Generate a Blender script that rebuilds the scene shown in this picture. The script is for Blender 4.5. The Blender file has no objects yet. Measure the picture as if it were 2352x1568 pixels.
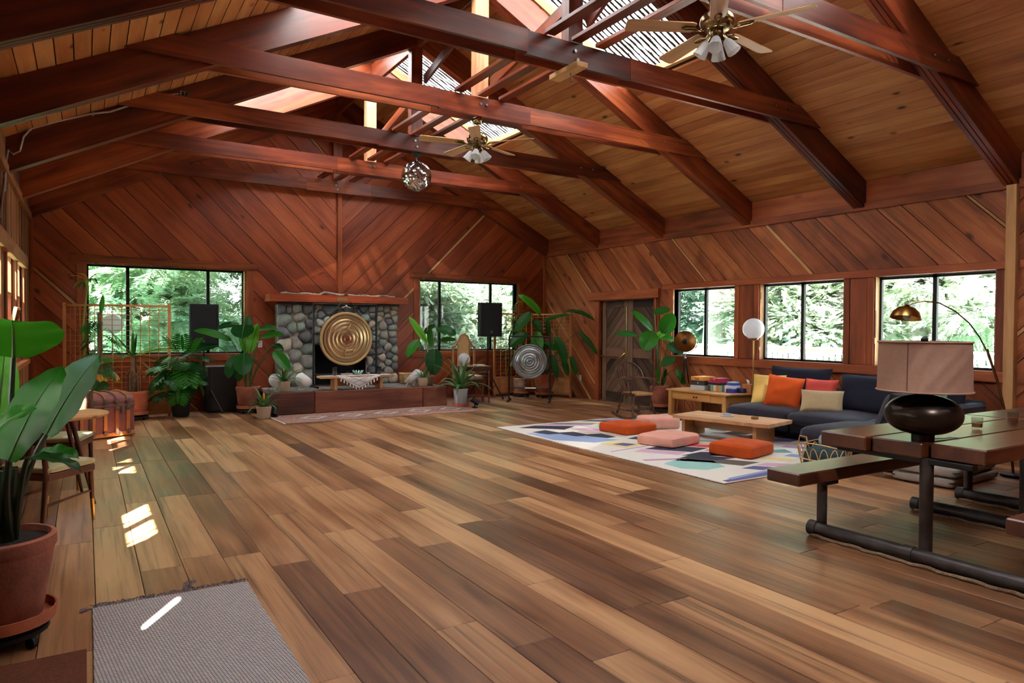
import bpy, math, random
from mathutils import Vector, Matrix, Euler, noise
R = math.radians
PI = math.pi
random.seed(11)
COL = bpy.context.scene.collection
SC = bpy.context.scene

# ------------------------------------------------------------------ camera
cam_d = bpy.data.cameras.new('camera')
cam_d.sensor_width = 36.0
cam_d.lens = 1588.74 * 36.0 / 2352.0
cam_d.clip_end = 200
cam = bpy.data.objects.new('camera', cam_d)
COL.objects.link(cam)
YAW, PITCH, ROLL, CAMH = 0.552735, -0.018389, 0.0070926, 1.45
_f = Vector((math.sin(YAW), math.cos(YAW), 0)); _r = Vector((math.cos(YAW), -math.sin(YAW), 0)); _u = Vector((0, 0, 1))
_f2 = _f * math.cos(PITCH) + _u * math.sin(PITCH); _u2 = _u * math.cos(PITCH) - _f * math.sin(PITCH)
_r3 = _r * math.cos(ROLL) + _u2 * math.sin(ROLL); _u3 = _u2 * math.cos(ROLL) - _r * math.sin(ROLL)
cm = Matrix.Identity(4)
for i in range(3):
    cm[i][0] = _r3[i]; cm[i][1] = _u3[i]; cm[i][2] = -_f2[i]
cm[2][3] = CAMH
cam.matrix_world = cm
SC.camera = cam

# ------------------------------------------------------------------ sky, sun, exposure
SKY_STRENGTH = 6.5
SUN_STRENGTH = 78.0
EXPOSURE = 0.5
world = bpy.data.worlds.new('sky')
SC.world = world
world.use_nodes = True
wn = world.node_tree
wn.nodes.clear()
w_out = wn.nodes.new('ShaderNodeOutputWorld')
w_bg = wn.nodes.new('ShaderNodeBackground')
w_tc = wn.nodes.new('ShaderNodeTexCoord')
w_sep = wn.nodes.new('ShaderNodeSeparateXYZ')
w_rmp = wn.nodes.new('ShaderNodeValToRGB')
w_rmp.color_ramp.elements[0].position = 0.0
w_rmp.color_ramp.elements[0].color = (1.0, 1.0, 0.98, 1)
w_rmp.color_ramp.elements[1].position = 0.9
w_rmp.color_ramp.elements[1].color = (0.62, 0.78, 1.0, 1)
wn.links.new(w_tc.outputs['Generated'], w_sep.inputs[0])
wn.links.new(w_sep.outputs['Z'], w_rmp.inputs[0])
wn.links.new(w_rmp.outputs[0], w_bg.inputs['Color'])
w_bg.inputs['Strength'].default_value = SKY_STRENGTH
wn.links.new(w_bg.outputs[0], w_out.inputs[0])
sun_d = bpy.data.lights.new('sun', 'SUN')
sun_d.energy = SUN_STRENGTH
sun_d.angle = R(0.6)
sun_d.color = (1.0, 0.97, 0.93)
sun = bpy.data.objects.new('sun', sun_d)
COL.objects.link(sun)
_el = R(43.5)
SUN_DIR = Vector((0.515 * math.cos(_el), 0.857 * math.cos(_el), -math.sin(_el)))
sun.rotation_euler = SUN_DIR.to_track_quat('-Z', 'Y').to_euler()
sun.location = (-8, -12, 18)

def portal(loc, rot, sx, sy):
    d = bpy.data.lights.new('daylight_portal', 'AREA')
    d.shape = 'RECTANGLE'; d.size = sx; d.size_y = sy
    d.cycles.is_portal = True
    o = bpy.data.objects.new('daylight_portal', d)
    COL.objects.link(o)
    o.location = loc; o.rotation_euler = rot
for (px_, w_) in ((1.23, 2.41), (7.03, 2.36)):
    portal((px_, 13.28, 1.71), (R(-90), 0, 0), w_, 1.48)
for (py_, w_) in ((8.33, 1.37), (6.45, 1.39), (4.59, 1.41)):
    portal((9.2, py_, 1.58), (0, R(90), 0), 1.18, w_)

SC.view_settings.view_transform = 'Standard'
SC.view_settings.look = 'None'
SC.view_settings.exposure = EXPOSURE
SC.view_settings.gamma = 1.0
SC.view_settings.use_curve_mapping = False
cy = SC.cycles
cy.max_bounces = 5
cy.diffuse_bounces = 4
cy.use_light_tree = False
cy.use_adaptive_sampling = True
cy.adaptive_threshold = 0.03
cy.adaptive_min_samples = 32
cy.glossy_bounces = 3
cy.transmission_bounces = 5
cy.transparent_max_bounces = 12
cy.sample_clamp_indirect = 12.0
cy.caustics_reflective = False
cy.caustics_refractive = False

# ------------------------------------------------------------------ object helpers
WM = {}
def tag(o, label=None, cat=None, group=None, kind=None):
    if label: o['label'] = label
    if cat: o['category'] = cat
    if group: o['group'] = group
    if kind: o['kind'] = kind
    return o

def thing(name, label, cat, loc=(0, 0, 0), rz=0.0, group=None, kind=None):
    o = bpy.data.objects.new(name, None)
    COL.objects.link(o)
    o.empty_display_size = 0.1
    o.location = loc; o.rotation_euler = (0, 0, rz)
    return tag(o, label, cat, group, kind)

def struct(name):
    o = bpy.data.objects.new(name, None)
    COL.objects.link(o)
    o['kind'] = 'structure'
    return o

def make(name, V, F, mat, parent=None, frame=None, smooth=False, angle=40):
    me = bpy.data.meshes.new(name)
    if frame is not None:
        inv = frame.inverted()
        V = [inv @ Vector(v) for v in V]
    me.from_pydata([tuple(v) for v in V], [], F)
    me.materials.append(mat)
    if smooth:
        me.shade_smooth()
        if angle and angle < 180:
            me.set_sharp_from_angle(angle=R(angle))
    o = bpy.data.objects.new(name, me)
    COL.objects.link(o)
    if parent: o.parent = parent
    if frame is not None: o.matrix_basis = frame
    return o

def copy_tree(o, parent=None, loc=None, rz=None, label=None, group=None):
    c = o.copy(); COL.objects.link(c)
    if parent: c.parent = parent
    if loc is not None: c.location = loc
    if rz is not None: c.rotation_euler = (0, 0, rz)
    if label: c['label'] = label
    if group: c['group'] = group
    for ch in list(o.children):
        copy_tree(ch, c)
    return c

def frame_x(p0, p1, up=Vector((0, 0, 1))):
    x = (Vector(p1) - Vector(p0)).normalized()
    if abs(x.dot(up)) > 0.995: up = Vector((0, 1, 0))
    y = up.cross(x).normalized(); z = x.cross(y)
    M = Matrix.Identity(4)
    for i in range(3):
        M[i][0] = x[i]; M[i][1] = y[i]; M[i][2] = z[i]; M[i][3] = p0[i]
    return M

BOXF = [(0, 3, 2, 1), (4, 5, 6, 7), (0, 1, 5, 4), (1, 2, 6, 5), (2, 3, 7, 6), (3, 0, 4, 7)]
def boxv(x0, x1, y0, y1, z0, z1):
    return [(x0, y0, z0), (x1, y0, z0), (x1, y1, z0), (x0, y1, z0), (x0, y0, z1), (x1, y0, z1), (x1, y1, z1), (x0, y1, z1)]

def chamfer(x0, x1, y0, y1, z0, z1, c):
    c = min(c, (x1 - x0) * .45, (y1 - y0) * .45, (z1 - z0) * .45)
    V = []; idx = {}
    for sx in (0, 1):
        for sy in (0, 1):
            for sz in (0, 1):
                X = (x0, x1)[sx]; Y = (y0, y1)[sy]; Z = (z0, z1)[sz]
                dx = c if sx == 0 else -c; dy = c if sy == 0 else -c; dz = c if sz == 0 else -c
                idx[sx, sy, sz] = len(V)
                V += [(X, Y + dy, Z + dz), (X + dx, Y, Z + dz), (X + dx, Y + dy, Z)]
    F = []
    i = lambda a, b, d, k: idx[a, b, d] + k
    for s in (0, 1):
        f = [i(s, 0, 0, 0), i(s, 1, 0, 0), i(s, 1, 1, 0), i(s, 0, 1, 0)]; F.append(f if s else f[::-1])
        f = [i(0, s, 0, 1), i(1, s, 0, 1), i(1, s, 1, 1), i(0, s, 1, 1)]; F.append(f[::-1] if s else f)
        f = [i(0, 0, s, 2), i(1, 0, s, 2), i(1, 1, s, 2), i(0, 1, s, 2)]; F.append(f if s else f[::-1])
    for a in (0, 1):
        for b in (0, 1):
            f = [i(a, b, 0, 0), i(a, b, 1, 0), i(a, b, 1, 1), i(a, b, 0, 1)]; F.append(f if a != b else f[::-1])
            f = [i(a, 0, b, 0), i(a, 1, b, 0), i(a, 1, b, 2), i(a, 0, b, 2)]; F.append(f[::-1] if a != b else f)
            f = [i(0, a, b, 1), i(1, a, b, 1), i(1, a, b, 2), i(0, a, b, 2)]; F.append(f if a != b else f[::-1])
            for d in (0, 1):
                f = [i(a, b, d, 0), i(a, b, d, 1), i(a, b, d, 2)]
                F.append(f if (a + b + d) % 2 == 1 else f[::-1])
    return V, F

def bx(name, c, s, mat, parent=None, rz=0.0, ch=0.004, rot=None):
    """box part, local X along its longest side so the grain runs with it"""
    sx, sy, sz = s
    m = max(s)
    if m == sx: P = Matrix.Identity(3); d = (sx, sy, sz)
    elif m == sy: P = Matrix(((0, -1, 0), (1, 0, 0), (0, 0, 1))); d = (sy, sx, sz)
    else: P = Matrix(((0, 0, 1), (0, 1, 0), (-1, 0, 0))); d = (sz, sy, sx)
    rm = rot.to_matrix() if rot is not None else Matrix.Rotation(rz, 3, 'Z')
    M = (rm @ P).to_4x4(); M.translation = Vector(c)
    if ch > 0: V, F = chamfer(-d[0] / 2, d[0] / 2, -d[1] / 2, d[1] / 2, -d[2] / 2, d[2] / 2, ch)
    else: V, F = boxv(-d[0] / 2, d[0] / 2, -d[1] / 2, d[1] / 2, -d[2] / 2, d[2] / 2), BOXF
    o = make(name, V, F, mat, parent)
    o.matrix_basis = M
    return o

def bar(name, p0, p1, w, h, mat, parent=None, ch=0.003, up=Vector((0, 0, 1)), ext=0.0):
    """rectangular stick between two points, w across, h along up"""
    p0 = Vector(p0); p1 = Vector(p1); L = (p1 - p0).length
    M = frame_x(p0, p1, up)
    if ch > 0: V, F = chamfer(-ext, L + ext, -w / 2, w / 2, -h / 2, h / 2, ch)
    else: V, F = boxv(-ext, L + ext, -w / 2, w / 2, -h / 2, h / 2), BOXF
    o = make(name, V, F, mat, parent)
    o.matrix_basis = M
    return o

def prism(name, prof, x0, x1, mat, parent=None, M=None):
    n = len(prof)
    V = [(x0, a, b) for a, b in prof] + [(x1, a, b) for a, b in prof]
    F = [tuple(range(n))[::-1], tuple(range(n, 2 * n))] + [(i, (i + 1) % n, n + (i + 1) % n, n + i) for i in range(n)]
    o = make(name, V, F, mat, parent)
    if M is not None: o.matrix_basis = M
    return o

class MB:
    def __init__(s): s.v = []; s.f = []
    def add(s, V, F):
        b = len(s.v); s.v += [tuple(v) for v in V]; s.f += [tuple(i + b for i in f) for f in F]
        return s
    def box(s, x0, x1, y0, y1, z0, z1, ch=0):
        if ch: s.add(*chamfer(x0, x1, y0, y1, z0, z1, ch))
        else: s.add(boxv(x0, x1, y0, y1, z0, z1), BOXF)
        return s
    def tube(s, path, rad, n=8, cap=True):
        path = [Vector(p) for p in path]
        if not isinstance(rad, (list, tuple)): rad = [rad] * len(path)
        b = len(s.v); m = len(path)
        t = (path[1] - path[0]).normalized()
        a = Vector((0, 0, 1)) if abs(t.z) < .9 else Vector((1, 0, 0))
        nrm = t.cross(a).normalized()
        for i, p in enumerate(path):
            if i == 0: t = (path[1] - p)
            elif i == m - 1: t = (p - path[i - 1])
            else: t = (path[i + 1] - path[i - 1])
            t.normalize()
            nrm = (nrm - t * nrm.dot(t)).normalized()
            bi = t.cross(nrm)
            for k in range(n):
                an = 2 * PI * k / n
                s.v.append(tuple(p + (nrm * math.cos(an) + bi * math.sin(an)) * rad[i]))
        for i in range(m - 1):
            for k in range(n):
                k2 = (k + 1) % n
                s.f.append((b + i * n + k, b + i * n + k2, b + (i + 1) * n + k2, b + (i + 1) * n + k))
        if cap:
            s.f.append(tuple(b + k for k in range(n))[::-1])
            s.f.append(tuple(b + (m - 1) * n + k for k in range(n)))
        return s
    def lathe(s, prof, n=24, o=(0, 0, 0), sx=1.0, sy=1.0, flute=0, fa=0.0, M=None):
        b = len(s.v); m = len(prof); O = Vector(o)
        for r, z in prof:
            for k in range(n):
                a = 2 * PI * k / n
                rr = r * (1 + fa * math.cos(flute * a)) if flute else r
                p = Vector((rr * math.cos(a) * sx, rr * math.sin(a) * sy, z))
                if M is not None: p = M @ p
                s.v.append(tuple(p + O))
        for i in range(m - 1):
            for k in range(n):
                k2 = (k + 1) % n
                s.f.append((b + i * n + k, b + i * n + k2, b + (i + 1) * n + k2, b + (i + 1) * n + k))
        if prof[0][0] > 1e-5: s.f.append(tuple(b + k for k in range(n))[::-1])
        if prof[-1][0] > 1e-5: s.f.append(tuple(b + (m - 1) * n + k for k in range(n)))
        return s
    def ball(s, c, r, n=16, m=10, sz=1.0):
        return s.lathe([(max(r * math.sin(PI * i / m), 1e-6), -r * sz * math.cos(PI * i / m)) for i in range(m + 1)], n, c)
    def build(s, name, mat, parent=None, smooth=False, angle=40, frame=None):
        return make(name, s.v, s.f, mat, parent, frame, smooth, angle)

def softbox(sx, sy, sz, r, crown=0.0, n=7, dimples=None, noise_a=0.0, seed=0):
    """rounded cushion block centred at the origin; crown bulges the top and bottom"""
    V = []; F = []; key = {}
    hx, hy, hz = sx / 2, sy / 2, sz / 2
    def pt(p):
        q = Vector((p[0] * hx, p[1] * hy, p[2] * hz))
        inn = Vector((max(-hx + r, min(hx - r, q.x)), max(-hy + r, min(hy - r, q.y)), max(-hz + r, min(hz - r, q.z))))
        d = q - inn
        if d.length > 1e-9: q = inn + d.normalized() * r
        u = q.x / hx; v = q.y / hy
        k = max(0, 1 - u * u) * max(0, 1 - v * v)
        q.z += crown * k * (q.z / hz)
        if dimples and q.z > 0:
            for dx, dy, dr, dd in dimples:
                q.z -= dd * math.exp(-((q.x - dx) ** 2 + (q.y - dy) ** 2) / dr ** 2)
        if noise_a:
            q += noise.noise_vector(q * 6 + Vector((seed * 7.1, seed * 3.3, 0))) * noise_a
        return q
    def vid(p):
        k = tuple(round(c, 4) for c in p)
        if k not in key:
            key[k] = len(V); V.append(tuple(pt(p)))
        return key[k]
    def g(i):
        t = -1 + 2 * i / n
        return math.copysign(abs(t) ** 0.7, t)
    for ax in range(3):
        for s in (-1, 1):
            for i in range(n):
                for j in range(n):
                    q = []
                    for a, b in ((i, j), (i + 1, j), (i + 1, j + 1), (i, j + 1)):
                        p = [0, 0, 0]; p[ax] = s; p[(ax + 1) % 3] = g(a); p[(ax + 2) % 3] = g(b)
                        q.append(vid(p))
                    F.append(tuple(q) if s > 0 else tuple(q[::-1]))
    return V, F

def pillow(w, h, t, n=12, seed=0, na=0.012):
    """throw pillow in the XZ plane, thickness along Y, corners drawn out"""
    V = []; F = []
    for side in (1, -1):
        b = len(V)
        for i in range(n + 1):
            for j in range(n + 1):
                u = -1 + 2 * i / n; v = -1 + 2 * j / n
                k = (max(0, 1 - u ** 4) * max(0, 1 - v ** 4)) ** 0.55
                x = u * w / 2 * (1 - 0.06 * (1 - v * v)); z = v * h / 2 * (1 - 0.06 * (1 - u * u))
                nz = noise.noise(Vector((u * 2.2 + seed, v * 2.2, side + seed * 1.7))) * na * k
                V.append((x, side * (t / 2 * k) + nz, z))
        for i in range(n):
            for j in range(n):
                a = b + i * (n + 1) + j
                q = (a, a + n + 1, a + n + 2, a + 1)
                F.append(q if side < 0 else q[::-1])
    return V, F

def rot_pts(V, M):
    return [tuple(M @ Vector(v)) for v in V]

def text_part(name, body, size, mat, parent, M, depth=0.0015, align='CENTER'):
    cu = bpy.data.curves.new(name, 'FONT')
    cu.body = body; cu.size = size; cu.extrude = depth; cu.align_x = align; cu.align_y = 'CENTER'
    t = bpy.data.objects.new(name + '_curve', cu)
    COL.objects.link(t)
    dg = bpy.context.evaluated_depsgraph_get()
    me = bpy.data.meshes.new_from_object(t.evaluated_get(dg))
    bpy.data.objects.remove(t); bpy.data.curves.remove(cu)
    me.name = name
    me.materials.clear(); me.materials.append(mat)
    o = bpy.data.objects.new(name, me); COL.objects.link(o)
    if parent: o.parent = parent
    o.matrix_basis = M
    return o

# ------------------------------------------------------------------ materials
def nt(name):
    m = bpy.data.materials.new(name); m.use_nodes = True
    t = m.node_tree; t.nodes.clear()
    out = t.nodes.new('ShaderNodeOutputMaterial')
    return m, t, out

def principled(t, out, **k):
    p = t.nodes.new('ShaderNodeBsdfPrincipled')
    for a, b in k.items(): p.inputs[a].default_value = b
    t.links.new(p.outputs[0], out.inputs[0])
    return p

def srgb(r, g, b):
    f = lambda c: (c / 255 / 12.92) if c / 255 <= .04045 else ((c / 255 + .055) / 1.055) ** 2.4
    return (f(r), f(g), f(b), 1)

def plain(name, col, rough=0.5, metal=0.0, spec=0.5, var=0.0, vscale=6.0, bump=0.0, bscale=60.0, coat=0.0, sheen=0.0, trans=0.0):
    m, t, out = nt(name)
    p = principled(t, out, Roughness=rough, Metallic=metal)
    p.inputs['Specular IOR Level'].default_value = spec
    if coat: p.inputs['Coat Weight'].default_value = coat
    if sheen:
        p.inputs['Sheen Weight'].default_value = sheen
    p.inputs['Base Color'].default_value = col
    tc = None
    if var or bump:
        tc = t.nodes.new('ShaderNodeTexCoord')
    if var:
        n = t.nodes.new('ShaderNodeTexNoise'); n.inputs['Scale'].default_value = vscale; n.inputs['Detail'].default_value = 4
        t.links.new(tc.outputs['Object'], n.inputs['Vector'])
        r = t.nodes.new('ShaderNodeValToRGB')
        r.color_ramp.elements[0].position = .3; r.color_ramp.elements[1].position = .7
        c0 = [max(0, c * (1 - var)) for c in col[:3]] + [1]; c1 = [min(1, c * (1 + var)) for c in col[:3]] + [1]
        r.color_ramp.elements[0].color = c0; r.color_ramp.elements[1].color = c1
        t.links.new(n.outputs['Fac'], r.inputs[0]); t.links.new(r.outputs[0], p.inputs['Base Color'])
    if bump:
        n2 = t.nodes.new('ShaderNodeTexNoise'); n2.inputs['Scale'].default_value = bscale; n2.inputs['Detail'].default_value = 3
        t.links.new(tc.outputs['Object'], n2.inputs['Vector'])
        b = t.nodes.new('ShaderNodeBump'); b.inputs['Strength'].default_value = bump; b.inputs['Distance'].default_value = .01
        t.links.new(n2.outputs['Fac'], b.inputs['Height']); t.links.new(b.outputs[0], p.inputs['Normal'])
    return m

def wood(name, dark, mid, light, rough=0.55, knots=0.6, kscale=2.2, var=0.35, grain=(1.4, 14, 14), bump=0.0, spec=0.35, stain=0.0, coat=0.0, kcol=None, rrange=None, flat=False, streak=0.0):
    """grain along local X; every board differs by its object random and its 'tone' attribute"""
    m, t, out = nt(name)
    p = principled(t, out, Roughness=rough)
    p.inputs['Specular IOR Level'].default_value = spec
    if coat: p.inputs['Coat Weight'].default_value = coat; p.inputs['Coat Roughness'].default_value = 0.3
    L = t.links
    def N(k): return t.nodes.new('ShaderNode' + k)
    def math_(op, a, b=None):
        n = N('Math'); n.operation = op
        for i, q in enumerate((a, b)):
            if q is None: continue
            if isinstance(q, (int, float)): n.inputs[i].default_value = q
            else: L.new(q, n.inputs[i])
        return n.outputs[0]
    tc = N('TexCoord'); oi = N('ObjectInfo'); at = N('Attribute'); at.attribute_name = 'tone'
    rnd = math_('FRACT', math_('ADD', oi.outputs['Random'], at.outputs['Fac']))
    off = N('CombineXYZ')
    L.new(math_('MULTIPLY', rnd, 37.0), off.inputs[0]); L.new(math_('MULTIPLY', rnd, 91.0), off.inputs[1]); L.new(math_('MULTIPLY', rnd, 53.0), off.inputs[2])
    va = N('VectorMath'); va.operation = 'ADD'
    L.new(tc.outputs['Object'], va.inputs[0]); L.new(off.outputs[0], va.inputs[1])
    mp = N('Mapping'); mp.inputs['Scale'].default_value = grain
    L.new(va.outputs[0], mp.inputs[0])
    n1 = N('TexNoise'); n1.inputs['Scale'].default_value = 1.0; n1.inputs['Detail'].default_value = 5; n1.inputs['Roughness'].default_value = .62; n1.inputs['Distortion'].default_value = .35
    L.new(mp.outputs[0], n1.inputs['Vector'])
    # large soft patches
    mp2 = N('Mapping'); mp2.inputs['Scale'].default_value = (1.1, 3.2, 3.2)
    L.new(va.outputs[0], mp2.inputs[0])
    n2 = N('TexNoise'); n2.inputs['Scale'].default_value = 1.0; n2.inputs['Detail'].default_value = 2
    L.new(mp2.outputs[0], n2.inputs['Vector'])
    f = math_('ADD', math_('MULTIPLY', n1.outputs['Fac'], .62), math_('MULTIPLY', n2.outputs['Fac'], .38))
    f = math_('ADD', f, math_('MULTIPLY', math_('SUBTRACT', rnd, .5), var))
    rp = N('ValToRGB'); e = rp.color_ramp.elements
    e[0].position = .3; e[0].color = dark; e[1].position = .72; e[1].color = light
    k = e.new(.5); k.color = mid
    L.new(f, rp.inputs[0])
    col = rp.outputs[0]
    if knots > 0:
        mk = N('Mapping'); mk.inputs['Scale'].default_value = (kscale * .8, kscale * 1.6, 0.0 if flat else kscale * 1.6)
        L.new(va.outputs[0], mk.inputs[0])
        vo = N('TexVoronoi'); vo.feature = 'F1'; vo.inputs['Scale'].default_value = 1.0; vo.inputs['Randomness'].default_value = 1.0
        L.new(mk.outputs[0], vo.inputs['Vector'])
        d = math_('ADD', vo.outputs['Distance'], math_('MULTIPLY', math_('SUBTRACT', n1.outputs['Fac'], .5), .12))
        kr = N('ValToRGB'); ke = kr.color_ramp.elements
        ke[0].position = .045; ke[0].color = (1, 1, 1, 1); ke[1].position = .13; ke[1].color = (0, 0, 0, 1)
        L.new(d, kr.inputs[0])
        mx = N('MixRGB'); mx.inputs['Color2'].default_value = kcol or tuple(c * .22 for c in dark[:3]) + (1,)
        L.new(math_('MULTIPLY', kr.outputs[0], knots), mx.inputs['Fac']); L.new(col, mx.inputs['Color1'])
        col = mx.outputs[0]
    if streak > 0:
        mp3 = N('Mapping'); mp3.inputs['Scale'].default_value = (.55, 26, 26)
        L.new(va.outputs[0], mp3.inputs[0])
        n3 = N('TexNoise'); n3.inputs['Scale'].default_value = 1.0; n3.inputs['Detail'].default_value = 3; n3.inputs['Roughness'].default_value = .6
        L.new(mp3.outputs[0], n3.inputs['Vector'])
        sr3 = N('ValToRGB'); e3 = sr3.color_ramp.elements
        e3[0].position = .54; e3[0].color = (0, 0, 0, 1); e3[1].position = .72; e3[1].color = (1, 1, 1, 1)
        L.new(n3.outputs['Fac'], sr3.inputs[0])
        mx = N('MixRGB'); mx.inputs['Color2'].default_value = tuple(c * .55 for c in dark[:3]) + (1,)
        L.new(math_('MULTIPLY', sr3.outputs[0], streak), mx.inputs['Fac']); L.new(col, mx.inputs['Color1'])
        col = mx.outputs[0]
    if stain > 0:
        n4 = N('TexNoise'); n4.inputs['Scale'].default_value = 1.7; n4.inputs['Detail'].default_value = 3
        L.new(va.outputs[0], n4.inputs['Vector'])
        sr = N('ValToRGB'); se = sr.color_ramp.elements
        se[0].position = .56; se[0].color = (0, 0, 0, 1); se[1].position = .72; se[1].color = (1, 1, 1, 1)
        L.new(n4.outputs['Fac'], sr.inputs[0])
        mx = N('MixRGB'); mx.inputs['Color2'].default_value = tuple(c * .45 for c in dark[:3]) + (1,)
        L.new(math_('MULTIPLY', sr.outputs[0], stain), mx.inputs['Fac']); L.new(col, mx.inputs['Color1'])
        col = mx.outputs[0]
    L.new(col, p.inputs['Base Color'])
    if rrange:
        mr = N('MapRange'); mr.inputs['To Min'].default_value = rrange[0]; mr.inputs['To Max'].default_value = rrange[1]
        mr.inputs['From Min'].default_value = .3; mr.inputs['From Max'].default_value = .7
        L.new(n2.outputs['Fac'], mr.inputs[0]); L.new(mr.outputs[0], p.inputs['Roughness'])
    if bump:
        b = N('Bump'); b.inputs['Strength'].default_value = bump; b.inputs['Distance'].default_value = .004
        L.new(n1.outputs['Fac'], b.inputs['Height']); L.new(b.outputs[0], p.inputs['Normal'])
    return m

M = {}
M['end_board'] = wood('redwood_end_wall', srgb(112, 46, 26), srgb(154, 72, 40), srgb(184, 96, 56), .38, .85, 2.0, .22, (.8, 8, 8), spec=.5, flat=True, streak=.35)
M['right_board'] = wood('redwood_right_wall', srgb(112, 58, 36), srgb(164, 90, 52), srgb(196, 122, 74), .42, .85, 1.9, .2, (.8, 9, 9), stain=.5, flat=True, streak=.5)
M['left_board'] = wood('redwood_left_wall', srgb(74, 40, 24), srgb(132, 82, 48), srgb(170, 118, 74), .55, .3, 1.6, .4, (1.0, 12, 12), flat=True)
M['deck'] = wood('ceiling_pine', srgb(164, 98, 54), srgb(198, 132, 78), srgb(222, 164, 104), .45, .95, 2.3, .2, (.8, 8, 8), kcol=srgb(64, 28, 16), flat=True, streak=.3)
M['beam'] = wood('stained_beam', srgb(60, 23, 14), srgb(110, 46, 25), srgb(172, 88, 48), .34, .5, 1.3, .2, (.7, 9, 9), spec=.5, streak=.5)
M['beam_sunlit'] = wood('sunlit_post', srgb(150, 90, 60), srgb(205, 150, 108), srgb(228, 184, 142), .5, .3, 1.6, .2, (1.0, 12, 12))  # skylight sun on two king posts, put into the wood colour
M['trim'] = wood('stained_trim', srgb(104, 48, 26), srgb(152, 76, 42), srgb(184, 104, 60), .45, .35, 1.4, .25, (1.0, 12, 12))
M['pine'] = wood('knotty_pine', srgb(160, 110, 66), srgb(200, 150, 98), srgb(222, 178, 128), .5, .7, 2.4, .2, (1.0, 10, 10))
M['floor'] = wood('floor_plank', srgb(92, 57, 36), srgb(148, 102, 67), srgb(194, 148, 104), .34, .0, 1.5, .36, (.6, 10, 10), spec=.5, rrange=(.30, .44), flat=True, streak=.75)
M['under'] = plain('dark_underlay', srgb(36, 20, 12), .9)
M['door'] = wood('weathered_door', srgb(52, 40, 34), srgb(92, 70, 56), srgb(126, 98, 78), .6, .3, 1.8, .4, (1.2, 14, 14))
M['black_metal'] = plain('black_metal', srgb(16, 16, 17), .45, 0.0, .4)
M['frame_metal'] = plain('dark_window_frame', srgb(30, 27, 25), .5, .4)
M['steel'] = plain('galvanised_steel', srgb(165, 165, 165), .35, 1.0)
M['brass'] = plain('brass', srgb(190, 150, 84), .28, 1.0)
M['brass_dark'] = plain('antique_brass', srgb(150, 128, 92), .22, 1.0)
M['white'] = plain('white_plastic', srgb(232, 230, 228), .4)
def opal_mat():
    m, t, out = nt('opal_glass'); L = t.links
    p = t.nodes.new('ShaderNodeBsdfPrincipled'); p.inputs['Base Color'].default_value = srgb(240, 240, 244); p.inputs['Roughness'].default_value = .12; p.inputs['Coat Weight'].default_value = .4
    tr = t.nodes.new('ShaderNodeBsdfTranslucent'); tr.inputs[0].default_value = srgb(245, 245, 248)
    ms = t.nodes.new('ShaderNodeMixShader'); ms.inputs[0].default_value = .45
    L.new(p.outputs[0], ms.inputs[1]); L.new(tr.outputs[0], ms.inputs[2]); L.new(ms.outputs[0], out.inputs[0])
    return m
M['opal'] = opal_mat()
M['rubber'] = plain('black_rubber', srgb(18, 18, 18), .75)
M['soil'] = plain('potting_soil', srgb(34, 22, 15), .95, var=.5, vscale=60, bump=.8, bscale=120)
M['terracotta'] = plain('terracotta', srgb(178, 98, 66), .8, var=.22, vscale=7, bump=.2)
M['terracotta_old'] = plain('aged_terracotta', srgb(150, 86, 66), .85, var=.4, vscale=5, bump=.3)
M['beige_pot'] = plain('beige_plastic_pot', srgb(184, 160, 136), .6)
M['grey_pot'] = plain('grey_ceramic_pot', srgb(168, 172, 178), .4)

def glass_mat(name, tint=(.97, .99, .98, 1), refl=.07):
    m, t, out = nt(name)
    tr = t.nodes.new('ShaderNodeBsdfTransparent'); tr.inputs[0].default_value = tint
    gl = t.nodes.new('ShaderNodeBsdfGlossy'); gl.inputs['Roughness'].default_value = .02
    lw = t.nodes.new('ShaderNodeLayerWeight'); lw.inputs[0].default_value = .5
    pw = t.nodes.new('ShaderNodeMath'); pw.operation = 'POWER'; pw.inputs[1].default_value = 5
    ad = t.nodes.new('ShaderNodeMath'); ad.operation = 'MULTIPLY_ADD'; ad.inputs[1].default_value = .45; ad.inputs[2].default_value = refl * .5
    t.links.new(lw.outputs['Facing'], pw.inputs[0]); t.links.new(pw.outputs[0], ad.inputs[0])
    mx = t.nodes.new('ShaderNodeMixShader')
    t.links.new(ad.outputs[0], mx.inputs[0]); t.links.new(tr.outputs[0], mx.inputs[1]); t.links.new(gl.outputs[0], mx.inputs[2])
    t.links.new(mx.outputs[0], out.inputs[0])
    return m
M['glass'] = glass_mat('window_glass')
M['clear_glass'] = glass_mat('clear_glass', (.86, .85, .83, 1))
M['smoke_glass'] = glass_mat('smoked_glass', (.10, .10, .12, 1))

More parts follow.
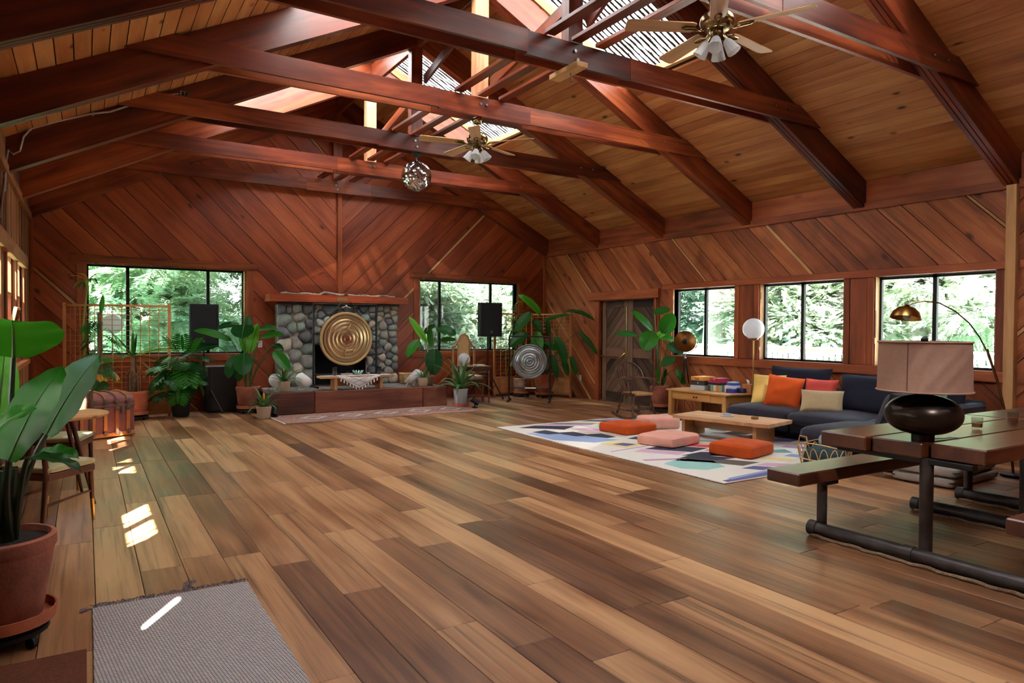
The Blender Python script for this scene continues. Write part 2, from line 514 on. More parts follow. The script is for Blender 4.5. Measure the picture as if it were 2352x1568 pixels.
def translucent_mat(name, col, tcol, fac=.5, transp=0.0, litter=False, rough=.5):
    m, t, out = nt(name)
    L = t.links
    d = t.nodes.new('ShaderNodeBsdfDiffuse'); d.inputs[0].default_value = col
    tr = t.nodes.new('ShaderNodeBsdfTranslucent'); tr.inputs[0].default_value = tcol
    mx = t.nodes.new('ShaderNodeMixShader'); mx.inputs[0].default_value = fac
    L.new(d.outputs[0], mx.inputs[1]); L.new(tr.outputs[0], mx.inputs[2])
    sh = mx.outputs[0]
    if transp:
        tp = t.nodes.new('ShaderNodeBsdfTransparent')
        m2 = t.nodes.new('ShaderNodeMixShader'); m2.inputs[0].default_value = transp
        L.new(sh, m2.inputs[1]); L.new(tp.outputs[0], m2.inputs[2]); sh = m2.outputs[0]
    if litter:
        # fallen needles and moss caught in the valleys of the corrugation
        tc = t.nodes.new('ShaderNodeTexCoord'); sp = t.nodes.new('ShaderNodeSeparateXYZ')
        L.new(tc.outputs['Object'], sp.inputs[0])
        mp = t.nodes.new('ShaderNodeMapping'); mp.inputs['Scale'].default_value = (3.2, 14.0, 1)
        L.new(tc.outputs['Object'], mp.inputs[0])
        n = t.nodes.new('ShaderNodeTexNoise'); n.inputs['Scale'].default_value = 1.0; n.inputs['Detail'].default_value = 4; n.inputs['Roughness'].default_value = .7
        L.new(mp.outputs[0], n.inputs['Vector'])
        def ma(op, a, b):
            q = t.nodes.new('ShaderNodeMath'); q.operation = op
            for i, c in enumerate((a, b)):
                if isinstance(c, (int, float)): q.inputs[i].default_value = c
                elif c is not None: L.new(c, q.inputs[i])
            return q.outputs[0]
        wv = ma('SINE', ma('MULTIPLY', sp.outputs['Y'], 2 * PI / .076), None)     # -1 in the valleys
        v = ma('ADD', ma('MULTIPLY', wv, -.22), n.outputs['Fac'])
        rp = t.nodes.new('ShaderNodeValToRGB'); e = rp.color_ramp.elements
        e[0].position = .5; e[0].color = (0, 0, 0, 1); e[1].position = .56; e[1].color = (1, 1, 1, 1)
        L.new(v, rp.inputs[0])
        dk = t.nodes.new('ShaderNodeBsdfDiffuse'); dk.inputs[0].default_value = srgb(52, 40, 32)
        m3 = t.nodes.new('ShaderNodeMixShader')
        L.new(rp.outputs[0], m3.inputs[0]); L.new(sh, m3.inputs[1]); L.new(dk.outputs[0], m3.inputs[2]); sh = m3.outputs[0]
    L.new(sh, out.inputs[0])
    return m
M['skylight'] = translucent_mat('corrugated_fibreglass', (.5, .5, .5, 1), (.72, .72, .72, 1), .85, .02, litter=True)
M['blind'] = translucent_mat('white_blind', (.8, .78, .75, 1), (.85, .82, .78, 1), .5)

def leaf_mat(name, c0, c1, rough=.35, trans=.25, spec=.4, ribs=0.0, tmul=(2.2, 2.2, .9, 1)):
    m, t, out = nt(name)
    L = t.links
    p = t.nodes.new('ShaderNodeBsdfPrincipled'); p.inputs['Roughness'].default_value = rough; p.inputs['Specular IOR Level'].default_value = spec
    oi = t.nodes.new('ShaderNodeObjectInfo')
    mx = t.nodes.new('ShaderNodeMixRGB'); mx.inputs[1].default_value = c0; mx.inputs[2].default_value = c1
    L.new(oi.outputs['Random'], mx.inputs[0])
    L.new(mx.outputs[0], p.inputs['Base Color'])
    tr = t.nodes.new('ShaderNodeBsdfTranslucent')
    mc = t.nodes.new('ShaderNodeMixRGB'); mc.blend_type = 'MULTIPLY'; mc.inputs[0].default_value = 1; mc.inputs[2].default_value = tmul
    L.new(mx.outputs[0], mc.inputs[1]); L.new(mc.outputs[0], tr.inputs[0])
    ms = t.nodes.new('ShaderNodeMixShader'); ms.inputs[0].default_value = trans
    L.new(p.outputs[0], ms.inputs[1]); L.new(tr.outputs[0], ms.inputs[2]); L.new(ms.outputs[0], out.inputs[0])
    if ribs:
        tc = t.nodes.new('ShaderNodeTexCoord'); wv = t.nodes.new('ShaderNodeTexWave'); wv.inputs['Scale'].default_value = ribs; wv.inputs['Distortion'].default_value = .4
        L.new(tc.outputs['UV'], wv.inputs['Vector'])
        b = t.nodes.new('ShaderNodeBump'); b.inputs['Strength'].default_value = .25; b.inputs['Distance'].default_value = .004
        L.new(wv.outputs['Fac'], b.inputs['Height']); L.new(b.outputs[0], p.inputs['Normal'])
    return m
M['leaf_big'] = leaf_mat('banana_leaf', srgb(26, 84, 20), srgb(48, 116, 30), .32, .2, .2)
M['leaf_bright'] = leaf_mat('young_leaf', srgb(70, 140, 36), srgb(96, 160, 50), .35, .4)
M['leaf_dark'] = leaf_mat('dark_leaf', srgb(18, 58, 22), srgb(36, 90, 34), .32, .14, .18)
M['leaf_brom'] = leaf_mat('bromeliad_leaf', srgb(56, 92, 50), srgb(92, 124, 78), .4, .2)
M['leaf_pale'] = leaf_mat('pale_leaf', srgb(118, 140, 66), srgb(160, 160, 80), .45, .3)
M['leaf_dry'] = leaf_mat('yellowed_leaf', srgb(188, 140, 60), srgb(206, 168, 70), .5, .3)
M['stem'] = plain('green_stem', srgb(62, 92, 44), .45, var=.2, vscale=8)
M['stem_dark'] = plain('dark_stem', srgb(36, 48, 30), .45)
M['bark'] = plain('plant_bark', srgb(112, 84, 60), .85, var=.35, vscale=20, bump=.6, bscale=40)
# ================================================================== the room
XL, XR, YE, YB = -0.74, 8.95, 13.10, -3.2
XC = 4.10
Z_UND, Z_DECK, SLOPE = 3.09, 3.47, 0.5          # rafter underside / deck underside at the walls
RAF = [13.02, 11.19, 9.33, 7.40, 5.53, 3.72, 1.86, 0.0, -1.86]
SKY_BAYS = [(-1.785, -.075), (1.935, 3.645), (5.605, 7.325), (9.405, 11.115)]
def zdeck(x): return Z_DECK + (4.85 - abs(x - XC)) * SLOPE
def zund(x): return Z_UND + (4.85 - abs(x - XC)) * SLOPE

# ---- polygon clipping for boards cut to the wall outline
def clip_half(poly, a, b, c):
    out = []
    n = len(poly)
    for i in range(n):
        p, q = poly[i], poly[(i + 1) % n]
        dp = a * p[0] + b * p[1] - c; dq = a * q[0] + b * q[1] - c
        if dp <= 1e-9: out.append(p)
        if (dp < -1e-9 and dq > 1e-9) or (dp > 1e-9 and dq < -1e-9):
            t = dp / (dp - dq); out.append((p[0] + (q[0] - p[0]) * t, p[1] + (q[1] - p[1]) * t))
    return out
def area(poly):
    return abs(sum(poly[i][0] * poly[(i + 1) % len(poly)][1] - poly[(i + 1) % len(poly)][0] * poly[i][1] for i in range(len(poly)))) / 2
def minus_rect(poly, r):
    x0, x1, y0, y1 = r
    res = []
    for (a, b, c) in ((1, 0, x0), (-1, 0, -x1), (0, 1, y0), (0, -1, -y1)):
        o = clip_half(poly, a, b, c)
        if len(o) >= 3 and area(o) > 1e-5: res.append(o)
        poly = clip_half(poly, -a, -b, -c)
        if len(poly) < 3: break
    return res

def boards(parent, to3, nrm, halfplanes, holes, ang, width, mat, span, gap=.009, thick=.02, name='board', seed=1, jitter=.006, wvar=0.0, lit_strips=0.0):
    """cover a wall region with boards at an angle; every board is its own object"""
    rr = random.Random(seed)
    d = Vector((math.cos(ang), math.sin(ang))); n = Vector((-d.y, d.x))
    lo, hi = span
    s = lo; nrm = Vector(nrm)
    while s < hi:
        w = width * (1 + rr.uniform(-wvar, wvar)); bmat = mat
        if lit_strips and rr.random() < lit_strips: w = rr.uniform(.03, .06); bmat = M['pine']  # narrow pale boards stand in for sunlit board edges
        a, b = s + gap / 2, s + w - gap / 2
        base = n * ((a + b) / 2)
        poly = [tuple(n * a - d * 40), tuple(n * a + d * 40), tuple(n * b + d * 40), tuple(n * b - d * 40)]
        s += w
        for h in halfplanes:
            poly = clip_half(poly, *h)
            if len(poly) < 3: break
        if len(poly) < 3 or area(poly) < 1e-3: continue
        pieces = [poly]
        for r in holes:
            nxt = []
            for q in pieces: nxt += minus_rect(q, r)
            pieces = nxt
        pieces = [q for q in pieces if area(q) > 2e-4]
        if not pieces: continue
        V = []; F = []; off = rr.uniform(0, jitter); key = {}
        def vid(p, lv):
            k = (round(p[0], 4), round(p[1], 4), lv)
            if k not in key:
                key[k] = len(V)
                V.append(Vector(to3(*p)) + nrm * (off + (thick if lv else 0)))
            return key[k]
        for q in pieces:
            sg = sum(q[i][0] * q[(i + 1) % len(q)][1] - q[(i + 1) % len(q)][0] * q[i][1] for i in range(len(q)))
            if sg < 0: q = q[::-1]
            top = [vid(p, 1) for p in q]; bot = [vid(p, 0) for p in q]
            m = len(q)
            if len(set(top)) < 3: continue
            F.append(tuple(top))
            for i in range(m):
                j = (i + 1) % m
                if top[i] != top[j]: F.append((bot[i], bot[j], top[j], top[i]))
        if not F: continue
        c = Vector(to3(*base)) ; e = Vector(to3(*(base + d)))
        fr = frame_x(c, e, nrm)
        make(name, V, F, bmat, parent, fr)

# ---- floor: subfloor slab and planks running towards the fireplace wall
floor = make('floor', boxv(XL - .2, XR + .2, YB - .2, YE + .2, -.12, -.012), BOXF, M['under'])
floor['kind'] = 'structure'
PW, PL = .23, 1.83
rows = []
k0 = math.floor((XL - .04) / PW)
rr = random.Random(5)
fixed = {4: 4.31, 5: 3.66, 6: 2.99, 7: 2.645, 1: 4.6}
cands = []
k = k0
while .04 + k * PW < XR:
    x0, x1 = max(.04 + k * PW, XL), min(.04 + (k + 1) * PW, XR)
    st = fixed.get(k, rr.uniform(0, PL))
    y = st - PL * 6
    while y < YE:
        a, b = max(y, YB), min(y + PL, YE)
        if b - a > .05 and x1 - x0 > .02: cands.append((x0, x1, a, b, rr.random()))
        y += PL
    k += 1
def seen_rank(c):
    x, y = (c[0] + c[1]) / 2, (c[2] + c[3]) / 2
    dep = x * _f.x + y * _f.y; lat = x * _r.x + y * _r.y
    if dep < 1.2 or abs(lat / dep) > .8 or 1.45 / dep > .62: return 1e6 + dep
    return dep
cands.sort(key=seen_rank)
def plank_mesh(L, w):
    g = .0016
    V, F = chamfer(-L / 2 + g, L / 2 - g, -w / 2 + g, w / 2 - g, -.012, 0, .0025)
    return V, F
rest = MB(); tones = []
for i, (x0, x1, a, b, tn) in enumerate(cands):
    L, w = b - a, x1 - x0
    if i < 298:
        V, F = plank_mesh(L, w)
        o = make('floor_plank', V, F, M['floor'], floor)
        o.matrix_basis = Matrix.Translation(((x0 + x1) / 2, (a + b) / 2, 0)) @ Matrix.Rotation(PI / 2, 4, 'Z')
    else:
        V, F = plank_mesh(L, w)
        rest.add([(v[0] + (a + b) / 2, v[1] - (x0 + x1) / 2, v[2]) for v in V], F)
        tones += [tn] * len(F)
o = rest.build('floor_planks_beyond', M['floor'], floor)
o.matrix_basis = Matrix.Rotation(PI / 2, 4, 'Z')
o['kind'] = 'stuff'
at = o.data.attributes.new('tone', 'FLOAT', 'FACE')
at.data.foreach_set('value', tones)

# ---- end wall
W1 = (.025, 2.436, .975, 2.45)
W2 = (5.857, 8.211, .975, 2.45)
def wall_slab(name, outline, holes, to3, depth_vec, mat):
    """flat backing behind the boards with real openings, built from convex pieces"""
    V = []; F = []
    pieces = [outline]
    for r in holes:
        nx = []
        for q in pieces: nx += minus_rect(q, r)
        pieces = nx
    dv = Vector(depth_vec)
    for q in pieces:
        b = len(V); m = len(q)
        V += [Vector(to3(*p)) for p in q] + [Vector(to3(*p)) + dv for p in q]
        F.append(tuple(range(b, b + m))); F.append(tuple(range(b + m, b + 2 * m))[::-1])
        for i in range(m):
            j = (i + 1) % m; F.append((b + i, b + m + i, b + m + j, b + j))
    o = make(name, V, F, mat); o['kind'] = 'structure'
    return o
e3 = lambda u, v: (u, YE + .022, v)
gable = [(XL - .2, -.1), (XR + .2, -.1), (XR + .2, 3.42), (XC, 5.95), (XL - .2, 3.42)]
wall_end = wall_slab('wall_end', gable, [W1, W2], e3, (0, .16, 0), M['under'])
eb = lambda u, v: (u, YE + .02, v)
roofL = (-.5, 1, Z_DECK + .75 * .5); roofR = (.5, 1, Z_DECK + 8.95 * .5)
s2 = math.sqrt(.5)
# left half: boards fall to the right; right half mirrors
boards(wall_end, eb, (0, -1, 0), [(1, 0, XC), (-1, 0, -XL), (0, -1, 0), roofL, roofR], [W1], R(-45), .302, M['end_board'], (-1.0, 8.0), seed=3, wvar=.04, lit_strips=.06)
boards(wall_end, eb, (0, -1, 0), [(-1, 0, -XC), (1, 0, XR), (0, -1, 0), roofL, roofR], [W2], R(45), .302, M['end_board'], (-7.6, 2.0), seed=4, wvar=.04, lit_strips=.06)

# ---- right wall
r3 = lambda u, v: (XR + .022, u, v)
RW = [(7.65, 9.02, 1.0, 2.17), (5.76, 7.15, 1.0, 2.17), (3.88, 5.30, 1.0, 2.17)]
DOOR = (9.46, 11.06, -.05, 2.03)
right_out = [(YB - .2, -.1), (YE + .2, -.1), (YE + .2, 3.46), (YB - .2, 3.46)]
wall_right = wall_slab('wall_right', right_out, RW + [DOOR], r3, (.16, 0, 0), M['under'])
rb = lambda u, v: (XR + .02, u, v)
boards(wall_right, rb, (-1, 0, 0), [(-1, 0, -3.70), (1, 0, YE), (0, -1, 0), (0, 1, 3.1)], RW + [DOOR], R(45), .27, M['right_board'], (-9.4, -.4), seed=9, wvar=.22, jitter=.012, lit_strips=.22)
boards(wall_right, rb, (-1, 0, 0), [(-1, 0, -YB), (1, 0, 3.70), (0, -1, 0), (0, 1, 3.1)], [], R(-45), .27, M['right_board'], (-2.4, 5.2), seed=10, wvar=.22, jitter=.012, lit_strips=.2)

# ---- left wall: upright boards, a row of windows
l3 = lambda u, v: (XL - .022, u, v)
LW = [(y0, y1, 1.0, 2.32) for y0, y1 in ((1.86, 2.16), (3.30, 4.45), (5.65, 6.75), (7.45, 8.55), (9.25, 10.35), (10.55, 11.6))]
wall_left = wall_slab('wall_left', right_out, LW, l3, (-.05, 0, 0), M['under'])
lb = lambda u, v: (XL - .02, u, v)
boards(wall_left, lb, (1, 0, 0), [(-1, 0, -YB), (1, 0, YE), (0, -1, 0), (0, 1, 3.1)], LW, R(90), .17, M['left_board'], (-YE - .1, -YB), seed=12, wvar=.25, jitter=.01)

# ---- wall behind the camera
b3 = lambda u, v: (u, YB, v)
wall_back = wall_slab('wall_back', gable, [], b3, (0, -.16, 0), M['under'])
boards(wall_back, lambda u, v: (u, YB, v), (0, 1, 0), [(-1, 0, -XL), (1, 0, XR), (0, -1, 0), roofL, roofR], [], R(90), .3, M['end_board'], (-XR - .1, -XL + .1), seed=14)

# ---- ceiling deck: pine boards running lengthwise, open at the skylights
ceiling = struct('ceiling')
SKX0, SKX1 = .20, 2.26
rr = random.Random(21)
NB = 36
bw = 4.85 / NB
LSL = math.sqrt(1 + SLOPE * SLOPE)
for side in (-1, 1):
    for i in range(-1, NB):
        d0, d1 = i * bw, (i + 1) * bw            # horizontal distance from the ridge
        if i == -1: continue
        mid = (d0 + d1) / 2
        segs = [(YB, YE + .1)]
        if d1 > SKX0 + .01 and d0 < SKX1 - .01:
            segs = []; y = YB
            for (a, b) in SKY_BAYS:
                segs.append((y, a)); y = b
            segs.append((y, YE + .1))
        fin = []
        for (a, b) in segs:
            js = sorted(rr.sample([r for r in RAF if a + .6 < r < b - .6], min(2, len([r for r in RAF if a + .6 < r < b - .6]))))
            y = a
            for j in js: fin.append((y, j)); y = j
            fin.append((y, b))
        for (a, b) in fin:
            V = []; g = .0045
            for yy in (a + g, b - g):
                for dd, up in ((d0 + g, 0), (d1 - g, 0), (d1 - g, .03), (d0 + g, .03)):
                    x = XC + side * dd
                    V.append((x, yy, zdeck(x) + up))
            F = [(0, 1, 2, 3), (7, 6, 5, 4), (0, 4, 5, 1), (1, 5, 6, 2), (2, 6, 7, 3), (3, 7, 4, 0)]
            if side < 0: F = [f[::-1] for f in F]
            c = Vector((XC + side * mid, a, zdeck(XC + side * mid)))
            fr = frame_x(c, c + Vector((0, 1, 0)), Vector((side * SLOPE, 0, 1)).normalized())
            make('ceiling_board', V, F, M['deck'], ceiling, fr)
# roof sheathing above the boards keeps daylight out of the joints
for side in (-1, 1):
    mb = MB()
    def slab(d0, d1, y0, y1):
        V = []
        for yy in (y0, y1):
            for dd, up in ((d0, .031), (d1, .031), (d1, .12), (d0, .12)):
                x = XC + side * dd; V.append((x, yy, zdeck(x) + up))
        F = [(0, 1, 2, 3), (7, 6, 5, 4), (0, 4, 5, 1), (1, 5, 6, 2), (2, 6, 7, 3), (3, 7, 4, 0)]
        mb.add(V, F if side > 0 else [f[::-1] for f in F])
    ys = [YB - .6] + [v for b in SKY_BAYS for v in b] + [YE + .9]
    slab(SKX1, 5.2, YB - .6, YE + .9)
    slab(-.0, SKX0, YB - .6, YE + .9)
    for k in range(0, len(ys), 2): slab(SKX0, SKX1, ys[k], ys[k + 1])
    make('roof_sheathing', mb.v, mb.f, M['under'], ceiling)

# ---- skylights: corrugated sheets on a wooden curb
def skylight(side, y0, y1, label):
    t = thing('skylight', label, 'skylight')
    n_x = 10; per = .076; n_y = int((y1 - y0 + .16) / per * 8)
    cx = XC + side * (SKX0 + SKX1) / 2
    base = Vector((cx, y0 - .08, zdeck(cx) + .17))
    ax = Vector((side, 0, -SLOPE)).normalized()
    fr = frame_x(base, base + ax, Vector((side * SLOPE, 0, 1)).normalized())
    Ls = (SKX1 - SKX0) * LSL + .16
    V = []; F = []
    for i in range(n_x + 1):
        for j in range(n_y + 1):
            y = (y1 - y0 + .16) * j / n_y
            V.append((-Ls / 2 + Ls * i / n_x, y * (1 if side < 0 else 1), .011 * math.sin(2 * PI * y / per)))
    for i in range(n_x):
        for j in range(n_y):
            a = i * (n_y + 1) + j
            F.append((a, a + n_y + 1, a + n_y + 2, a + 1))
    # frame Y axis points along world +/-Y: flip to run from y0 to y1
    yax = Vector((fr[0][1], fr[1][1], fr[2][1]))
    if yax.y < 0: V = [(v[0], -v[1], v[2]) for v in V]
    o = make('corrugated_sheet', V, F, M['skylight'], t, None, True, 180)
    o.matrix_basis = fr
    for dd in (SKX0, SKX1):
        x = XC + side * dd
        bar('curb', (x, y0, zdeck(x) + .09), (x, y1, zdeck(x) + .09), .04, .13, M['pine'], t, .002, Vector((side * SLOPE, 0, 1)))
    for yy in (y0 + .0, y1 - .0):
        xa, xb = XC + side * SKX0, XC + side * SKX1
        bar('curb', (xa, yy, zdeck(xa) + .09), (xb, yy, zdeck(xb) + .09), .04, .13, M['pine'], t, .002, Vector((side * SLOPE, 0, 1)))
    return t
skylight(1, *SKY_BAYS[2], 'corrugated skylight littered with needles beside the nearest ceiling fan')
skylight(1, *SKY_BAYS[3], 'corrugated skylight seen behind the far ceiling fan')
skylight(-1, *SKY_BAYS[2], 'corrugated skylight on the left roof slope nearer the camera')
skylight(-1, *SKY_BAYS[3], 'corrugated skylight on the left roof slope above the fireplace end')
for k_, w_ in ((1, 'just overhead of the camera'), (0, 'behind the camera')):  # unseen bays continue the roof pattern, added to let in more daylight
    skylight(1, *SKY_BAYS[k_], 'corrugated skylight added on the right roof slope ' + w_)
    skylight(-1, *SKY_BAYS[k_], 'corrugated skylight added on the left roof slope ' + w_)

# ---- trusses
names = ['flat against the fireplace wall', 'first out from the fireplace wall', 'carrying the mirror ball', 'carrying the far ceiling fan', 'carrying the small hook block', 'carrying the near ceiling fan at top right', 'just overhead behind the near ceiling fan', 'overhead of the camera', 'behind the camera']
TRUSS = []
RW_, RT = .15, .04
def rafter(parent, side, yc, w=RW_):
    xw = XR + .25 if side > 0 else XL - .25
    p0 = Vector((xw, yc, zund(xw))); p1 = Vector((XC, yc, zund(XC)))
    fr = frame_x(p0, p1)
    vd = (Z_DECK - Z_UND) - .004
    V = []
    # cross-section with two shallow grooves underneath (built up of three plies)
    h = w / 2; g = .006
    prof = [(-h, 0), (-w / 6 - g, 0), (-w / 6, .012), (-w / 6 + g, 0), (w / 6 - g, 0), (w / 6, .012), (w / 6 + g, 0), (h, 0), (h, vd), (-h, vd)]
    n = len(prof)
    for x, z in ((xw, zund(xw)), (XC, zund(XC))):
        for a, b in prof: V.append((x, yc + a, z + b))
    F = [tuple(range(n)), tuple(range(n, 2 * n))[::-1]] + [(i, n + i, n + (i + 1) % n, (i + 1) % n) for i in range(n)]
    if side < 0: F = [f[::-1] for f in F]
    return make('rafter', V, F, M['beam'], parent, fr)
for i, yc in enumerate(RAF):
    t = thing('roof_truss', 'dark red timber roof truss ' + names[i], 'truss')
    TRUSS.append(t)
    rafter(t, -1, yc); rafter(t, 1, yc)
    zc, hh = 4.105, .21
    xa, xb = .30, 7.92
    for s in ((-1, 1) if i else (-1,)):
        yy = yc + s * (RW_ / 2 + RT / 2)
        o1 = 0 if s > 0 else 0
        cut = .12
        def member(x0, x1, dy, z, h, cl, cr, nm):
            fr = Matrix.Translation((x0, yy + dy, z))
            L = x1 - x0
            V = []
            for q in (-RT / 2 + .001, RT / 2 - .001):
                V += [(0 , q, -h / 2), (L, q, -h / 2), (L - cr, q, h / 2), (cl, q, h / 2)]
            F = [(0, 1, 2, 3)[::-1] if False else (0, 1, 5, 4), (1, 2, 6, 5), (2, 3, 7, 6), (3, 0, 4, 7), (3, 2, 1, 0), (4, 5, 6, 7)]
            V = [(a, b, c) for a, b, c in V]
            F = [(0, 1, 2, 3), (7, 6, 5, 4), (0, 4, 5, 1), (1, 5, 6, 2), (2, 6, 7, 3), (3, 7, 4, 0)]
            o = make(nm, V, F, M['beam'], t); o.matrix_basis = fr
            return o
        member(xa, 3.48, s * .022, zc, hh, .42, 0, 'tie_member')
        member(4.74, xb, -s * .0, zc, hh, 0, .42, 'tie_member')
        member(3.482, 4.738, -s * .004 if i != 3 else 0, zc - .004, hh + .012, 0, 0, 'tie_splice')
        mb = MB()
        if s < 0:
            for bxp in ((4.03, 4.13), (4.11, 4.13) if i % 2 else (4.06, 4.05)):
                mb2 = MB(); mb2.tube([(bxp[0], yy - .021, bxp[1]), (bxp[0], yy - .036, bxp[1])], .016, 10)
                mb2.build('bolt', M['steel'], t)
            for bx_ in (7.0, 7.25):
                mb2 = MB(); mb2.tube([(bx_, yy - .021, zc + .02), (bx_, yy - .034, zc + .02)], .012, 8)
                mb2.build('bolt', M['steel'], t)
    if i:
        bx('king_post', (XC - .02, yc, 4.85), (.17, .13, 1.30), M['beam_sunlit'] if i in (1, 3) else M['beam'], t)
# truss against the wall carries a centre post down to the mantel
bx('king_post', (XC - .02, 12.96, 4.85), (.17, .05, 1.30), M['beam'], TRUSS[0])

# ridge beam, lengthwise braces and walkway planks
rbm = bx('ridge_beam', (XC, (YB + YE) / 2, 5.66), (.06, YE - YB - .3, .34), M['beam'])
tag(rbm, 'dark red ridge beam running along the peak of the roof', 'beam')
for (a, b, l) in (((7.34, 4.42), (5.60, 4.78), 'orange-lit diagonal ridge brace rising towards the near skylight'),
                  ((9.27, 5.05), (7.47, 5.48), 'diagonal ridge brace crossing in front of the far skylight'),
                  ((11.12, 4.62), (9.40, 4.98), 'diagonal ridge brace behind the lit post near the mirror ball'),
                  ((11.25, 4.30), (12.90, 5.10), 'diagonal ridge brace nearest the fireplace wall'),
                  ((5.45, 4.45), (3.80, 5.3), 'diagonal ridge brace above the near ceiling fan')):
    o = bar('ridge_brace', (XC + .10, a[0], a[1]), (XC + .10, b[0], b[1]), .04, .13, M['beam'])
    tag(o, l, 'brace', 'diagonal braces along the ridge')
wk = ['leftmost', 'middle', 'rightmost']
bayn = {0: 'between the fireplace wall and the first truss', 1: 'between the mirror ball truss and the first truss', 2: 'between the mirror ball and the far fan', 3: 'between the far fan and the hook block', 4: 'between the hook block and the near fan', 5: 'above the near ceiling fan'}
for k in range(0, 6):
    ya, yb = RAF[k] - (.0 if k else .02), RAF[k + 1]
    for j, x in enumerate((3.73, 4.04, 4.33)):
        if k == 0 and False: continue
        x2 = x if j != 1 else (4.04 if True else x)
        o = bx('walkway_plank', (x2, (ya + yb) / 2, 4.236 + .0), (.115, ya - yb - .24, .038), M['beam'])
        tag(o, wk[j] + ' of three walkway planks ' + bayn[k], 'plank', 'planks laid across the ties')

# eave blocking between the rafters, right and left
trim_r = struct('trim_1')
for k in range(len(RAF) - 1):
    ya, yb = RAF[k] - .08, RAF[k + 1] + .08
    bx('eave_blocking', (XR + .005, (ya + yb) / 2, (3.165 + Z_DECK) / 2), (.04, ya - yb, Z_DECK - 3.165 - .004), M['trim'], trim_r)
bx('top_trim', (XR - .02, (YE + YB) / 2, 3.125), (.05, YE - YB - .02, .10), M['trim'], trim_r)
trim_l = struct('trim_2')
for k in range(len(RAF) - 1):
    ya, yb = RAF[k] - .08, RAF[k + 1] + .08
    bx('eave_blocking', (XL - .005, (ya + yb) / 2, (3.165 + Z_DECK) / 2), (.04, ya - yb, Z_DECK - 3.165 - .004), M['left_board'], trim_l)
bx('top_trim', (XL + .02, (YE + YB) / 2, 3.125), (.05, YE - YB - .02, .10), M['left_board'], trim_l)
# corner and post trims
trim_c = struct('trim_3')
bx('corner_trim', (XL + .03, YE - .025, 1.62), (.05, .045, 3.24), M['trim'], trim_c)
bx('corner_trim', (XR - .03, YE - .03, 1.6), (.05, .05, 3.15), M['trim'], trim_c)
bx('centre_post', (XC + .06, YE - .03, 3.02), (.085, .06, 2.02), M['trim'], trim_c)
bx('wall_post', (XR - .045, 3.70, 1.56), (.09, .105, 3.10), M['pine'], trim_c)

# ---- windows
def window_end(n, w, mull):
    x0, x1, z0, z1 = w
    t = struct('window_%d' % n)
    yg = YE + .15
    for x in (x0 + .012, x1 - .012): bx('window_frame', (x, yg, (z0 + z1) / 2), (.024, .05, z1 - z0), M['frame_metal'], t, ch=.002)
    for z in (z0 + .014, z1 - .014): bx('window_frame', ((x0 + x1) / 2, yg, z), (x1 - x0, .05, .028), M['frame_metal'], t, ch=.002)
    for x in mull: bx('mullion', (x, yg, (z0 + z1) / 2), (.052, .05, z1 - z0), M['frame_metal'], t, ch=.002)
    xs = [x0 + .02] + mull + [x1 - .02]
    for a, b in zip(xs[:-1], xs[1:]):
        bx('window_pane', ((a + b) / 2, yg, (z0 + z1) / 2), (b - a - .02, .006, z1 - z0 - .04), M['glass'], t, ch=0)
    # reveals and casing
    for x, s in ((x0, -1), (x1, 1)):
        bx('jamb', (x + s * .011, YE + .085, (z0 + z1) / 2), (.022, .17, z1 - z0 + .02), M['pine'], t, ch=.002)
        bx('casing', (x + s * .085, YE - .012, (z0 + z1) / 2), (.12, .028, z1 - z0), M['trim'], t)
    bx('reveal', ((x0 + x1) / 2, YE + .085, z1 + .011), (x1 - x0, .17, .022), M['pine'], t, ch=.002)
    bx('window_sill', ((x0 + x1) / 2, YE + .07, z0 - .011), (x1 - x0, .2, .022), M['trim'], t, ch=.002)
    bx('head_casing', ((x0 + x1) / 2, YE - .022, 2.53), (x1 - x0 + .46, .05, .105), M['trim'], t)
    bx('apron', ((x0 + x1) / 2, YE - .022, .915), (x1 - x0 + .42, .05, .125), M['trim'], t)
window_end(1, W1, [.605, 1.847])
window_end(2, W2, [6.36, 7.6])
mull_r = [8.36, 6.473, 4.6]
for k, (y0, y1, z0, z1) in enumerate(RW):
    t = struct('window_%d' % (k + 3))
    xg = XR + .12
    for y in (y0 + .012, y1 - .012): bx('window_frame', (xg, y, (z0 + z1) / 2), (.05, .024, z1 - z0), M['frame_metal'], t, ch=.002)
    for z in (z0 + .012, z1 - .02): bx('window_frame', (xg, (y0 + y1) / 2, z), (.05, y1 - y0, .03), M['frame_metal'], t, ch=.002)
    bx('mullion', (xg, mull_r[k], (z0 + z1) / 2), (.05, .05, z1 - z0), M['frame_metal'], t, ch=.002)
    for a, b in ((y0 + .02, mull_r[k]), (mull_r[k], y1 - .02)):
        bx('window_pane', (xg, (a + b) / 2, (z0 + z1) / 2), (.006, b - a - .02, z1 - z0 - .04), M['glass'], t, ch=0)
    for y, s in ((y0, -1), (y1, 1)):
        bx('jamb', (XR + .075, y + s * .011, (z0 + z1) / 2), (.15, .022, z1 - z0 + .02), M['pine'], t, ch=.002)
        bx('casing', (XR - .012, y + s * .06, (z0 + z1) / 2), (.03, .09, z1 - z0), M['trim'], t)
    bx('reveal', (XR + .075, (y0 + y1) / 2, z1 + .011), (.15, y1 - y0, .022), M['trim'], t, ch=.002)
    bx('window_sill', (XR + .07, (y0 + y1) / 2, z0 - .011), (.17, y1 - y0, .022), M['trim'], t, ch=.002)
    if k < 2:
        yb = RW[k + 1][1]
        bx('pier_board', (XR - .008, (y0 + yb) / 2, (z0 + z1) / 2), (.024, y0 - yb - .22, z1 - z0), M['trim'], t)
trim4 = struct('trim_4')
bx('head_casing', (XR - .025, (3.75 + 9.26) / 2, 2.22), (.05, 9.26 - 3.75, .095), M['trim'], trim4)
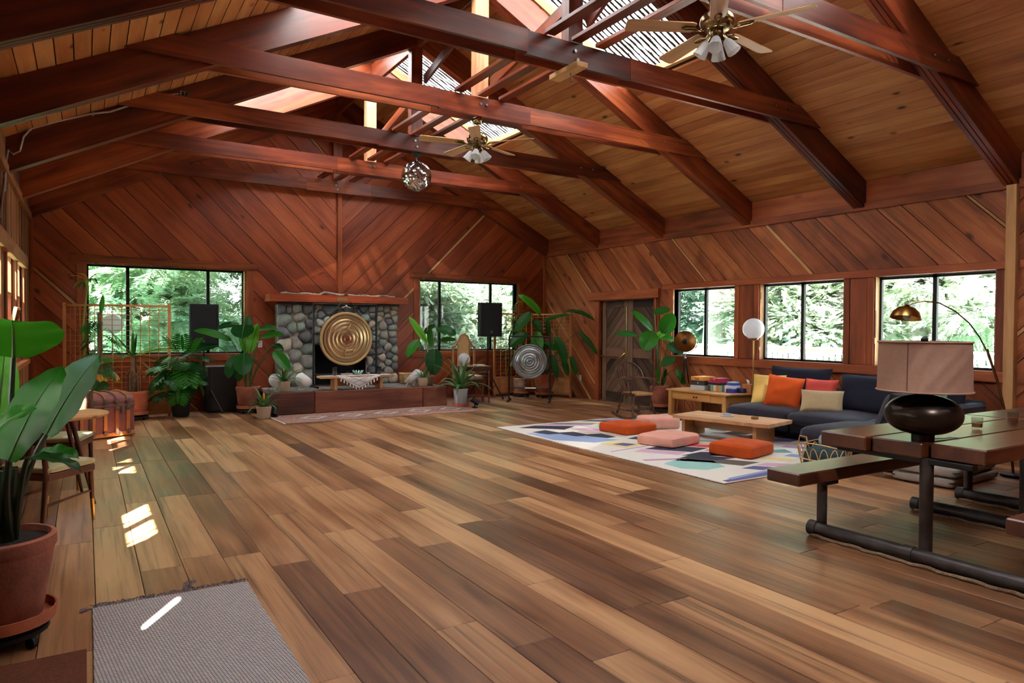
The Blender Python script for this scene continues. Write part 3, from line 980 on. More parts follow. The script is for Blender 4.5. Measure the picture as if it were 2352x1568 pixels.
bx('sill_board', (XR - .025, (3.75 + 9.2) / 2, .935), (.05, 9.2 - 3.75, .125), M['trim'], trim4)
bx('head_casing', (XR - .025, (-2 + 3.64) / 2, 2.22), (.05, 5.6, .095), M['trim'], trim4)
bx('sill_board', (XR - .025, (-2 + 3.64) / 2, .935), (.05, 5.6, .125), M['trim'], trim4)
bx('casing', (XR - .012, 3.45, 1.58), (.03, .12, 1.18), M['trim'], trim4)

# left windows: clear transom over a white blind, heavy red frames
for k, (y0, y1, z0, z1) in enumerate(LW):
    t = struct('window_%d' % (k + 6))
    xg = XL - .05
    zt = 1.82
    for y in ((y0 + .03, y1 - .03, (y0 + y1) / 2) if y1 - y0 > .5 else (y0 + .03, y1 - .03)): bx('window_frame', (xg, y, (z0 + z1) / 2), (.06, .06, z1 - z0), M['trim'], t, ch=.003)
    for z in (z0 + .03, z1 - .02, zt): bx('window_frame', (xg, (y0 + y1) / 2, z), (.06, y1 - y0, .045), M['trim'], t, ch=.003)
    ym = (y0 + y1) / 2
    for a, b in (((y0 + .06, ym - .03), (ym + .03, y1 - .06)) if y1 - y0 > .5 else ((y0 + .06, y1 - .06),)):
        bx('window_pane', (xg, (a + b) / 2, (z1 + zt) / 2), (.006, b - a, z1 - zt - .06), M['glass'], t, ch=0)
        bx('muntin', (xg + .008, a + (b - a) * .36, (z1 + zt) / 2), (.012, .012, z1 - zt - .06), M['trim'], t, ch=0)
        bx('blind', (xg - .02, (a + b) / 2, (z0 + zt) / 2), (.004, b - a, zt - z0 - .06), M['blind'], t, ch=0)
    for y, s in ((y0, -1), (y1, 1)):
        bx('casing', (XL + .012, y + s * .05, (z0 + z1) / 2), (.03, .10, z1 - z0 + .02), M['trim'], t)
trim5 = struct('trim_5')
bx('head_casing', (XL + .03, (1.5 + 11.82) / 2, 2.32), (.06, 10.3, .17), M['left_board'], trim5)
bx('sill_board', (XL + .04, (1.5 + 11.82) / 2, .95), (.08, 10.3, .06), M['trim'], trim5)

# ---- double door
t = struct('door_1')
xd = XR + .05
bx('jamb', (XR + .03, 11.085, 1.02), (.16, .05, 2.04), M['trim'], t)
bx('jamb', (XR + .03, 9.435, 1.02), (.16, .05, 2.04), M['trim'], t)
bx('casing', (XR - .012, 11.17, 1.02), (.03, .10, 2.04), M['trim'], t)
bx('casing', (XR - .012, 9.40, 1.02), (.03, .075, 2.04), M['trim'], t)
bx('head_casing', (XR - .04, 10.355, 2.125), (.09, 2.06, .165), M['trim'], t)
bx('head_jamb', (XR + .03, 10.26, 2.04), (.2, 1.7, .03), M['trim'], t)
for (a, b, dr) in ((10.265, 11.055, -1), (9.465, 10.255, 1)):
    lf = bx('door_leaf', (xd + .02, (a + b) / 2, 1.018), (.02, b - a - .002, 2.034), M['door'], t)
    Mi = lf.matrix_basis.inverted()
    def sub(nm, c, s_, mt=M['door']):
        o = bx(nm, c, s_, mt, None); o.parent = lf; o.matrix_basis = Mi @ o.matrix_basis
        return o
    xx = xd - .004
    sub('stile', (xx, a + .065, 1.01), (.03, .12, 2.0)); sub('stile', (xx, b - .065, 1.01), (.03, .12, 2.0))
    for z, h in ((1.945, .13), (1.0, .19), (.11, .20)): sub('rail', (xx, (a + b) / 2, z), (.03, b - a - .26, h))
    for (z0, z1) in ((.21, .905), (1.095, 1.88)):
        n0 = len(bpy.data.objects)
        hp = [(-1, 0, -(a + .126)), (1, 0, b - .126), (0, -1, -z0), (0, 1, z1)]
        before = set(o.name for o in t.children)
        boards(t, lambda u, v: (xd + .012, u, v), (-1, 0, 0), hp, [], R(45 if dr > 0 else -45), .125, M['door'], (-12, 13), thick=.012, name='door_board', seed=int(a * 10 + z0 * 7), jitter=.002)
        for o in list(t.children):
            if o.name not in before and o.name.startswith('door_board'):
                mw = o.matrix_basis.copy(); o.parent = lf; o.matrix_basis = Mi @ mw
    if dr < 0:
        mb = MB(); mb.tube([(xx - .03, 11.0, .93), (xx - .09, 11.0, .915), (xx - .10, 10.93, .90), (xx - .10, 10.43, .885), (xx - .09, 10.36, .93), (xx - .03, 10.33, .99)], .013, 8)
        mb.build('push_bar', M['brass'], t, True)
        bx('latch_plate', (xx - .02, 10.33, .98), (.02, .07, .2), M['brass'], t)
        mb = MB(); mb.tube([(xx - .02, 10.30, .1), (xx - .02, 10.30, 1.9)], .012, 8)
        mb.build('vertical_rod', M['brass_dark'], t, True)
bx('threshold', (XR + .05, 10.26, .008), (.16, 1.6, .016), M['door'], t)
# ================================================================== fireplace
M['stone_a'] = plain('grey_river_stone', srgb(150, 150, 142), .75, var=.35, vscale=9, bump=.5, bscale=30)
M['stone_b'] = plain('dark_river_stone', srgb(104, 105, 108), .7, var=.4, vscale=9, bump=.5, bscale=30)
M['stone_c'] = plain('tan_river_stone', srgb(190, 182, 162), .8, var=.3, vscale=9, bump=.5, bscale=30)
M['stone_d'] = plain('green_river_stone', srgb(132, 146, 138), .75, var=.35, vscale=9, bump=.5, bscale=30)
M['mortar'] = plain('mortar', srgb(172, 166, 152), .95, var=.2, vscale=14, bump=.5, bscale=50)
M['soot'] = plain('sooty_firebox', srgb(12, 11, 11), .9)
M['hearth_tie'] = wood('hearth_timber', srgb(54, 26, 18), srgb(92, 46, 32), srgb(128, 74, 52), .6, .3, 1.6, .3, (1.0, 9, 9), stain=.5)
M['mantel'] = wood('mantel_redwood', srgb(116, 48, 26), srgb(158, 72, 40), srgb(184, 96, 56), .35, .2, 1.4, .1, (1, 10, 10))
M['slate'] = plain('hearth_slate', srgb(128, 124, 116), .8, var=.4, vscale=5, bump=.4)
HZ = .37
ch = thing('stone_fireplace', 'river stone fireplace surround with a black firebox', 'fireplace')
SY = 12.82                      # front of the mortar
SX0, SX1 = 2.96, 5.22; FX0, FX1, FZ1 = 3.62, 4.60, 1.12
mb = MB(); mb.box(SX0, FX0, SY, YE - .008, HZ, 1.86); mb.build('mortar', M['mortar'], ch)
mb = MB(); mb.box(FX1, SX1, SY, YE - .008, HZ, 1.86); mb.build('mortar', M['mortar'], ch)
mb = MB(); mb.box(FX0, FX1, SY, YE - .008, FZ1, 1.86); mb.build('mortar', M['mortar'], ch)
mb = MB(); mb.box(FX0, FX1, YE - .03, YE - .008, HZ, FZ1); mb.build('firebox', M['soot'], ch)
mb = MB(); mb.box(FX0 - .005, FX0 + .02, SY + .005, YE - .008, HZ, FZ1 + .01); mb.build('firebox', M['soot'], ch)
mb = MB(); mb.box(FX1 - .02, FX1 + .005, SY + .005, YE - .008, HZ, FZ1 + .01); mb.build('firebox', M['soot'], ch)
mb = MB(); mb.box(FX0, FX1, SY + .005, YE - .008, FZ1 - .02, FZ1 + .005); mb.build('firebox', M['soot'], ch)
# stones: relaxed cells, each one a rounded pebble that fills its cell and stands proud of the mortar
rr = random.Random(33)
def in_region(x, z): return SX0 < x < SX1 and HZ < z < 1.86 and not (FX0 < x < FX1 and z < FZ1)
seeds = []
while len(seeds) < 96:
    x, z = rr.uniform(SX0, SX1), rr.uniform(HZ, 1.86)
    if in_region(x, z): seeds.append([x, z, rr.choice([.75, .9, 1.0, 1.15, 1.5])])
samp = []
while len(samp) < 5200:
    x, z = rr.uniform(SX0, SX1), rr.uniform(HZ, 1.86)
    if in_region(x, z): samp.append((x, z))
for it in range(7):
    acc = [[0, 0, 0] for _ in seeds]
    for (x, z) in samp:
        b = min(range(len(seeds)), key=lambda k: ((seeds[k][0] - x) ** 2 + (seeds[k][1] - z) ** 2 * 1.25) / seeds[k][2])
        acc[b][0] += x; acc[b][1] += z; acc[b][2] += 1
    for k, a in enumerate(acc):
        if a[2]: seeds[k][0] += (a[0] / a[2] - seeds[k][0]) * .6; seeds[k][1] += (a[1] / a[2] - seeds[k][1]) * .6
def owner(x, z):
    return min(range(len(seeds)), key=lambda k: ((seeds[k][0] - x) ** 2 + (seeds[k][1] - z) ** 2 * 1.25) / seeds[k][2])
for i, (x, z, wgt) in enumerate(seeds):
    if not in_region(x, z): continue
    sd = rr.uniform(0, 50); V = []; F = []; n = 14
    near = sorted(range(len(seeds)), key=lambda k: (seeds[k][0] - x) ** 2 + (seeds[k][1] - z) ** 2)[:10]
    rads = []
    for k in range(n):
        an = 2 * PI * k / n; r = .02
        while r < .26:
            px, pz = x + math.cos(an) * r, z + math.sin(an) * r
            if not (SX0 - .03 < px < SX1 + .03 and HZ - .01 < pz < 1.87) or (FX0 - .01 < px < FX1 + .01 and pz < FZ1 + .0): break
            if min(near, key=lambda q: ((seeds[q][0] - px) ** 2 + (seeds[q][1] - pz) ** 2 * 1.25) / seeds[q][2]) != i: break
            r += .008
        rads.append(r)
    mean = sum(rads) / n
    rads = [min(r, mean * 1.45) for r in rads]
    rads = [(rads[k - 1] + 2 * rads[k] + rads[(k + 1) % n]) / 4 * .97 - .004 for k in range(n)]
    dep = rr.uniform(.05, .085)
    rings = ((1.0, .012), (1.0, -.1), (.9, -.6), (.66, -.9), (.33, -1.0))
    for (rd, dy) in rings:
        for k in range(n):
            an = 2 * PI * k / n
            f = 1 + .07 * noise.noise(Vector((math.cos(an) * 1.6 + sd, math.sin(an) * 1.6, sd)))
            uu, vv = math.cos(an) * rads[k] * rd * f, math.sin(an) * rads[k] * rd * f
            V.append((x + uu, SY + dy * dep + .008 * noise.noise(Vector((uu * 14, vv * 14, sd))), z + vv))
    for q in range(len(rings) - 1):
        for k in range(n):
            k2 = (k + 1) % n
            F.append((q * n + k, q * n + k2, (q + 1) * n + k2, (q + 1) * n + k))
    F.append(tuple((len(rings) - 1) * n + k for k in range(n)))
    make('stone', V, F, M[rr.choice(['stone_a', 'stone_a', 'stone_b', 'stone_b', 'stone_c', 'stone_d'])], ch, Matrix.Translation((x, SY, z)), True, 50)

mt = bx('mantel', (4.07, 12.82, 1.975), (2.62, .44, .135), M['mantel'])
tag(mt, 'thick red wooden mantel beam above the stone fireplace', 'mantel')
bk = bx('mantel_plaque', (0, 0, 0), (.2, .008, .07), plain('worn_brass_plaque', srgb(150, 108, 66), .5, .3), mt, ch=.002)
bk.matrix_basis = mt.matrix_basis.inverted() @ Matrix.Translation((4.06, 12.596, 1.975))
mb = MB()
mb.tube([(2.98 + 2.2 * k / 22, 12.78 + .04 * math.sin(k * .9), 2.062 + .012 * math.sin(k * 1.7) + (.03 if 8 <= k <= 10 else 0)) for k in range(23)], [.014 + .008 * abs(math.sin(k * 1.3)) for k in range(23)], 8)
br = mb.build('driftwood_branch', plain('grey_driftwood', srgb(176, 160, 146), .9, var=.4, vscale=30), None, True)
tag(br, 'long pale driftwood branch lying along the mantel', 'branch')
mb = MB(); mb.ball((4.17, 12.70, 2.075), .032, 12, 8)
tag(mb.build('pine_cone', plain('pine_cone_brown', srgb(92, 58, 36), .8, bump=.9, bscale=90), None, True), 'small brown cone on the middle of the mantel', 'cone')
# light strip clips under the mantel
rod = bx('curtain_rod', (4.07, 12.66, 1.888), (2.3, .03, .025), M['black_metal'])
tag(rod, 'black rod running under the mantel', 'rod')

hb = thing('hearth', 'raised hearth of dark timbers with a slate top', 'hearth')
bx('hearth_timber', (2.90 - .0, 11.73, HZ / 2), (.76, .18, HZ), M['hearth_tie'], hb, ch=.012)
bx('hearth_timber', (4.28, 11.73, HZ / 2), (1.98, .18, HZ), M['hearth_tie'], hb, ch=.012)
bx('hearth_timber', (5.52, 11.73, HZ / 2), (.48, .18, HZ), M['hearth_tie'], hb, ch=.012)
bx('hearth_timber', (2.61, 12.42, HZ / 2), (.18, 1.19, HZ), M['hearth_tie'], hb, ch=.012)
bx('hearth_timber', (5.67, 12.42, HZ / 2), (.18, 1.19, HZ), M['hearth_tie'], hb, ch=.012)
mb = MB(); mb.box(2.70, 5.58, 11.82, YE - .03, 0, HZ - .03); mb.build('hearth_core', M['mortar'], hb)
rr = random.Random(8)
y = 11.825
while y < 12.75:
    h = rr.uniform(.26, .38); x = 2.705
    while x < 5.55:
        w = min(rr.uniform(.34, .62), 5.575 - x)
        if w > .08:
            ye = min(y + h, 12.81)
            bx('slate_slab', (x + w / 2, (y + ye) / 2, HZ - .022), (w - .012, ye - y - .012, .036 + rr.uniform(0, .008)), M['slate'], hb, ch=.006)
        x += w
    y += h

# ================================================================== gongs
def gong_mat(name, c0, c1, c2, freq, rough):
    m, t, out = nt(name)
    p = principled(t, out, Roughness=rough, Metallic=1.0)
    L = t.links
    tc = t.nodes.new('ShaderNodeTexCoord'); ln = t.nodes.new('ShaderNodeVectorMath'); ln.operation = 'LENGTH'
    sp = t.nodes.new('ShaderNodeSeparateXYZ'); cb = t.nodes.new('ShaderNodeCombineXYZ')
    L.new(tc.outputs['Object'], sp.inputs[0]); L.new(sp.outputs['X'], cb.inputs[0]); L.new(sp.outputs['Z'], cb.inputs[2]); L.new(cb.outputs[0], ln.inputs[0])
    n = t.nodes.new('ShaderNodeTexNoise'); n.noise_dimensions = '1D'; n.inputs['Scale'].default_value = freq; n.inputs['Detail'].default_value = 3
    L.new(ln.outputs['Value'], n.inputs['W'])
    r = t.nodes.new('ShaderNodeValToRGB'); e = r.color_ramp.elements
    e[0].position = .38; e[0].color = c0; e[1].position = .62; e[1].color = c1
    L.new(n.outputs['Fac'], r.inputs[0])
    # heat-tinted centre
    r2 = t.nodes.new('ShaderNodeValToRGB'); e = r2.color_ramp.elements
    e[0].position = .0; e[0].color = (1, 1, 1, 1); e[1].position = .16; e[1].color = (0, 0, 0, 1)
    L.new(ln.outputs['Value'], r2.inputs[0])
    mx = t.nodes.new('ShaderNodeMixRGB'); mx.inputs[2].default_value = c2
    L.new(r2.outputs[0], mx.inputs[0]); L.new(r.outputs[0], mx.inputs[1]); L.new(mx.outputs[0], p.inputs['Base Color'])
    b = t.nodes.new('ShaderNodeBump'); b.inputs['Strength'].default_value = .5; b.inputs['Distance'].default_value = .004
    L.new(n.outputs['Fac'], b.inputs['Height']); L.new(b.outputs[0], p.inputs['Normal'])
    return m
M['gong_gold'] = gong_mat('bronze_gong', srgb(186, 152, 104), srgb(236, 210, 164), srgb(150, 60, 50), 40, .26)
M['gong_silver'] = gong_mat('silver_gong', srgb(110, 118, 128), srgb(206, 210, 212), srgb(130, 150, 160), 60, .24)
M['gong_rim'] = plain('hammered_bronze', srgb(196, 166, 116), .3, 1.0, bump=.4, bscale=120)
M['gong_rim2'] = plain('dark_silver_rim', srgb(110, 122, 122), .3, 1.0, bump=.4, bscale=120)
def gong(name, c, r, fmat, rmat, label, rz, extra):
    t = thing(name, label, 'gong', c, rz)
    prof = []
    n = 26
    for i in range(n + 1):
        q = i / n
        y = -.02 * (1 - (q / .9) ** 2) if q < .9 else .0
        y += .004 * math.sin(q * 40)
        prof.append((max(r * .93 * q, 1e-6), y))
    Mx = Matrix.Rotation(R(90), 4, 'X')
    mb = MB(); mb.lathe(prof, 56, M=Matrix(((1, 0, 0, 0), (0, 0, 1, 0), (0, 1, 0, 0), (0, 0, 0, 1))))
    mb.build('gong_face', fmat, t, True, 180)
    mb = MB(); mb.lathe([(r * .90, .0), (r * .95, -.012), (r, -.004), (r, .05), (r * .97, .055), (r * .93, .02), (r * .90, 0)], 56, M=Matrix(((1, 0, 0, 0), (0, 0, 1, 0), (0, 1, 0, 0), (0, 0, 0, 1))))
    mb.build('gong_rim', rmat, t, True, 60)
    for ring in extra:
        mb = MB(); mb.tube(ring, .006, 6); mb.build('engraved_line', M['gong_rim'] if rmat is M['gong_rim'] else M['gong_rim2'], t, True)
    for s in (-1, 1):
        mb = MB(); mb.tube([(s * r * .62, .03, r * .78), (s * .07, .03, r + (.20 if r > .4 else .12))], .006, 6)
        mb.build('hanging_cord', M['black_metal'], t)
    return t
def spiral(a0, a1, r0, r1, y=-.024, n=16):
    return [(math.cos(a0 + (a1 - a0) * k / n) * (r0 + (r1 - r0) * k / n), y, math.sin(a0 + (a1 - a0) * k / n) * (r0 + (r1 - r0) * k / n)) for k in range(n + 1)]
wav = lambda x0, z0, x1, z1: [(x0 + (x1 - x0) * k / 10 + .03 * math.sin(k / 10 * 2 * PI), -.026, z0 + (z1 - z0) * k / 10) for k in range(11)]
gong('large_gong', (4.065, 12.36, 1.245), .49, M['gong_gold'], M['gong_rim'], 'large shining bronze gong hung in front of the fireplace', 0,
     [wav(.04, .33, .06, .12), wav(-.03, -.12, .0, -.33), spiral(R(75), R(-60), .17, .26), spiral(R(200), R(300), .17, .22)])
def gong_stand(name, x0, x1, y, z0, zt, label, cross, rz=0, foot=.28):
    c = ((x0 + x1) / 2, y, z0); w = (x1 - x0) / 2
    t = thing(name, label, 'stand', c, rz)
    H = zt - z0
    for s in (-1, 1):
        mb = MB(); mb.tube([(s * w, 0, .03), (s * w, 0, H)], .018, 10); mb.build('upright', M['black_metal'], t, True)
        mb = MB(); mb.tube([(s * w, -foot, .018), (s * w, foot, .018)], .018, 10); mb.build('foot', M['black_metal'], t, True)
    mb = MB(); mb.tube([(-w - .01, 0, H), (w + .01, 0, H)], .018, 10); mb.build('top_bar', M['black_metal'], t, True)
    mb = MB(); mb.tube([(-w, 0, cross - z0), (w, 0, cross - z0)], .014, 10); mb.build('cross_bar', M['black_metal'], t, True)
    bx('maker_label', (.02, -.016, cross - z0), (.22, .004, .018), M['white'], t, ch=0)
    return t
gs = gong_stand('gong_stand', 3.48, 4.66, 12.42, HZ, 1.875, 'black tubular stand holding the large bronze gong', .60)
mb = MB(); mb.ball((-.0, -.03, 1.47), .035, 10, 8); mb.tube([(-.08, -.03, 1.44), (0, -.03, 1.47), (.08, -.03, 1.44)], .012, 8)
mb.build('hook_clamp', M['steel'], gs, True)
GA = math.atan2(11.284 - 11.869, 7.845 - 7.27)
gong_stand('gong_stand', 7.5575 - .41, 7.5575 + .41, 11.576, 0, 1.30, 'black tubular stand holding the small dark gong', .27, GA * .85, .24)
gong('small_gong', (7.53, 11.53, .80), .345, M['gong_silver'], M['gong_rim2'], 'small dark silver gong hung in front of the terracotta pots', GA * .85,
     [spiral(R(90), R(400), .05, .17, n=28), spiral(R(0), R(350), .20, .22, n=32), [(-.05, -.026, -.07), (-.12, -.026, -.17)]])

# ================================================================== altar bench
M['oak_slab'] = wood('raw_slab', srgb(150, 96, 60), srgb(204, 152, 106), srgb(228, 184, 138), .6, .3, 1.5, .2, (1, 9, 9))
M['oak_leg'] = wood('slab_leg', srgb(140, 90, 54), srgb(178, 124, 80), srgb(204, 152, 106), .55, .2, 1.5, .2, (1, 9, 9))
def slab_top(L, W, T, seed, n=18, cut=.0):
    rr = random.Random(seed); V = []; F = []
    for i in range(n + 1):
        x = -L / 2 + L * i / n
        e0 = -W / 2 + rr.uniform(-.012, .012) + cut * max(0, abs(i / n - .5) * 2 - .8)
        e1 = W / 2 + rr.uniform(-.012, .012) - cut * max(0, abs(i / n - .5) * 2 - .8)
        V += [(x, e0 + .012, 0), (x, e1 - .012, 0), (x, e1, T), (x, e0, T)]
    for i in range(n):
        a = i * 4
        for k in range(4): F.append((a + k, a + (k + 1) % 4, a + 4 + (k + 1) % 4, a + 4 + k))
    F.append((0, 3, 2, 1)); F.append((n * 4, n * 4 + 1, n * 4 + 2, n * 4 + 3))
    return V, F
al = thing('altar_bench', 'low pale wooden bench on the hearth with a white cloth', 'bench', (4.07, 11.83, HZ))
V, F = slab_top(1.32, .30, .035, 3); make('bench_top', [(v[0], v[1], v[2] + .205) for v in V], F, M['oak_slab'], al)
for s in (-.40, .42): bx('leg', (s, 0, .102), (.05, .24, .204), M['oak_leg'], al)
bx('stretcher', (0, .02, .13), (.78, .025, .13), M['oak_leg'], al)
# crocheted cloth with a pointed drop and tassels
M['crochet'] = plain('white_crochet', srgb(226, 220, 214), .95, var=.12, vscale=40, bump=.8, bscale=160)
cl = thing('crochet_cloth', 'white crocheted cloth with tassels draped over the altar bench', 'cloth', (4.07, 11.83, HZ))
V = []; F = []; n = 16
for i in range(n + 1):
    x = -.62 + 1.24 * i / n
    V += [(x, .13, .2445), (x, -.13, .2445)]
for i in range(n): F.append((i * 2, i * 2 + 1, i * 2 + 3, i * 2 + 2))
make('cloth_top', V, F, M['crochet'], cl)
V = []; F = []; m = 6
for i in range(n + 1):
    x = -.40 + .80 * i / n; d = max(.0, .215 * (1 - abs(x) / .40))
    for j in range(m + 1):
        q = j / m
        V.append((x, -.13 - .028 * min(1, q * 3) - .006 * math.sin(i * 1.3) * q, .2445 - d * q - .0005))
for i in range(n):
    for j in range(m):
        a = i * (m + 1) + j; F.append((a, a + 1, a + m + 2, a + m + 1))
make('cloth_drop', V, F, M['crochet'], cl, None, True, 180)
for i in range(1, 14):
    x = -.38 + .76 * i / 14; d = .215 * (1 - abs(x) / .40)
    mb = MB(); mb.tube([(x, -.162, .243 - d), (x, -.164, .225 - d), (x, -.166, .19 - d)], [.004, .011, .009], 6)
    mb.build('tassel', M['crochet'], cl, True)
M['navy_stitch'] = plain('navy_stitching', srgb(44, 44, 58), .9)
for a, b in (((-.30, .20), (.02, .06)), ((.30, .20), (-.02, .06)), ((-.16, .225), (.12, .12)), ((.16, .225), (-.12, .12))):
    mb = MB(); mb.tube([(a[0], -.166, a[1]), (b[0], -.172, b[1])], .003, 5); mb.build('stitch_line', M['navy_stitch'], cl)
def tumbler(name, label, cat, loc, r, h, mat, inner=None, group=None):
    t = thing(name, label, cat, loc, 0, group)
    mb = MB(); mb.lathe([(r * .82, 0), (r * .9, .004), (r, h), (r * .92, h), (r * .82, .012), (1e-5, .012)], 20); mb.build('glass_cup', mat, t, True, 50)
    if inner:
        mb = MB(); mb.lathe([(1e-5, .013), (r * .8, .013), (r * .84, h * .5), (1e-5, h * .5)], 16); mb.build('candle', inner, t, True, 50)
    return t
M['wax'] = plain('candle_wax', srgb(226, 214, 196), .5)
M['black_glass'] = plain('black_glass', srgb(14, 14, 16), .08, 0, .5, coat=.6)
zt = HZ + .245
tumbler('candle_holder', 'tall black glass candle holder at the left end of the altar', 'candle holder', (3.69, 11.85, zt), .04, .15, M['black_glass'], M['wax'])
tumbler('candle_holder', 'tall black glass candle holder at the right end of the altar', 'candle holder', (4.50, 11.85, zt), .04, .14, M['black_glass'], M['wax'])
tumbler('votive', 'small clear glass votive left of the green lotus bowl', 'votive', (3.90, 11.80, zt), .034, .08, M['clear_glass'], M['wax'])
tumbler('votive', 'small clear glass votive right of the green lotus bowl', 'votive', (4.28, 11.80, zt), .032, .08, M['clear_glass'], M['wax'])
lt = thing('lotus_bowl', 'pale green glass lotus bowl in the middle of the altar', 'bowl', (4.09, 11.80, zt))
M['jade'] = plain('pale_green_glass', srgb(150, 190, 176), .15, 0, .6, coat=.4)
mb = MB(); mb.lathe([(.04, 0), (.05, .01), (.075, .045), (.07, .045), (.045, .014), (1e-5, .014)], 20); mb.build('bowl', M['jade'], lt, True)
for k in range(12):
    a = 2 * PI * k / 12; c, s = math.cos(a), math.sin(a)
    V = [(c * .06 - s * .018, s * .06 + c * .018, .03), (c * .06 + s * .018, s * .06 - c * .018, .03), (c * .09 + s * .012, s * .09 - c * .012, .062), (c * .10, s * .10, .085), (c * .09 - s * .012, s * .09 + c * .012, .062)]
    V2 = [(v[0] * .95, v[1] * .95, v[2] + .004) for v in V]
    make('petal', V + V2, [(0, 1, 2, 3, 4), (9, 8, 7, 6, 5)] + [(i, 5 + i, 5 + (i + 1) % 5, (i + 1) % 5) for i in range(5)], M['jade'], lt)

# egg lamps on wire feet
def egg_lamp(label, loc, rz, tilt, r=.15):
    t = thing('egg_lamp', label, 'lamp', loc, rz, 'white lamps on the hearth')
    Mx = Matrix.Rotation(tilt, 4, 'Y')
    prof = [(1e-5, -r * .9)] + [(r * math.sin(PI * q / 12), -r * .9 * math.cos(PI * q / 12)) for q in range(1, 10)] + [(r * .62, r * .62), (r * .55, r * .64), (1e-5, r * .60)]
    mb = MB(); mb.lathe(prof, 24, (0, 0, r * .95 + .03), M=Mx); mb.build('shade', M['white'], t, True, 60)
    for s in (-1, 1):
        mb = MB(); mb.tube([(-.06, s * .05, r * .5), (-.09, s * .06, .006), (.0, s * .06, .006), (.05, s * .05, r * .45)], .005, 6); mb.build('wire_foot', M['white'], t, True)
    return t
egg_lamp('white egg-shaped lamp on wire feet right of the hearth bromeliad', (3.20, 12.02, HZ), R(-10), R(38), .145)
egg_lamp('white egg-shaped lamp half hidden behind the hearth bromeliad', (2.80, 12.22, HZ), R(20), R(20), .14)
def dish_lamp(label, loc, rz, tilt):
    t = thing('dish_lamp', label, 'lamp', loc, rz, 'white lamps on the hearth')
    Mx = Matrix.Rotation(tilt, 4, 'Y'); r = .15
    mb = MB(); mb.lathe([(1e-5, -.11), (.06, -.105), (.11, -.07), (.14, -.02), (r, .03), (r * .95, .034), (1e-5, .03)], 24, (0, 0, .17), M=Mx); mb.build('shade', M['white'], t, True, 60)
    mb = MB(); mb.tube([(-.10, .07, .006), (-.05, .06, .08), (.0, .06, .07), (.05, .07, .006)], .006, 6); mb.build('wire_foot', M['white'], t, True)
    mb = MB(); mb.tube([(-.10, -.07, .006), (-.05, -.06, .08), (.0, -.06, .07), (.05, -.07, .006)], .006, 6); mb.build('wire_foot', M['white'], t, True)
dish_lamp('white dish lamp tilted upward at the right end of the hearth', (5.17, 11.95, HZ), R(-20), R(-50))
dish_lamp('white dish lamp peeking from behind the right hearth pot', (5.42, 12.12, HZ), R(10), R(50))
tumbler('small_dish', 'small white dish at the left corner of the hearth', 'dish', (2.60, 12.2, HZ), .06, .04, M['white'])

# wicker basket
M['wicker'] = wood('wicker', srgb(160, 120, 76), srgb(204, 166, 112), srgb(226, 194, 144), .7, 0, 1, .2, (6, 6, 40))
bk = thing('wicker_basket', 'rectangular wicker basket against the wall beside the stones', 'basket', (5.40, 12.5, HZ + .0))
for k in range(7):
    z = .015 + k * .03
    w, d = .17 + k * .003, .12 + k * .002
    pth = [(-w, -d, z), (0, -d - .004 * (-1) ** k, z), (w, -d, z), (w, 0, z), (w, d, z), (0, d, z), (-w, d, z), (-w, 0, z), (-w, -d, z)]
    mb = MB(); mb.tube(pth, .0165, 6); mb.build('weave_row', M['wicker'], bk, True)
mb = MB(); mb.box(-.165, .165, -.115, .115, .0, .012); mb.build('base', M['wicker'], bk)

# ================================================================== rugs
def rug_thread_mat(name, ca, cb, scale, ang=45, xrot=0):
    m, t, out = nt(name)
    p = principled(t, out, Roughness=.95); p.inputs['Specular IOR Level'].default_value = .1
    L = t.links
    tc = t.nodes.new('ShaderNodeTexCoord')
    mp = t.nodes.new('ShaderNodeMapping'); mp.inputs['Scale'].default_value = (scale, scale, scale); mp.inputs['Rotation'].default_value = (R(xrot), 0, R(ang))
    L.new(tc.outputs['Object'], mp.inputs[0])
    n = t.nodes.new('ShaderNodeTexNoise'); n.inputs['Scale'].default_value = .5; n.inputs['Detail'].default_value = 2
    L.new(mp.outputs[0], n.inputs['Vector'])
    b = t.nodes.new('ShaderNodeTexBrick'); b.inputs['Scale'].default_value = 1.0
    b.inputs['Color1'].default_value = ca; b.inputs['Color2'].default_value = tuple(c * .82 for c in ca[:3]) + (1,); b.inputs['Mortar'].default_value = cb
    b.inputs['Mortar Size'].default_value = .085; b.inputs['Brick Width'].default_value = .9; b.inputs['Row Height'].default_value = .42
    L.new(mp.outputs[0], b.inputs['Vector'])
    L.new(b.outputs['Color'], p.inputs['Base Color'])
    return m
g = thing('woven_rug', 'pale grey woven rug with frayed ends in the foreground', 'rug', (.40, 2.45, 0))
mb = MB(); mb.box(-.375, .375, -1.65, 1.65, .001, .011, .003); mb.build('rug_body', rug_thread_mat('grey_weave', srgb(230, 224, 220), srgb(84, 72, 80), 46, 40), g)
fr_m = plain('frayed_yarn', srgb(120, 106, 112), .95, var=.5, vscale=60)
rr = random.Random(2)
mb = MB()
for k in range(150):
    x = -.375 + .75 * k / 149
    mb.tube([(x, 1.648, .006), (x + rr.uniform(-.01, .012), 1.665 + rr.uniform(0, .012), .012 + rr.uniform(-.004, .012)), (x + rr.uniform(-.012, .02), 1.675 + rr.uniform(0, .016), .006 + rr.uniform(0, .012))], .0024, 4)
o = mb.build('fringe', fr_m, g); o['kind'] = 'stuff'
mb = MB()
for k in range(7): mb.tube([(.045 + k * .004, 1.65, .008), (.05 + k * .006, 1.665, .03), (.055 + k * .01, 1.675, .055 + .004 * (k % 3))], .003, 5)
mb.build('loose_tuft', fr_m, g)
mb = MB()
for k in range(5): mb.tube([(-.37, 1.64, .008), (-.40, 1.645 + k * .005, .01), (-.43, 1.63 + k * .009, .006)], .003, 5)
mb.build('loose_tuft', fr_m, g)
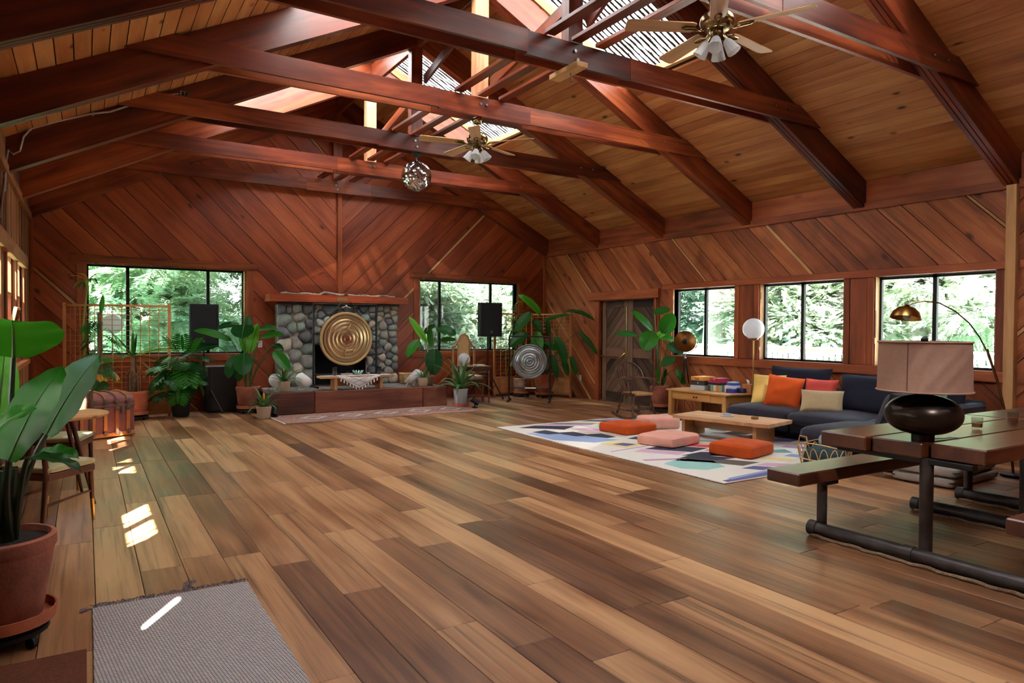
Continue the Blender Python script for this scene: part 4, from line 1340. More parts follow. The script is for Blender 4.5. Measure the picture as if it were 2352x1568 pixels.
bmb = MB(); bmb.box(-.59, -.0, 2.6, 3.58, .001, .018, .004)
tag(bmb.build('doormat', plain('rust_coir', srgb(112, 58, 34), .98, var=.25, vscale=90, bump=1.0, bscale=260)), 'rust brown coir doormat at the lower left corner', 'mat')

# hearth runner with diamonds
hr = thing('hearth_runner', 'faded brown runner rug with diamond outlines before the hearth', 'rug', (4.25, 11.05, 0), R(1.5))
M['runner'] = plain('runner_brown', srgb(150, 112, 98), .95, var=.4, vscale=26, bump=.5, bscale=120)
M['runner_dk'] = plain('runner_slate', srgb(104, 96, 106), .95, var=.3, vscale=30)
M['runner_lt'] = plain('runner_cream', srgb(190, 166, 150), .95, var=.3, vscale=30)
mb = MB(); mb.box(-1.72, 1.72, -.46, .52, .001, .012, .003); mb.build('rug_body', M['runner'], hr)
mb = MB(); mb.box(-1.74, -1.715, -.46, .52, .001, .010); mb.build('end_binding', M['white'], hr)
for k in range(5):
    cx = -1.15 + k * .62
    for sc, mat, z in ((1.0, 'runner_dk', .0125), (.8, 'runner_lt', .0132), (.45, 'runner_dk', .0139), (.33, 'runner', .0146)):
        a, b = .31 * sc, .30 * sc
        make('diamond', [(cx - a, .03, z), (cx, .03 - b, z), (cx + a, .03, z), (cx, .03 + b, z)], [(0, 1, 2, 3)], M[mat], hr)

# big colourful kilim
kl = thing('kilim_rug', 'large cream kilim rug with colourful geometric patches', 'rug', (6.80, 6.60, 0))
KC = {'cream': (232, 226, 216), 'navy': (50, 50, 68), 'pink': (214, 170, 196), 'blue': (140, 160, 196), 'teal': (94, 148, 144), 'aqua': (150, 196, 188), 'red': (208, 76, 84), 'sand': (202, 190, 172), 'olive': (96, 88, 78), 'yellow': (228, 210, 150), 'indigo': (98, 94, 144), 'mauve': (180, 140, 178)}
KM = {k: plain('kilim_' + k, srgb(*v), .95, var=.06, vscale=70) for k, v in KC.items()}
mb = MB(); mb.box(-1.68, 1.72, -2.13, 2.10, .001, .012, .003); mb.build('rug_body', KM['cream'], kl)
def patch(col, *P, z=.0128):
    make('colour_patch', [(p[0], p[1], z) for p in P], [tuple(range(len(P)))], KM[col], kl)
# the left edge, from the far corner towards the near one (x from -1.68, y from +2.1 down)
patch('navy', (-1.46, 1.86), (-1.12, 1.96), (-.62, 1.62), (-.98, 1.40), (-1.10, 1.55))
patch('pink', (-1.08, 2.0), (-.88, 2.02), (-.30, 1.62), (-.52, 1.62)); patch('indigo', (-.86, 2.02), (-.70, 2.03), (-.18, 1.68), (-.30, 1.64))
patch('yellow', (-.62, 2.03), (-.5, 2.03), (.02, 1.66), (-.1, 1.64)); patch('navy', (-.2, 2.04), (.0, 2.04), (.42, 1.74), (.24, 1.68))
patch('mauve', (.1, 2.04), (.3, 2.04), (.7, 1.74), (.5, 1.7)); patch('teal', (.4, 2.05), (.7, 2.05), (1.0, 1.78), (.75, 1.7)); patch('red', (1.0, 2.05), (1.45, 2.05), (1.55, 1.85), (1.15, 1.8))
patch('blue', (-1.64, 1.40), (-1.30, 1.16), (-.98, .62), (-.88, .30), (-1.30, .30), (-1.64, .72))
patch('navy', (-1.52, 1.42), (-1.24, 1.50), (-1.20, 1.22), (-.98, 1.18), (-.96, .90), (-.74, .86), (-.76, .52), (-.92, .50), (-1.06, .80), (-1.20, .82), (-1.26, 1.12), (-1.44, 1.14), z=.0134)
patch('pink', (-.86, 1.36), (-.62, 1.40), (.05, .62), (-.16, .40), (-.50, .80)); patch('sand', (-1.02, 1.10), (-.84, 1.20), (-.36, .62), (-.66, .46))
patch('aqua', (-.40, 1.46), (-.12, 1.52), (.50, .80), (.22, .62), (-.10, .94)); patch('red', (-.18, 1.52), (.22, 1.46), (.12, 1.24), (.34, 1.10), (.10, 1.0), (.02, 1.22), (-.14, 1.2))
patch('navy', (-.72, .34), (-.50, .42), (-.36, .16), (-.58, .10)); patch('indigo', (-.30, .50), (.02, .46), (.16, .06), (-.10, .14))
patch('cream', (-.14, .40), (.0, .38), (.06, .18), (-.06, .22), z=.0134); patch('yellow', (-1.30, .22), (-1.02, .30), (-.84, -.12), (-1.22, -.20)); patch('indigo', (-1.18, .10), (-1.0, .10), (-.92, -.06), (-1.12, -.10), z=.0134)
patch('olive', (-.72, .04), (-.38, .06), (-.22, -.22), (-.60, -.16)); patch('mauve', (-1.55, -.30), (.2, -.02), (.2, -.05), (-1.55, -.33))
patch('pink', (-1.30, -.44), (-1.10, -.36), (-.78, -.78), (-1.0, -.86)); patch('navy', (-1.06, -.36), (-.66, -.28), (-.34, -.70), (-.72, -.80)); patch('red', (-.62, -.26), (-.42, -.22), (-.12, -.60), (-.30, -.68))
patch('yellow', (-.32, -.20), (-.18, -.18), (.10, -.52), (-.06, -.56)); patch('blue', (-.14, -.18), (.0, -.16), (.26, -.46), (.12, -.50)); patch('indigo', (.0, -.44), (.5, -.62), (.52, -.70), (-.02, -.54)); patch('olive', (.26, -.24), (.9, -.46), (.92, -.56), (.28, -.32))
patch('navy', (-1.0, -.90), (-.62, -.84), (-.10, -1.18), (-.20, -1.28), (-.50, -1.22)); patch('red', (-.52, -.80), (-.36, -.76), (.04, -1.06), (-.06, -1.14)); patch('mauve', (-1.56, -.86), (-.3, -1.28), (-.34, -1.34), (-1.58, -.94))
patch('aqua', (-1.52, -1.16), (-1.16, -1.02), (-.92, -1.30), (-1.06, -1.60), (-1.36, -1.62), (-1.54, -1.44)); patch('olive', (-1.28, -1.08), (-1.0, -1.06), (-.74, -1.30), (-.54, -1.62), (-.86, -1.66), (-1.02, -1.36)); patch('navy', (-1.12, -1.0), (-.84, -.92), (-.56, -1.32), (-.86, -1.30), z=.0134)
patch('sand', (-.70, -1.0), (-.40, -1.06), (-.18, -1.40), (-.56, -1.30)); patch('teal', (-.30, -.98), (.30, -1.02), (.22, -1.16), (.42, -1.22), (.30, -1.42), (-.04, -1.24)); patch('yellow', (-.40, -1.44), (-.2, -1.42), (.0, -1.72), (-.2, -1.76))
patch('indigo', (-.98, -1.74), (-.76, -1.72), (-.62, -1.88), (-.86, -1.92)); patch('pink', (-.72, -1.70), (-.5, -1.68), (-.30, -1.86), (-.54, -1.90)); patch('navy', (-.84, -1.96), (-.4, -1.90), (-.3, -1.97), (-.76, -2.02))
patch('indigo', (-1.62, -2.05), (-.6, -1.96), (.4, -2.02), (.4, -2.10), (-1.62, -2.12)); patch('blue', (-1.5, -2.0), (-.6, -1.92), (.3, -1.96), (.3, -2.01), (-.6, -1.97), (-1.5, -2.06), z=.0134)
patch('blue', (.02, -1.50), (.22, -1.46), (.36, -1.70), (.14, -1.76)); patch('indigo', (.34, -1.44), (.54, -1.40), (.68, -1.62), (.48, -1.68)); patch('teal', (.66, -1.30), (.86, -1.26), (1.0, -1.48), (.8, -1.54)); patch('mauve', (.50, -1.10), (.66, -1.06), (.8, -1.24), (.64, -1.3))
for k in range(9):
    patch(['navy', 'yellow', 'mauve', 'teal', 'olive', 'red', 'indigo', 'sand', 'navy'][k], (.75 + .1 * (k % 2), 1.5 - k * .36), (1.3, 1.6 - k * .36), (1.5, 1.34 - k * .36), (.95, 1.26 - k * .36))
mb = MB()
for k in range(60):
    y = -2.12 + 4.2 * k / 59
    mb.tube([(-1.678, y, .006), (-1.69, y + .006, .004), (-1.70, y, .003)], .003, 4)
o = mb.build('fringe', KM['cream'], kl); o['kind'] = 'stuff'
# ================================================================== seating corner
M['navy'] = plain('navy_velvet', srgb(44, 41, 54), .8, 0, .3, var=.18, vscale=5, sheen=.12)
M['navy_flat'] = plain('navy_cotton', srgb(38, 40, 54), .9, 0, .2, var=.1, vscale=8)
M['navy_shaded'] = plain('shaded_sofa_base', srgb(26, 26, 34), .9)  # shadow below the seats put into a darker base colour
def soft(name, c, s, r, mat, parent, crown=.02, rot=None, dim=None, na=.0, seed=0, n=8):
    V, F = softbox(s[0], s[1], s[2], r, crown, n, dim, na, seed)
    o = make(name, V, F, mat, parent, None, True, 180)
    m = (rot.to_matrix().to_4x4() if rot else Matrix.Identity(4)); m.translation = Vector(c)
    o.matrix_basis = m
    return o
so = thing('sectional_sofa', 'low navy blue corner sofa along the right-hand wall', 'sofa', (0, 0, 0))
for (a, b, cc, d) in ((7.86, 8.86, 5.82, 6.80), (7.86, 8.86, 4.84, 5.80), (7.86, 8.86, 3.92, 4.82), (6.82, 7.84, 3.92, 4.82)):
    mb = MB(); mb.box(a, b, cc, d, .10, .26, .02); mb.build('seat_frame', M['navy_shaded'] if a > 7 else M['navy'], so)
for (a, b, cc, d, k) in ((7.78, 8.72, 5.80, 6.82, 1), (7.78, 8.72, 4.80, 5.80, 2), (7.80, 8.72, 4.02, 4.80, 3), (6.72, 7.80, 4.02, 4.86, 4)):
    soft('seat_cushion', ((a + b) / 2, (cc + d) / 2, .315), (b - a, d - cc, .15), .075, M['navy'], so, .05, na=.012, seed=k)
mb = MB(); mb.box(8.72, 8.88, 3.92, 6.75, .10, .66, .03); mb.build('back_frame', M['navy'], so)
mb = MB(); mb.box(6.95, 8.72, 3.84, 4.0, .10, .64, .03); mb.build('back_frame', M['navy'], so)
for (x, y) in ((6.9, 4.75), (6.9, 4.0), (7.95, 6.7), (8.8, 6.7), (8.8, 4.0), (7.95, 4.75)):
    mb = MB(); mb.tube([(x, y, 0), (x, y, .11)], .018, 8); mb.build('leg', M['steel'], so, True)
# loose back cushions
def cushion(label, c, w, h, t, rz, tilt, mat, seed, roll=0.0, name='pillow', group=None):
    V, F = pillow(w, h, t, 14, seed)
    m = Matrix.Translation(c) @ Matrix.Rotation(rz, 4, 'Z') @ Matrix.Rotation(tilt, 4, 'X') @ Matrix.Rotation(roll, 4, 'Y')
    o = make(name, V, F, mat, None, None, True, 180)
    o.matrix_basis = m
    return tag(o, label, 'pillow', group)
bc = 'navy back cushions on the sofa'
cushion('wide navy cushion leaning on the sofa back beside the cream pillow', (8.53, 5.05, .635), .98, .52, .24, R(-90), R(-16), M['navy_flat'], 3, 0, 'back_cushion', bc)
cushion('navy cushion standing hidden behind the yellow and orange pillows', (8.60, 6.20, .66), .98, .56, .16, R(-90), R(-12), M['navy_flat'], 4, 0, 'back_cushion', bc)
cushion('navy cushion in the sofa corner partly hidden by the table lamp', (8.46, 4.26, .68), .66, .56, .2, R(-90), R(-16), M['navy_flat'], 5, 0, 'back_cushion', bc)
cushion('slumped navy velvet cushion at the near arm of the sofa', (7.50, 4.14, .58), .70, .46, .24, R(180), R(-20), M['navy'], 6, 0, 'back_cushion', bc)
M['p_yellow'] = plain('yellow_velvet', srgb(224, 186, 106), .85, 0, .2, var=.08, vscale=6)
M['p_orange'] = plain('orange_velvet', srgb(196, 78, 22), .8, 0, .2, var=.14, vscale=5, sheen=.05)
M['p_red'] = plain('coral_velvet', srgb(212, 84, 74), .8, 0, .2, var=.12, vscale=6)
M['p_sage'] = plain('sage_velvet', srgb(136, 158, 140), .85, 0, .2, var=.15, vscale=6, sheen=.3)
M['p_pink'] = plain('pink_velvet', srgb(232, 168, 150), .85, 0, .2, var=.08, vscale=5)
M['p_cream'] = rug_thread_mat('cream_weave', srgb(222, 200, 160), srgb(170, 148, 112), 55, 0, 90)
cushion('pale yellow velvet pillow at the far end of the sofa', (8.34, 6.50, .60), .46, .46, .13, R(-66), R(-20), M['p_yellow'], 7)
cushion('burnt orange velvet pillow leaning over the yellow one', (8.20, 6.14, .60), .48, .48, .15, R(-60), R(-24), M['p_orange'], 8, R(7))
cushion('coral red velvet pillow behind the cream woven pillow', (8.42, 5.74, .59), .44, .44, .14, R(-80), R(-18), M['p_red'], 9)
cushion('cream woven lumbar pillow propped in the middle of the sofa', (8.14, 5.52, .535), .52, .31, .13, R(-62), R(-24), M['p_cream'], 10)
cushion('sage green velvet pillow behind the big table lamp', (8.22, 4.22, .62), .42, .36, .13, R(-110), R(-18), M['p_sage'], 11)

# coffee table
CT = math.atan2(-1.29, .29)
ct = thing('coffee_table', 'low live-edge wooden coffee table on the kilim', 'table', (7.25, 6.24, .013), CT)
V, F = slab_top(1.36, .70, .045, 17, 22, .10); make('table_top', [(v[0], v[1], v[2] + .245) for v in V], F, M['oak_slab'], ct)
for s in (-.55, .46): bx('slab_leg', (s, .0, .122), (.05, .52, .244), M['oak_leg'], ct)
bx('stretcher', (-.045, 0, .175), (.96, .03, .13), M['oak_leg'], ct)
mb = MB(); mb.lathe([(1e-5, 0), (.085, 0), (.09, .006), (.06, .012), (.055, .012), (.052, .035), (1e-5, .035)], 24, (7.29, 6.33, .304))
tag(mb.build('stone_coaster', plain('grey_ceramic', srgb(168, 172, 178), .4), None, True), 'grey round dish on the coffee table', 'dish')
mb = MB(); mb.lathe([(1e-5, 0), (.045, 0), (.047, .004), (.047, .03), (1e-5, .03)], 20, (7.36, 5.94, .304))
tag(mb.build('brass_tin', M['brass_dark'], None, True), 'small round brass tin on the coffee table', 'tin')

# floor cushions
def floor_cushion(label, c, s, rz, mat, seed):
    t = thing('floor_cushion', label, 'cushion', (c[0], c[1], .013), rz, 'square floor cushions on the kilim')
    dm = [(x * s[0], y * s[1], .07, .02) for x, y in ((-.17, -.17), (.17, -.17), (-.17, .17), (.17, .17), (0, 0))]
    soft('cushion_body', (0, 0, s[2] / 2), s, .045, mat, t, .022, None, dm, .006, seed, 12)
    a, b = s[0] / 2 - .012, s[1] / 2 - .012
    for z in (s[2] * .84, s[2] * .16):
        mb = MB(); pth = []
        for (cx, cy, a0) in ((a - .04, b - .04, 0), (-a + .04, b - .04, 90), (-a + .04, -b + .04, 180), (a - .04, -b + .04, 270)):
            for q in (0, 30, 60, 90): pth.append((cx + .045 * math.cos(R(a0 + q)), cy + .045 * math.sin(R(a0 + q)), z))
        pth.append(pth[0]); mb.tube(pth, .005, 5, False); mb.build('piping', mat, t, True)
    return t
floor_cushion('burnt orange floor cushion beside the rocking chair end of the rug', (6.50, 7.42), (.60, .58, .13), R(3), M['p_orange'], 1)
floor_cushion('pale pink floor cushion between the two orange ones', (6.27, 6.38), (.64, .54, .13), R(13), M['p_pink'], 2)
floor_cushion('burnt orange floor cushion nearest the picnic bench', (6.50, 5.43), (.60, .54, .14), R(14), M['p_orange'], 3)
floor_cushion('pale pink floor cushion partly behind the coffee table', (7.16, 7.50), (.52, .40, .17), R(-14), M['p_pink'], 4)

# low desk with drawer and games
M['desk'] = wood('honey_pine', srgb(150, 100, 50), srgb(190, 134, 74), srgb(212, 162, 98), .4, .2, 1.4, .12, (1, 9, 9))
dk = thing('desk', 'low honey pine table with a drawer by the wall', 'table', (8.50, 7.68, 0))
bx('table_top', (0, 0, .48), (.80, 1.26, .028), M['desk'], dk)
for x in (-.345, .345):
    for y in (-.56, .56): bx('leg', (x, y, .233), (.075, .075, .466), M['desk'], dk)
for x in (-.36, .36): bx('apron', (x, 0, .40), (.025, 1.04, .125), M['desk'], dk)
for y in (-.575, .575): bx('apron', (0, y, .40), (.62, .025, .125), M['desk'], dk)
dw = bx('drawer', (-.378, 0, .40), (.014, .60, .10), M['desk'], dk)
for y in (-.025, .03):
    mb = MB(); mb.ball((0, 0, 0), .014, 10, 6); o = mb.build('knob', M['black_metal'], None, True)
    o.parent = dw; o.matrix_basis = dw.matrix_basis.inverted() @ Matrix.Translation((-.396, y, .40))
DZ = .494
def game(label, c, s, col, rz=0, lettering=None, tcol=(240, 240, 240), bands=None, sz=.03):
    t = thing('game_box', label, 'box', (c[0], c[1], c[2]), rz, 'board game boxes on the pine table')
    bx('box', (0, 0, s[2] / 2), s, plain('card_' + str(col), srgb(*col), .5), t, ch=.002)
    if bands:
        n = len(bands)
        for k, bcol in enumerate(bands):
            bx('printed_stripe', (-s[0] / 2 - .0006, -s[1] / 2 + s[1] * (k + .5) / n, s[2] / 2), (.001, s[1] / n * .92, s[2] * .96), plain('stripe_' + str(bcol), srgb(*bcol), .5), t, ch=0)
            bx('printed_stripe', (-s[0] / 2 + s[0] * (k + .5) / n, -s[1] / 2 - .0006, s[2] / 2), (s[0] / n * .92, .001, s[2] * .96), plain('stripe_' + str(bcol), srgb(*bcol), .5), t, ch=0)
    if lettering:
        m = Matrix.Translation((-s[0] / 2 - .001, 0, s[2] / 2)) @ Matrix(((0, 0, -1, 0), (-1, 0, 0, 0), (0, 1, 0, 0), (0, 0, 0, 1)))
        text_part('lettering', lettering, sz, plain('ink_' + str(tcol), srgb(*tcol), .6), t, m)
    return t
game('pale grey game box at the bottom of the left stack', (8.46, 7.86, DZ), (.30, .26, .075), (196, 204, 208), R(12))
game('black game box in the middle of the left stack', (8.46, 7.85, DZ + .076), (.27, .24, .075), (52, 54, 62), R(8), 'G', (220, 220, 220), None, .04)
game('orange game box on top of the left stack', (8.47, 7.85, DZ + .152), (.33, .24, .06), (232, 160, 60), R(6), 'bad', (60, 40, 30), None, .05)
game('striped pastel game box at the bottom of the middle stack', (8.52, 7.56, DZ), (.26, .25, .095), (190, 210, 170), R(8), None, (0, 0, 0), [(150, 190, 150), (226, 120, 60), (230, 220, 190), (120, 170, 150), (60, 60, 60)])
game('black game box above the striped one', (8.52, 7.56, DZ + .096), (.25, .24, .035), (36, 34, 38), R(6))
game('magenta game box above the black one', (8.52, 7.57, DZ + .132), (.25, .24, .028), (176, 40, 90), R(3))
game('crimson game box on top of the middle stack', (8.53, 7.56, DZ + .161), (.24, .2, .04), (176, 52, 60), R(-6), 'RISE', (240, 200, 200), None, .026)
game('white game box with MEMO lettering', (8.52, 7.30, DZ), (.18, .17, .105), (226, 226, 232), R(10), 'MEMO', (176, 40, 80), None, .036)
game('small blue box on top of the white game box', (8.53, 7.30, DZ + .106), (.15, .15, .035), (60, 96, 170), R(4))
game('small grey box topping the blue and white pile', (8.53, 7.30, DZ + .142), (.12, .13, .018), (176, 196, 200), R(0))
game('deep blue card box in front of the white game box', (8.40, 7.22, DZ), (.12, .13, .06), (52, 48, 140), R(16))
game('dark navy card box beside the wooden tissue box', (8.54, 7.15, DZ), (.10, .11, .07), (34, 34, 70), R(10))
tb = thing('tissue_box', 'wooden tissue box with a white tissue at the table end', 'box', (8.70, 7.14, DZ), R(12))
bx('box', (0, 0, .065), (.15, .15, .13), plain('cedar_box', srgb(186, 116, 66), .55, var=.15, vscale=20), tb)
V = [(-.03, .0, .13), (.03, .0, .13), (.05, .03, .19), (.01, .05, .20), (-.02, -.02, .18)]
make('tissue', V + [(v[0], v[1] + .004, v[2]) for v in V], [(0, 1, 2, 3, 4), (9, 8, 7, 6, 5)] + [(i, 5 + i, 5 + (i + 1) % 5, (i + 1) % 5) for i in range(5)], M['white'], tb)

# windsor rocking chair
M['walnut'] = wood('dark_turned_wood', srgb(48, 28, 20), srgb(84, 50, 36), srgb(116, 76, 54), .35, 0, 1, .1, (3, 9, 9))
M['rush'] = plain('woven_rush', srgb(176, 128, 76), .85, var=.25, vscale=40, bump=.6, bscale=140)
rc = thing('rocking_chair', 'dark windsor rocking chair with a rush seat on the rug corner', 'chair', (7.62, 8.50, .0), R(174))
# local +Y is the front
mb = MB(); mb.lathe([(1e-5, 0), (.20, 0), (.24, .012), (.245, .03), (.2, .042), (1e-5, .038)], 24, (0, 0, .385), 1.0, .92); mb.build('seat', M['walnut'], rc, True, 50)
mb = MB(); mb.box(-.17, .17, -.14, .225, .422, .438, .006); mb.build('rush_pad', M['rush'], rc)
mb = MB(); mb.tube([(-.16, .215, .418), (.16, .215, .418)], .024, 10); mb.build('rush_roll', M['rush'], rc, True)
def turned(p0, p1, r, seed=0):
    p0, p1 = Vector(p0), Vector(p1); n = 12
    rad = [r * (1 + .38 * math.sin(k * 1.9 + seed)) * (.75 if k in (0, n) else 1) for k in range(n + 1)]
    return [p0.lerp(p1, k / n) for k in range(n + 1)], rad
for sx in (-1, 1):
    for (y0, y1) in ((.15, .22), (-.15, -.22)):
        a, b = turned((sx * .15, y0, .39), (sx * .22, y1, .075), .017)
        mb = MB(); mb.tube(a, b, 8); mb.build('leg', M['walnut'], rc, True)
    mb = MB(); mb.tube([(sx * .225, -.34 + .66 * k / 12, .025 + .06 * ((k - 6) / 6) ** 2 + .0) for k in range(13)], .022, 8); mb.build('rocker', M['walnut'], rc, True)
    a, b = turned((sx * .20, .14, .42), (sx * .255, .19, .635), .015, 1)
    mb = MB(); mb.tube(a, b, 8); mb.build('arm_post', M['walnut'], rc, True)
    a, b = turned((sx * .205, -.2, .15), (sx * .205, .2, .15), .012)
    mb = MB(); mb.tube(a, b, 8); mb.build('stretcher', M['walnut'], rc, True)
mb = MB(); mb.tube([(-.205, 0, .15), (.205, 0, .15)], .013, 8); mb.build('stretcher', M['walnut'], rc, True)
arm = [(-.27, .24, .645), (-.275, .05, .65), (-.25, -.12, .655), (-.14, -.22, .66), (0, -.245, .66), (.14, -.22, .66), (.25, -.12, .655), (.275, .05, .65), (.27, .24, .645)]
mb = MB(); mb.tube(arm, [.02, .017, .016, .016, .016, .016, .016, .017, .02], 8); mb.build('arm_rail', M['walnut'], rc, True)
bow = [(-.245, -.14, .66)] + [(-.26 * math.cos(PI * k / 14), -.19 - .09 * math.sin(PI * k / 14), .66 + .05 + .20 * math.sin(PI * k / 14)) for k in range(15)] + [(.245, -.14, .66)]
mb = MB(); mb.tube(bow, .0135, 8); mb.build('bow', M['walnut'], rc, True)
for k in range(9):
    x = -.17 + .34 * k / 8; c = x / .26
    zt = .71 + .20 * math.sqrt(max(0, 1 - c * c)); ct_ = math.sqrt(max(0, 1 - c * c))
    mb = MB(); mb.tube([(x * .85, -.15, .42), (x * 1.05, -.21 - .02 * ct_, .66), (x * 1.2, -.19 - .09 * math.sqrt(max(0, 1 - (x * 1.2 / .26) ** 2)), .70 + .205 * math.sqrt(max(0, 1 - (x * 1.2 / .26) ** 2)))], .007, 6); mb.build('spindle', M['walnut'], rc, True)

# ================================================================== lamps
gl = thing('globe_floor_lamp', 'brass floor lamp with a white glass globe beside the sofa', 'lamp', (8.53, 6.93, 0))
mb = MB(); mb.lathe([(1e-5, 0), (.105, 0), (.105, .012), (.02, .02), (1e-5, .02)], 28); mb.build('base', M['brass'], gl, True)
mb = MB(); mb.tube([(0, 0, .02), (0, 0, 1.32)], .010, 10); mb.build('pole', M['brass'], gl, True)
mb = MB(); mb.lathe([(.03, 1.30), (.075, 1.325), (.08, 1.335), (.02, 1.335)], 24); mb.build('collar', M['brass'], gl, True)
mb = MB(); mb.ball((0, 0, 1.475), .158, 32, 18); mb.build('globe', M['opal'], gl, True, 180)

tl = thing('studio_lamp', 'black tripod studio lamp with a gold-lined bowl reflector', 'lamp', (8.72, 8.50, 0))
hd = Vector((0, 0, 1.26))
ddir = Vector((-.75, -.62, -.12)).normalized()
Mh = ddir.to_track_quat('Z', 'Y').to_matrix().to_4x4()
M['gold_in'] = plain('gold_lining', srgb(132, 84, 34), .45, .7, var=.2, vscale=20)
prof = [(.02, -.10), (.07, -.095), (.12, -.065), (.16, -.02), (.18, .03), (.185, .045)]
mb = MB(); mb.lathe([(r, z) for r, z in prof], 32, hd, M=Mh); mb.build('reflector', M['black_metal'], tl, True, 180)
mb = MB(); mb.lathe([(r * .965, z + .004) for r, z in prof], 32, hd, M=Mh); mb.build('gold_lining', M['gold_in'], tl, True, 180)
mb = MB(); mb.ball(hd + ddir * .015, .06, 16, 10); mb.build('bulb_cap', M['black_metal'], tl, True)
mb = MB(); mb.tube([hd - ddir * .10, hd - ddir * .02], .03, 10); mb.build('socket', M['black_metal'], tl, True)
sd = ddir.cross(Vector((0, 0, 1))).normalized()
yk = [hd + sd * .205 * math.cos(R(a)) + Vector((0, 0, -1)) * .205 * math.sin(R(a)) for a in range(0, 181, 15)]
mb = MB(); mb.tube(yk, .006, 6); mb.build('yoke', M['black_metal'], tl, True)
mb = MB(); mb.tube([(0, 0, 1.055), (0, 0, .96)], .012, 8); mb.ball((0, 0, .97), .022, 10, 8); mb.build('hub', M['steel'], tl, True)
M['leg_brown'] = plain('brown_tripod_wood', srgb(150, 96, 62), .5)
for k in range(3):
    a = R(100 + 120 * k); e = Vector((.17 * math.cos(a), .17 * math.sin(a), 0)); tp = Vector((0, 0, .97)); md = tp.lerp(e, .45)
    mb = MB(); mb.tube([tp, md], .010, 8); o = mb.build('leg', M['black_metal'], tl, True)
    mb = MB(); mb.tube([md, e + Vector((0, 0, .003))], .009, 8); mb.build('lower_leg', M['leg_brown'], o, True)

al = thing('arc_lamp', 'brass arc lamp curving over the sofa corner', 'lamp', (7.92, 3.24, 0))
AW = lambda x, y, z: Vector((x - 7.92, y - 3.24, z))
mb = MB(); mb.lathe([(1e-5, 0), (.11, 0), (.11, .03), (.03, .04), (1e-5, .04)], 28); mb.build('base', M['black_metal'], al, True)
mb = MB(); mb.tube([AW(7.92, 3.24, .04), AW(7.87, 3.27, .5), AW(7.79, 3.34, .95), AW(7.71, 3.41, 1.28)], .013, 10); mb.build('pole', M['brass_dark'], al, True)
ctl = [(7.71, 3.41, 1.26), (7.67, 3.46, 1.40), (7.61, 3.53, 1.54), (7.54, 3.63, 1.66), (7.45, 3.74, 1.745), (7.37, 3.85, 1.765), (7.31, 3.92, 1.75), (7.27, 3.97, 1.72)]
mb = MB(); mb.tube([AW(*c) for c in ctl], .007, 8); mb.build('arc', M['brass_dark'], al, True)
tip = AW(7.27, 3.97, 1.71)
Ms = Matrix.Rotation(R(12), 4, 'Y')
mb = MB(); mb.lathe([(.018, .02), (.03, .0), (.08, -.015), (.125, -.06), (.148, -.125), (.145, -.125), (.12, -.062), (.075, -.02), (.02, -.008)], 28, tip, M=Ms); mb.build('shade', M['brass'], al, True, 60)
mb = MB(); mb.ball(tip + Vector((0, 0, -.10)), .04, 14, 10); mb.build('bulb', M['opal'], al, True)

# ================================================================== picnic tables on pipe frames
M['plank'] = wood('varnished_fir', srgb(46, 20, 11), srgb(86, 41, 22), srgb(130, 72, 40), .3, .25, 1.4, .18, (1.0, 8, 8), spec=.6, coat=.35, rrange=(.29, .4))
M['pipe'] = plain('dark_steel_pipe', srgb(70, 64, 62), .45, .6, var=.35, vscale=9)
M['pipe_green'] = plain('green_patina_pipe', srgb(66, 92, 84), .5, .4, var=.45, vscale=12)
M['rope'] = plain('jute_rope', srgb(150, 124, 98), .95, var=.3, vscale=60, bump=.8, bscale=200)
def picnic(label, x0, x1, fx, seed):
    t = thing('picnic_table', label, 'table', (0, 0, 0))
    for k, (ya, yb) in enumerate(((2.612, 2.935), (2.282, 2.60), (1.955, 2.27))):
        bx('table_plank', ((x0 + x1) / 2 + (-.05, 0, .07)[k], (ya + yb) / 2, .715), (x1 - x0, yb - ya, .095), M['plank'], t, ch=.008)
    for (ya, yb) in ((2.885, 3.145), (1.42, 1.68)):
        bx('bench_plank', ((x0 + x1) / 2 - .32, (ya + yb) / 2, .455), (x1 - x0 + .05, yb - ya, .085), M['plank'], t, ch=.008)
    for k, x in enumerate(fx):
        pm = M['pipe_green'] if k == 1 else M['pipe']
        mb = MB(); mb.tube([(x, 3.06, .055), (x, 1.25, .055)], .047, 14); mb.build('base_pipe', M['pipe'], t, True)
        for y in (3.03, 2.36, 1.62):
            mb = MB(); mb.tube([(x, y + .03, .055), (x, y - .03, .055)], .053, 14); mb.build('collar', M['pipe'], t, True)
        for y in (2.99, 1.55):
            mb = MB(); mb.tube([(x + .03, y, .06), (x + .03, y, .412)], .034, 12); mb.build('bench_post', pm, t, True)
            bx('bracket', (x + .03, y, .395), (.14, .16, .03), M['black_metal'], t)
        for y in (2.285,):
            mb = MB(); mb.tube([(x + .04, y, .06), (x + .04, y, .668)], .038, 12); mb.build('table_post', M['pipe'], t, True)
        bx('table_bearer', (x + .04, 2.44, .650), (.06, .86, .034), M['black_metal'], t)
        pth = [(x - .05 + .008 * math.sin(i * 2.1), 3.02 - i * .05, .012 + .004 * math.sin(i * 1.3)) for i in range(32)]
        mb = MB(); mb.tube(pth, .012, 6); mb.build('rope_pad', M['rope'], t, True)
    return t
picnic('dark varnished picnic table on pipe legs holding the drum-shade lamp', 4.37, 6.30, (4.40, 5.74), 1)
picnic('dark varnished picnic table continuing at the right edge', 6.33, 8.25, (6.45, 7.75), 2)
tlp = thing('table_lamp', 'large round dark metal table lamp with a taupe drum shade', 'lamp', (4.53, 2.36, .763))
M['lamp_metal'] = plain('dark_riveted_metal', srgb(56, 46, 40), .3, .75, var=.3, vscale=10)
M['taupe'] = plain('taupe_linen', srgb(160, 126, 110), .95, 0, .1, var=.06, vscale=50)
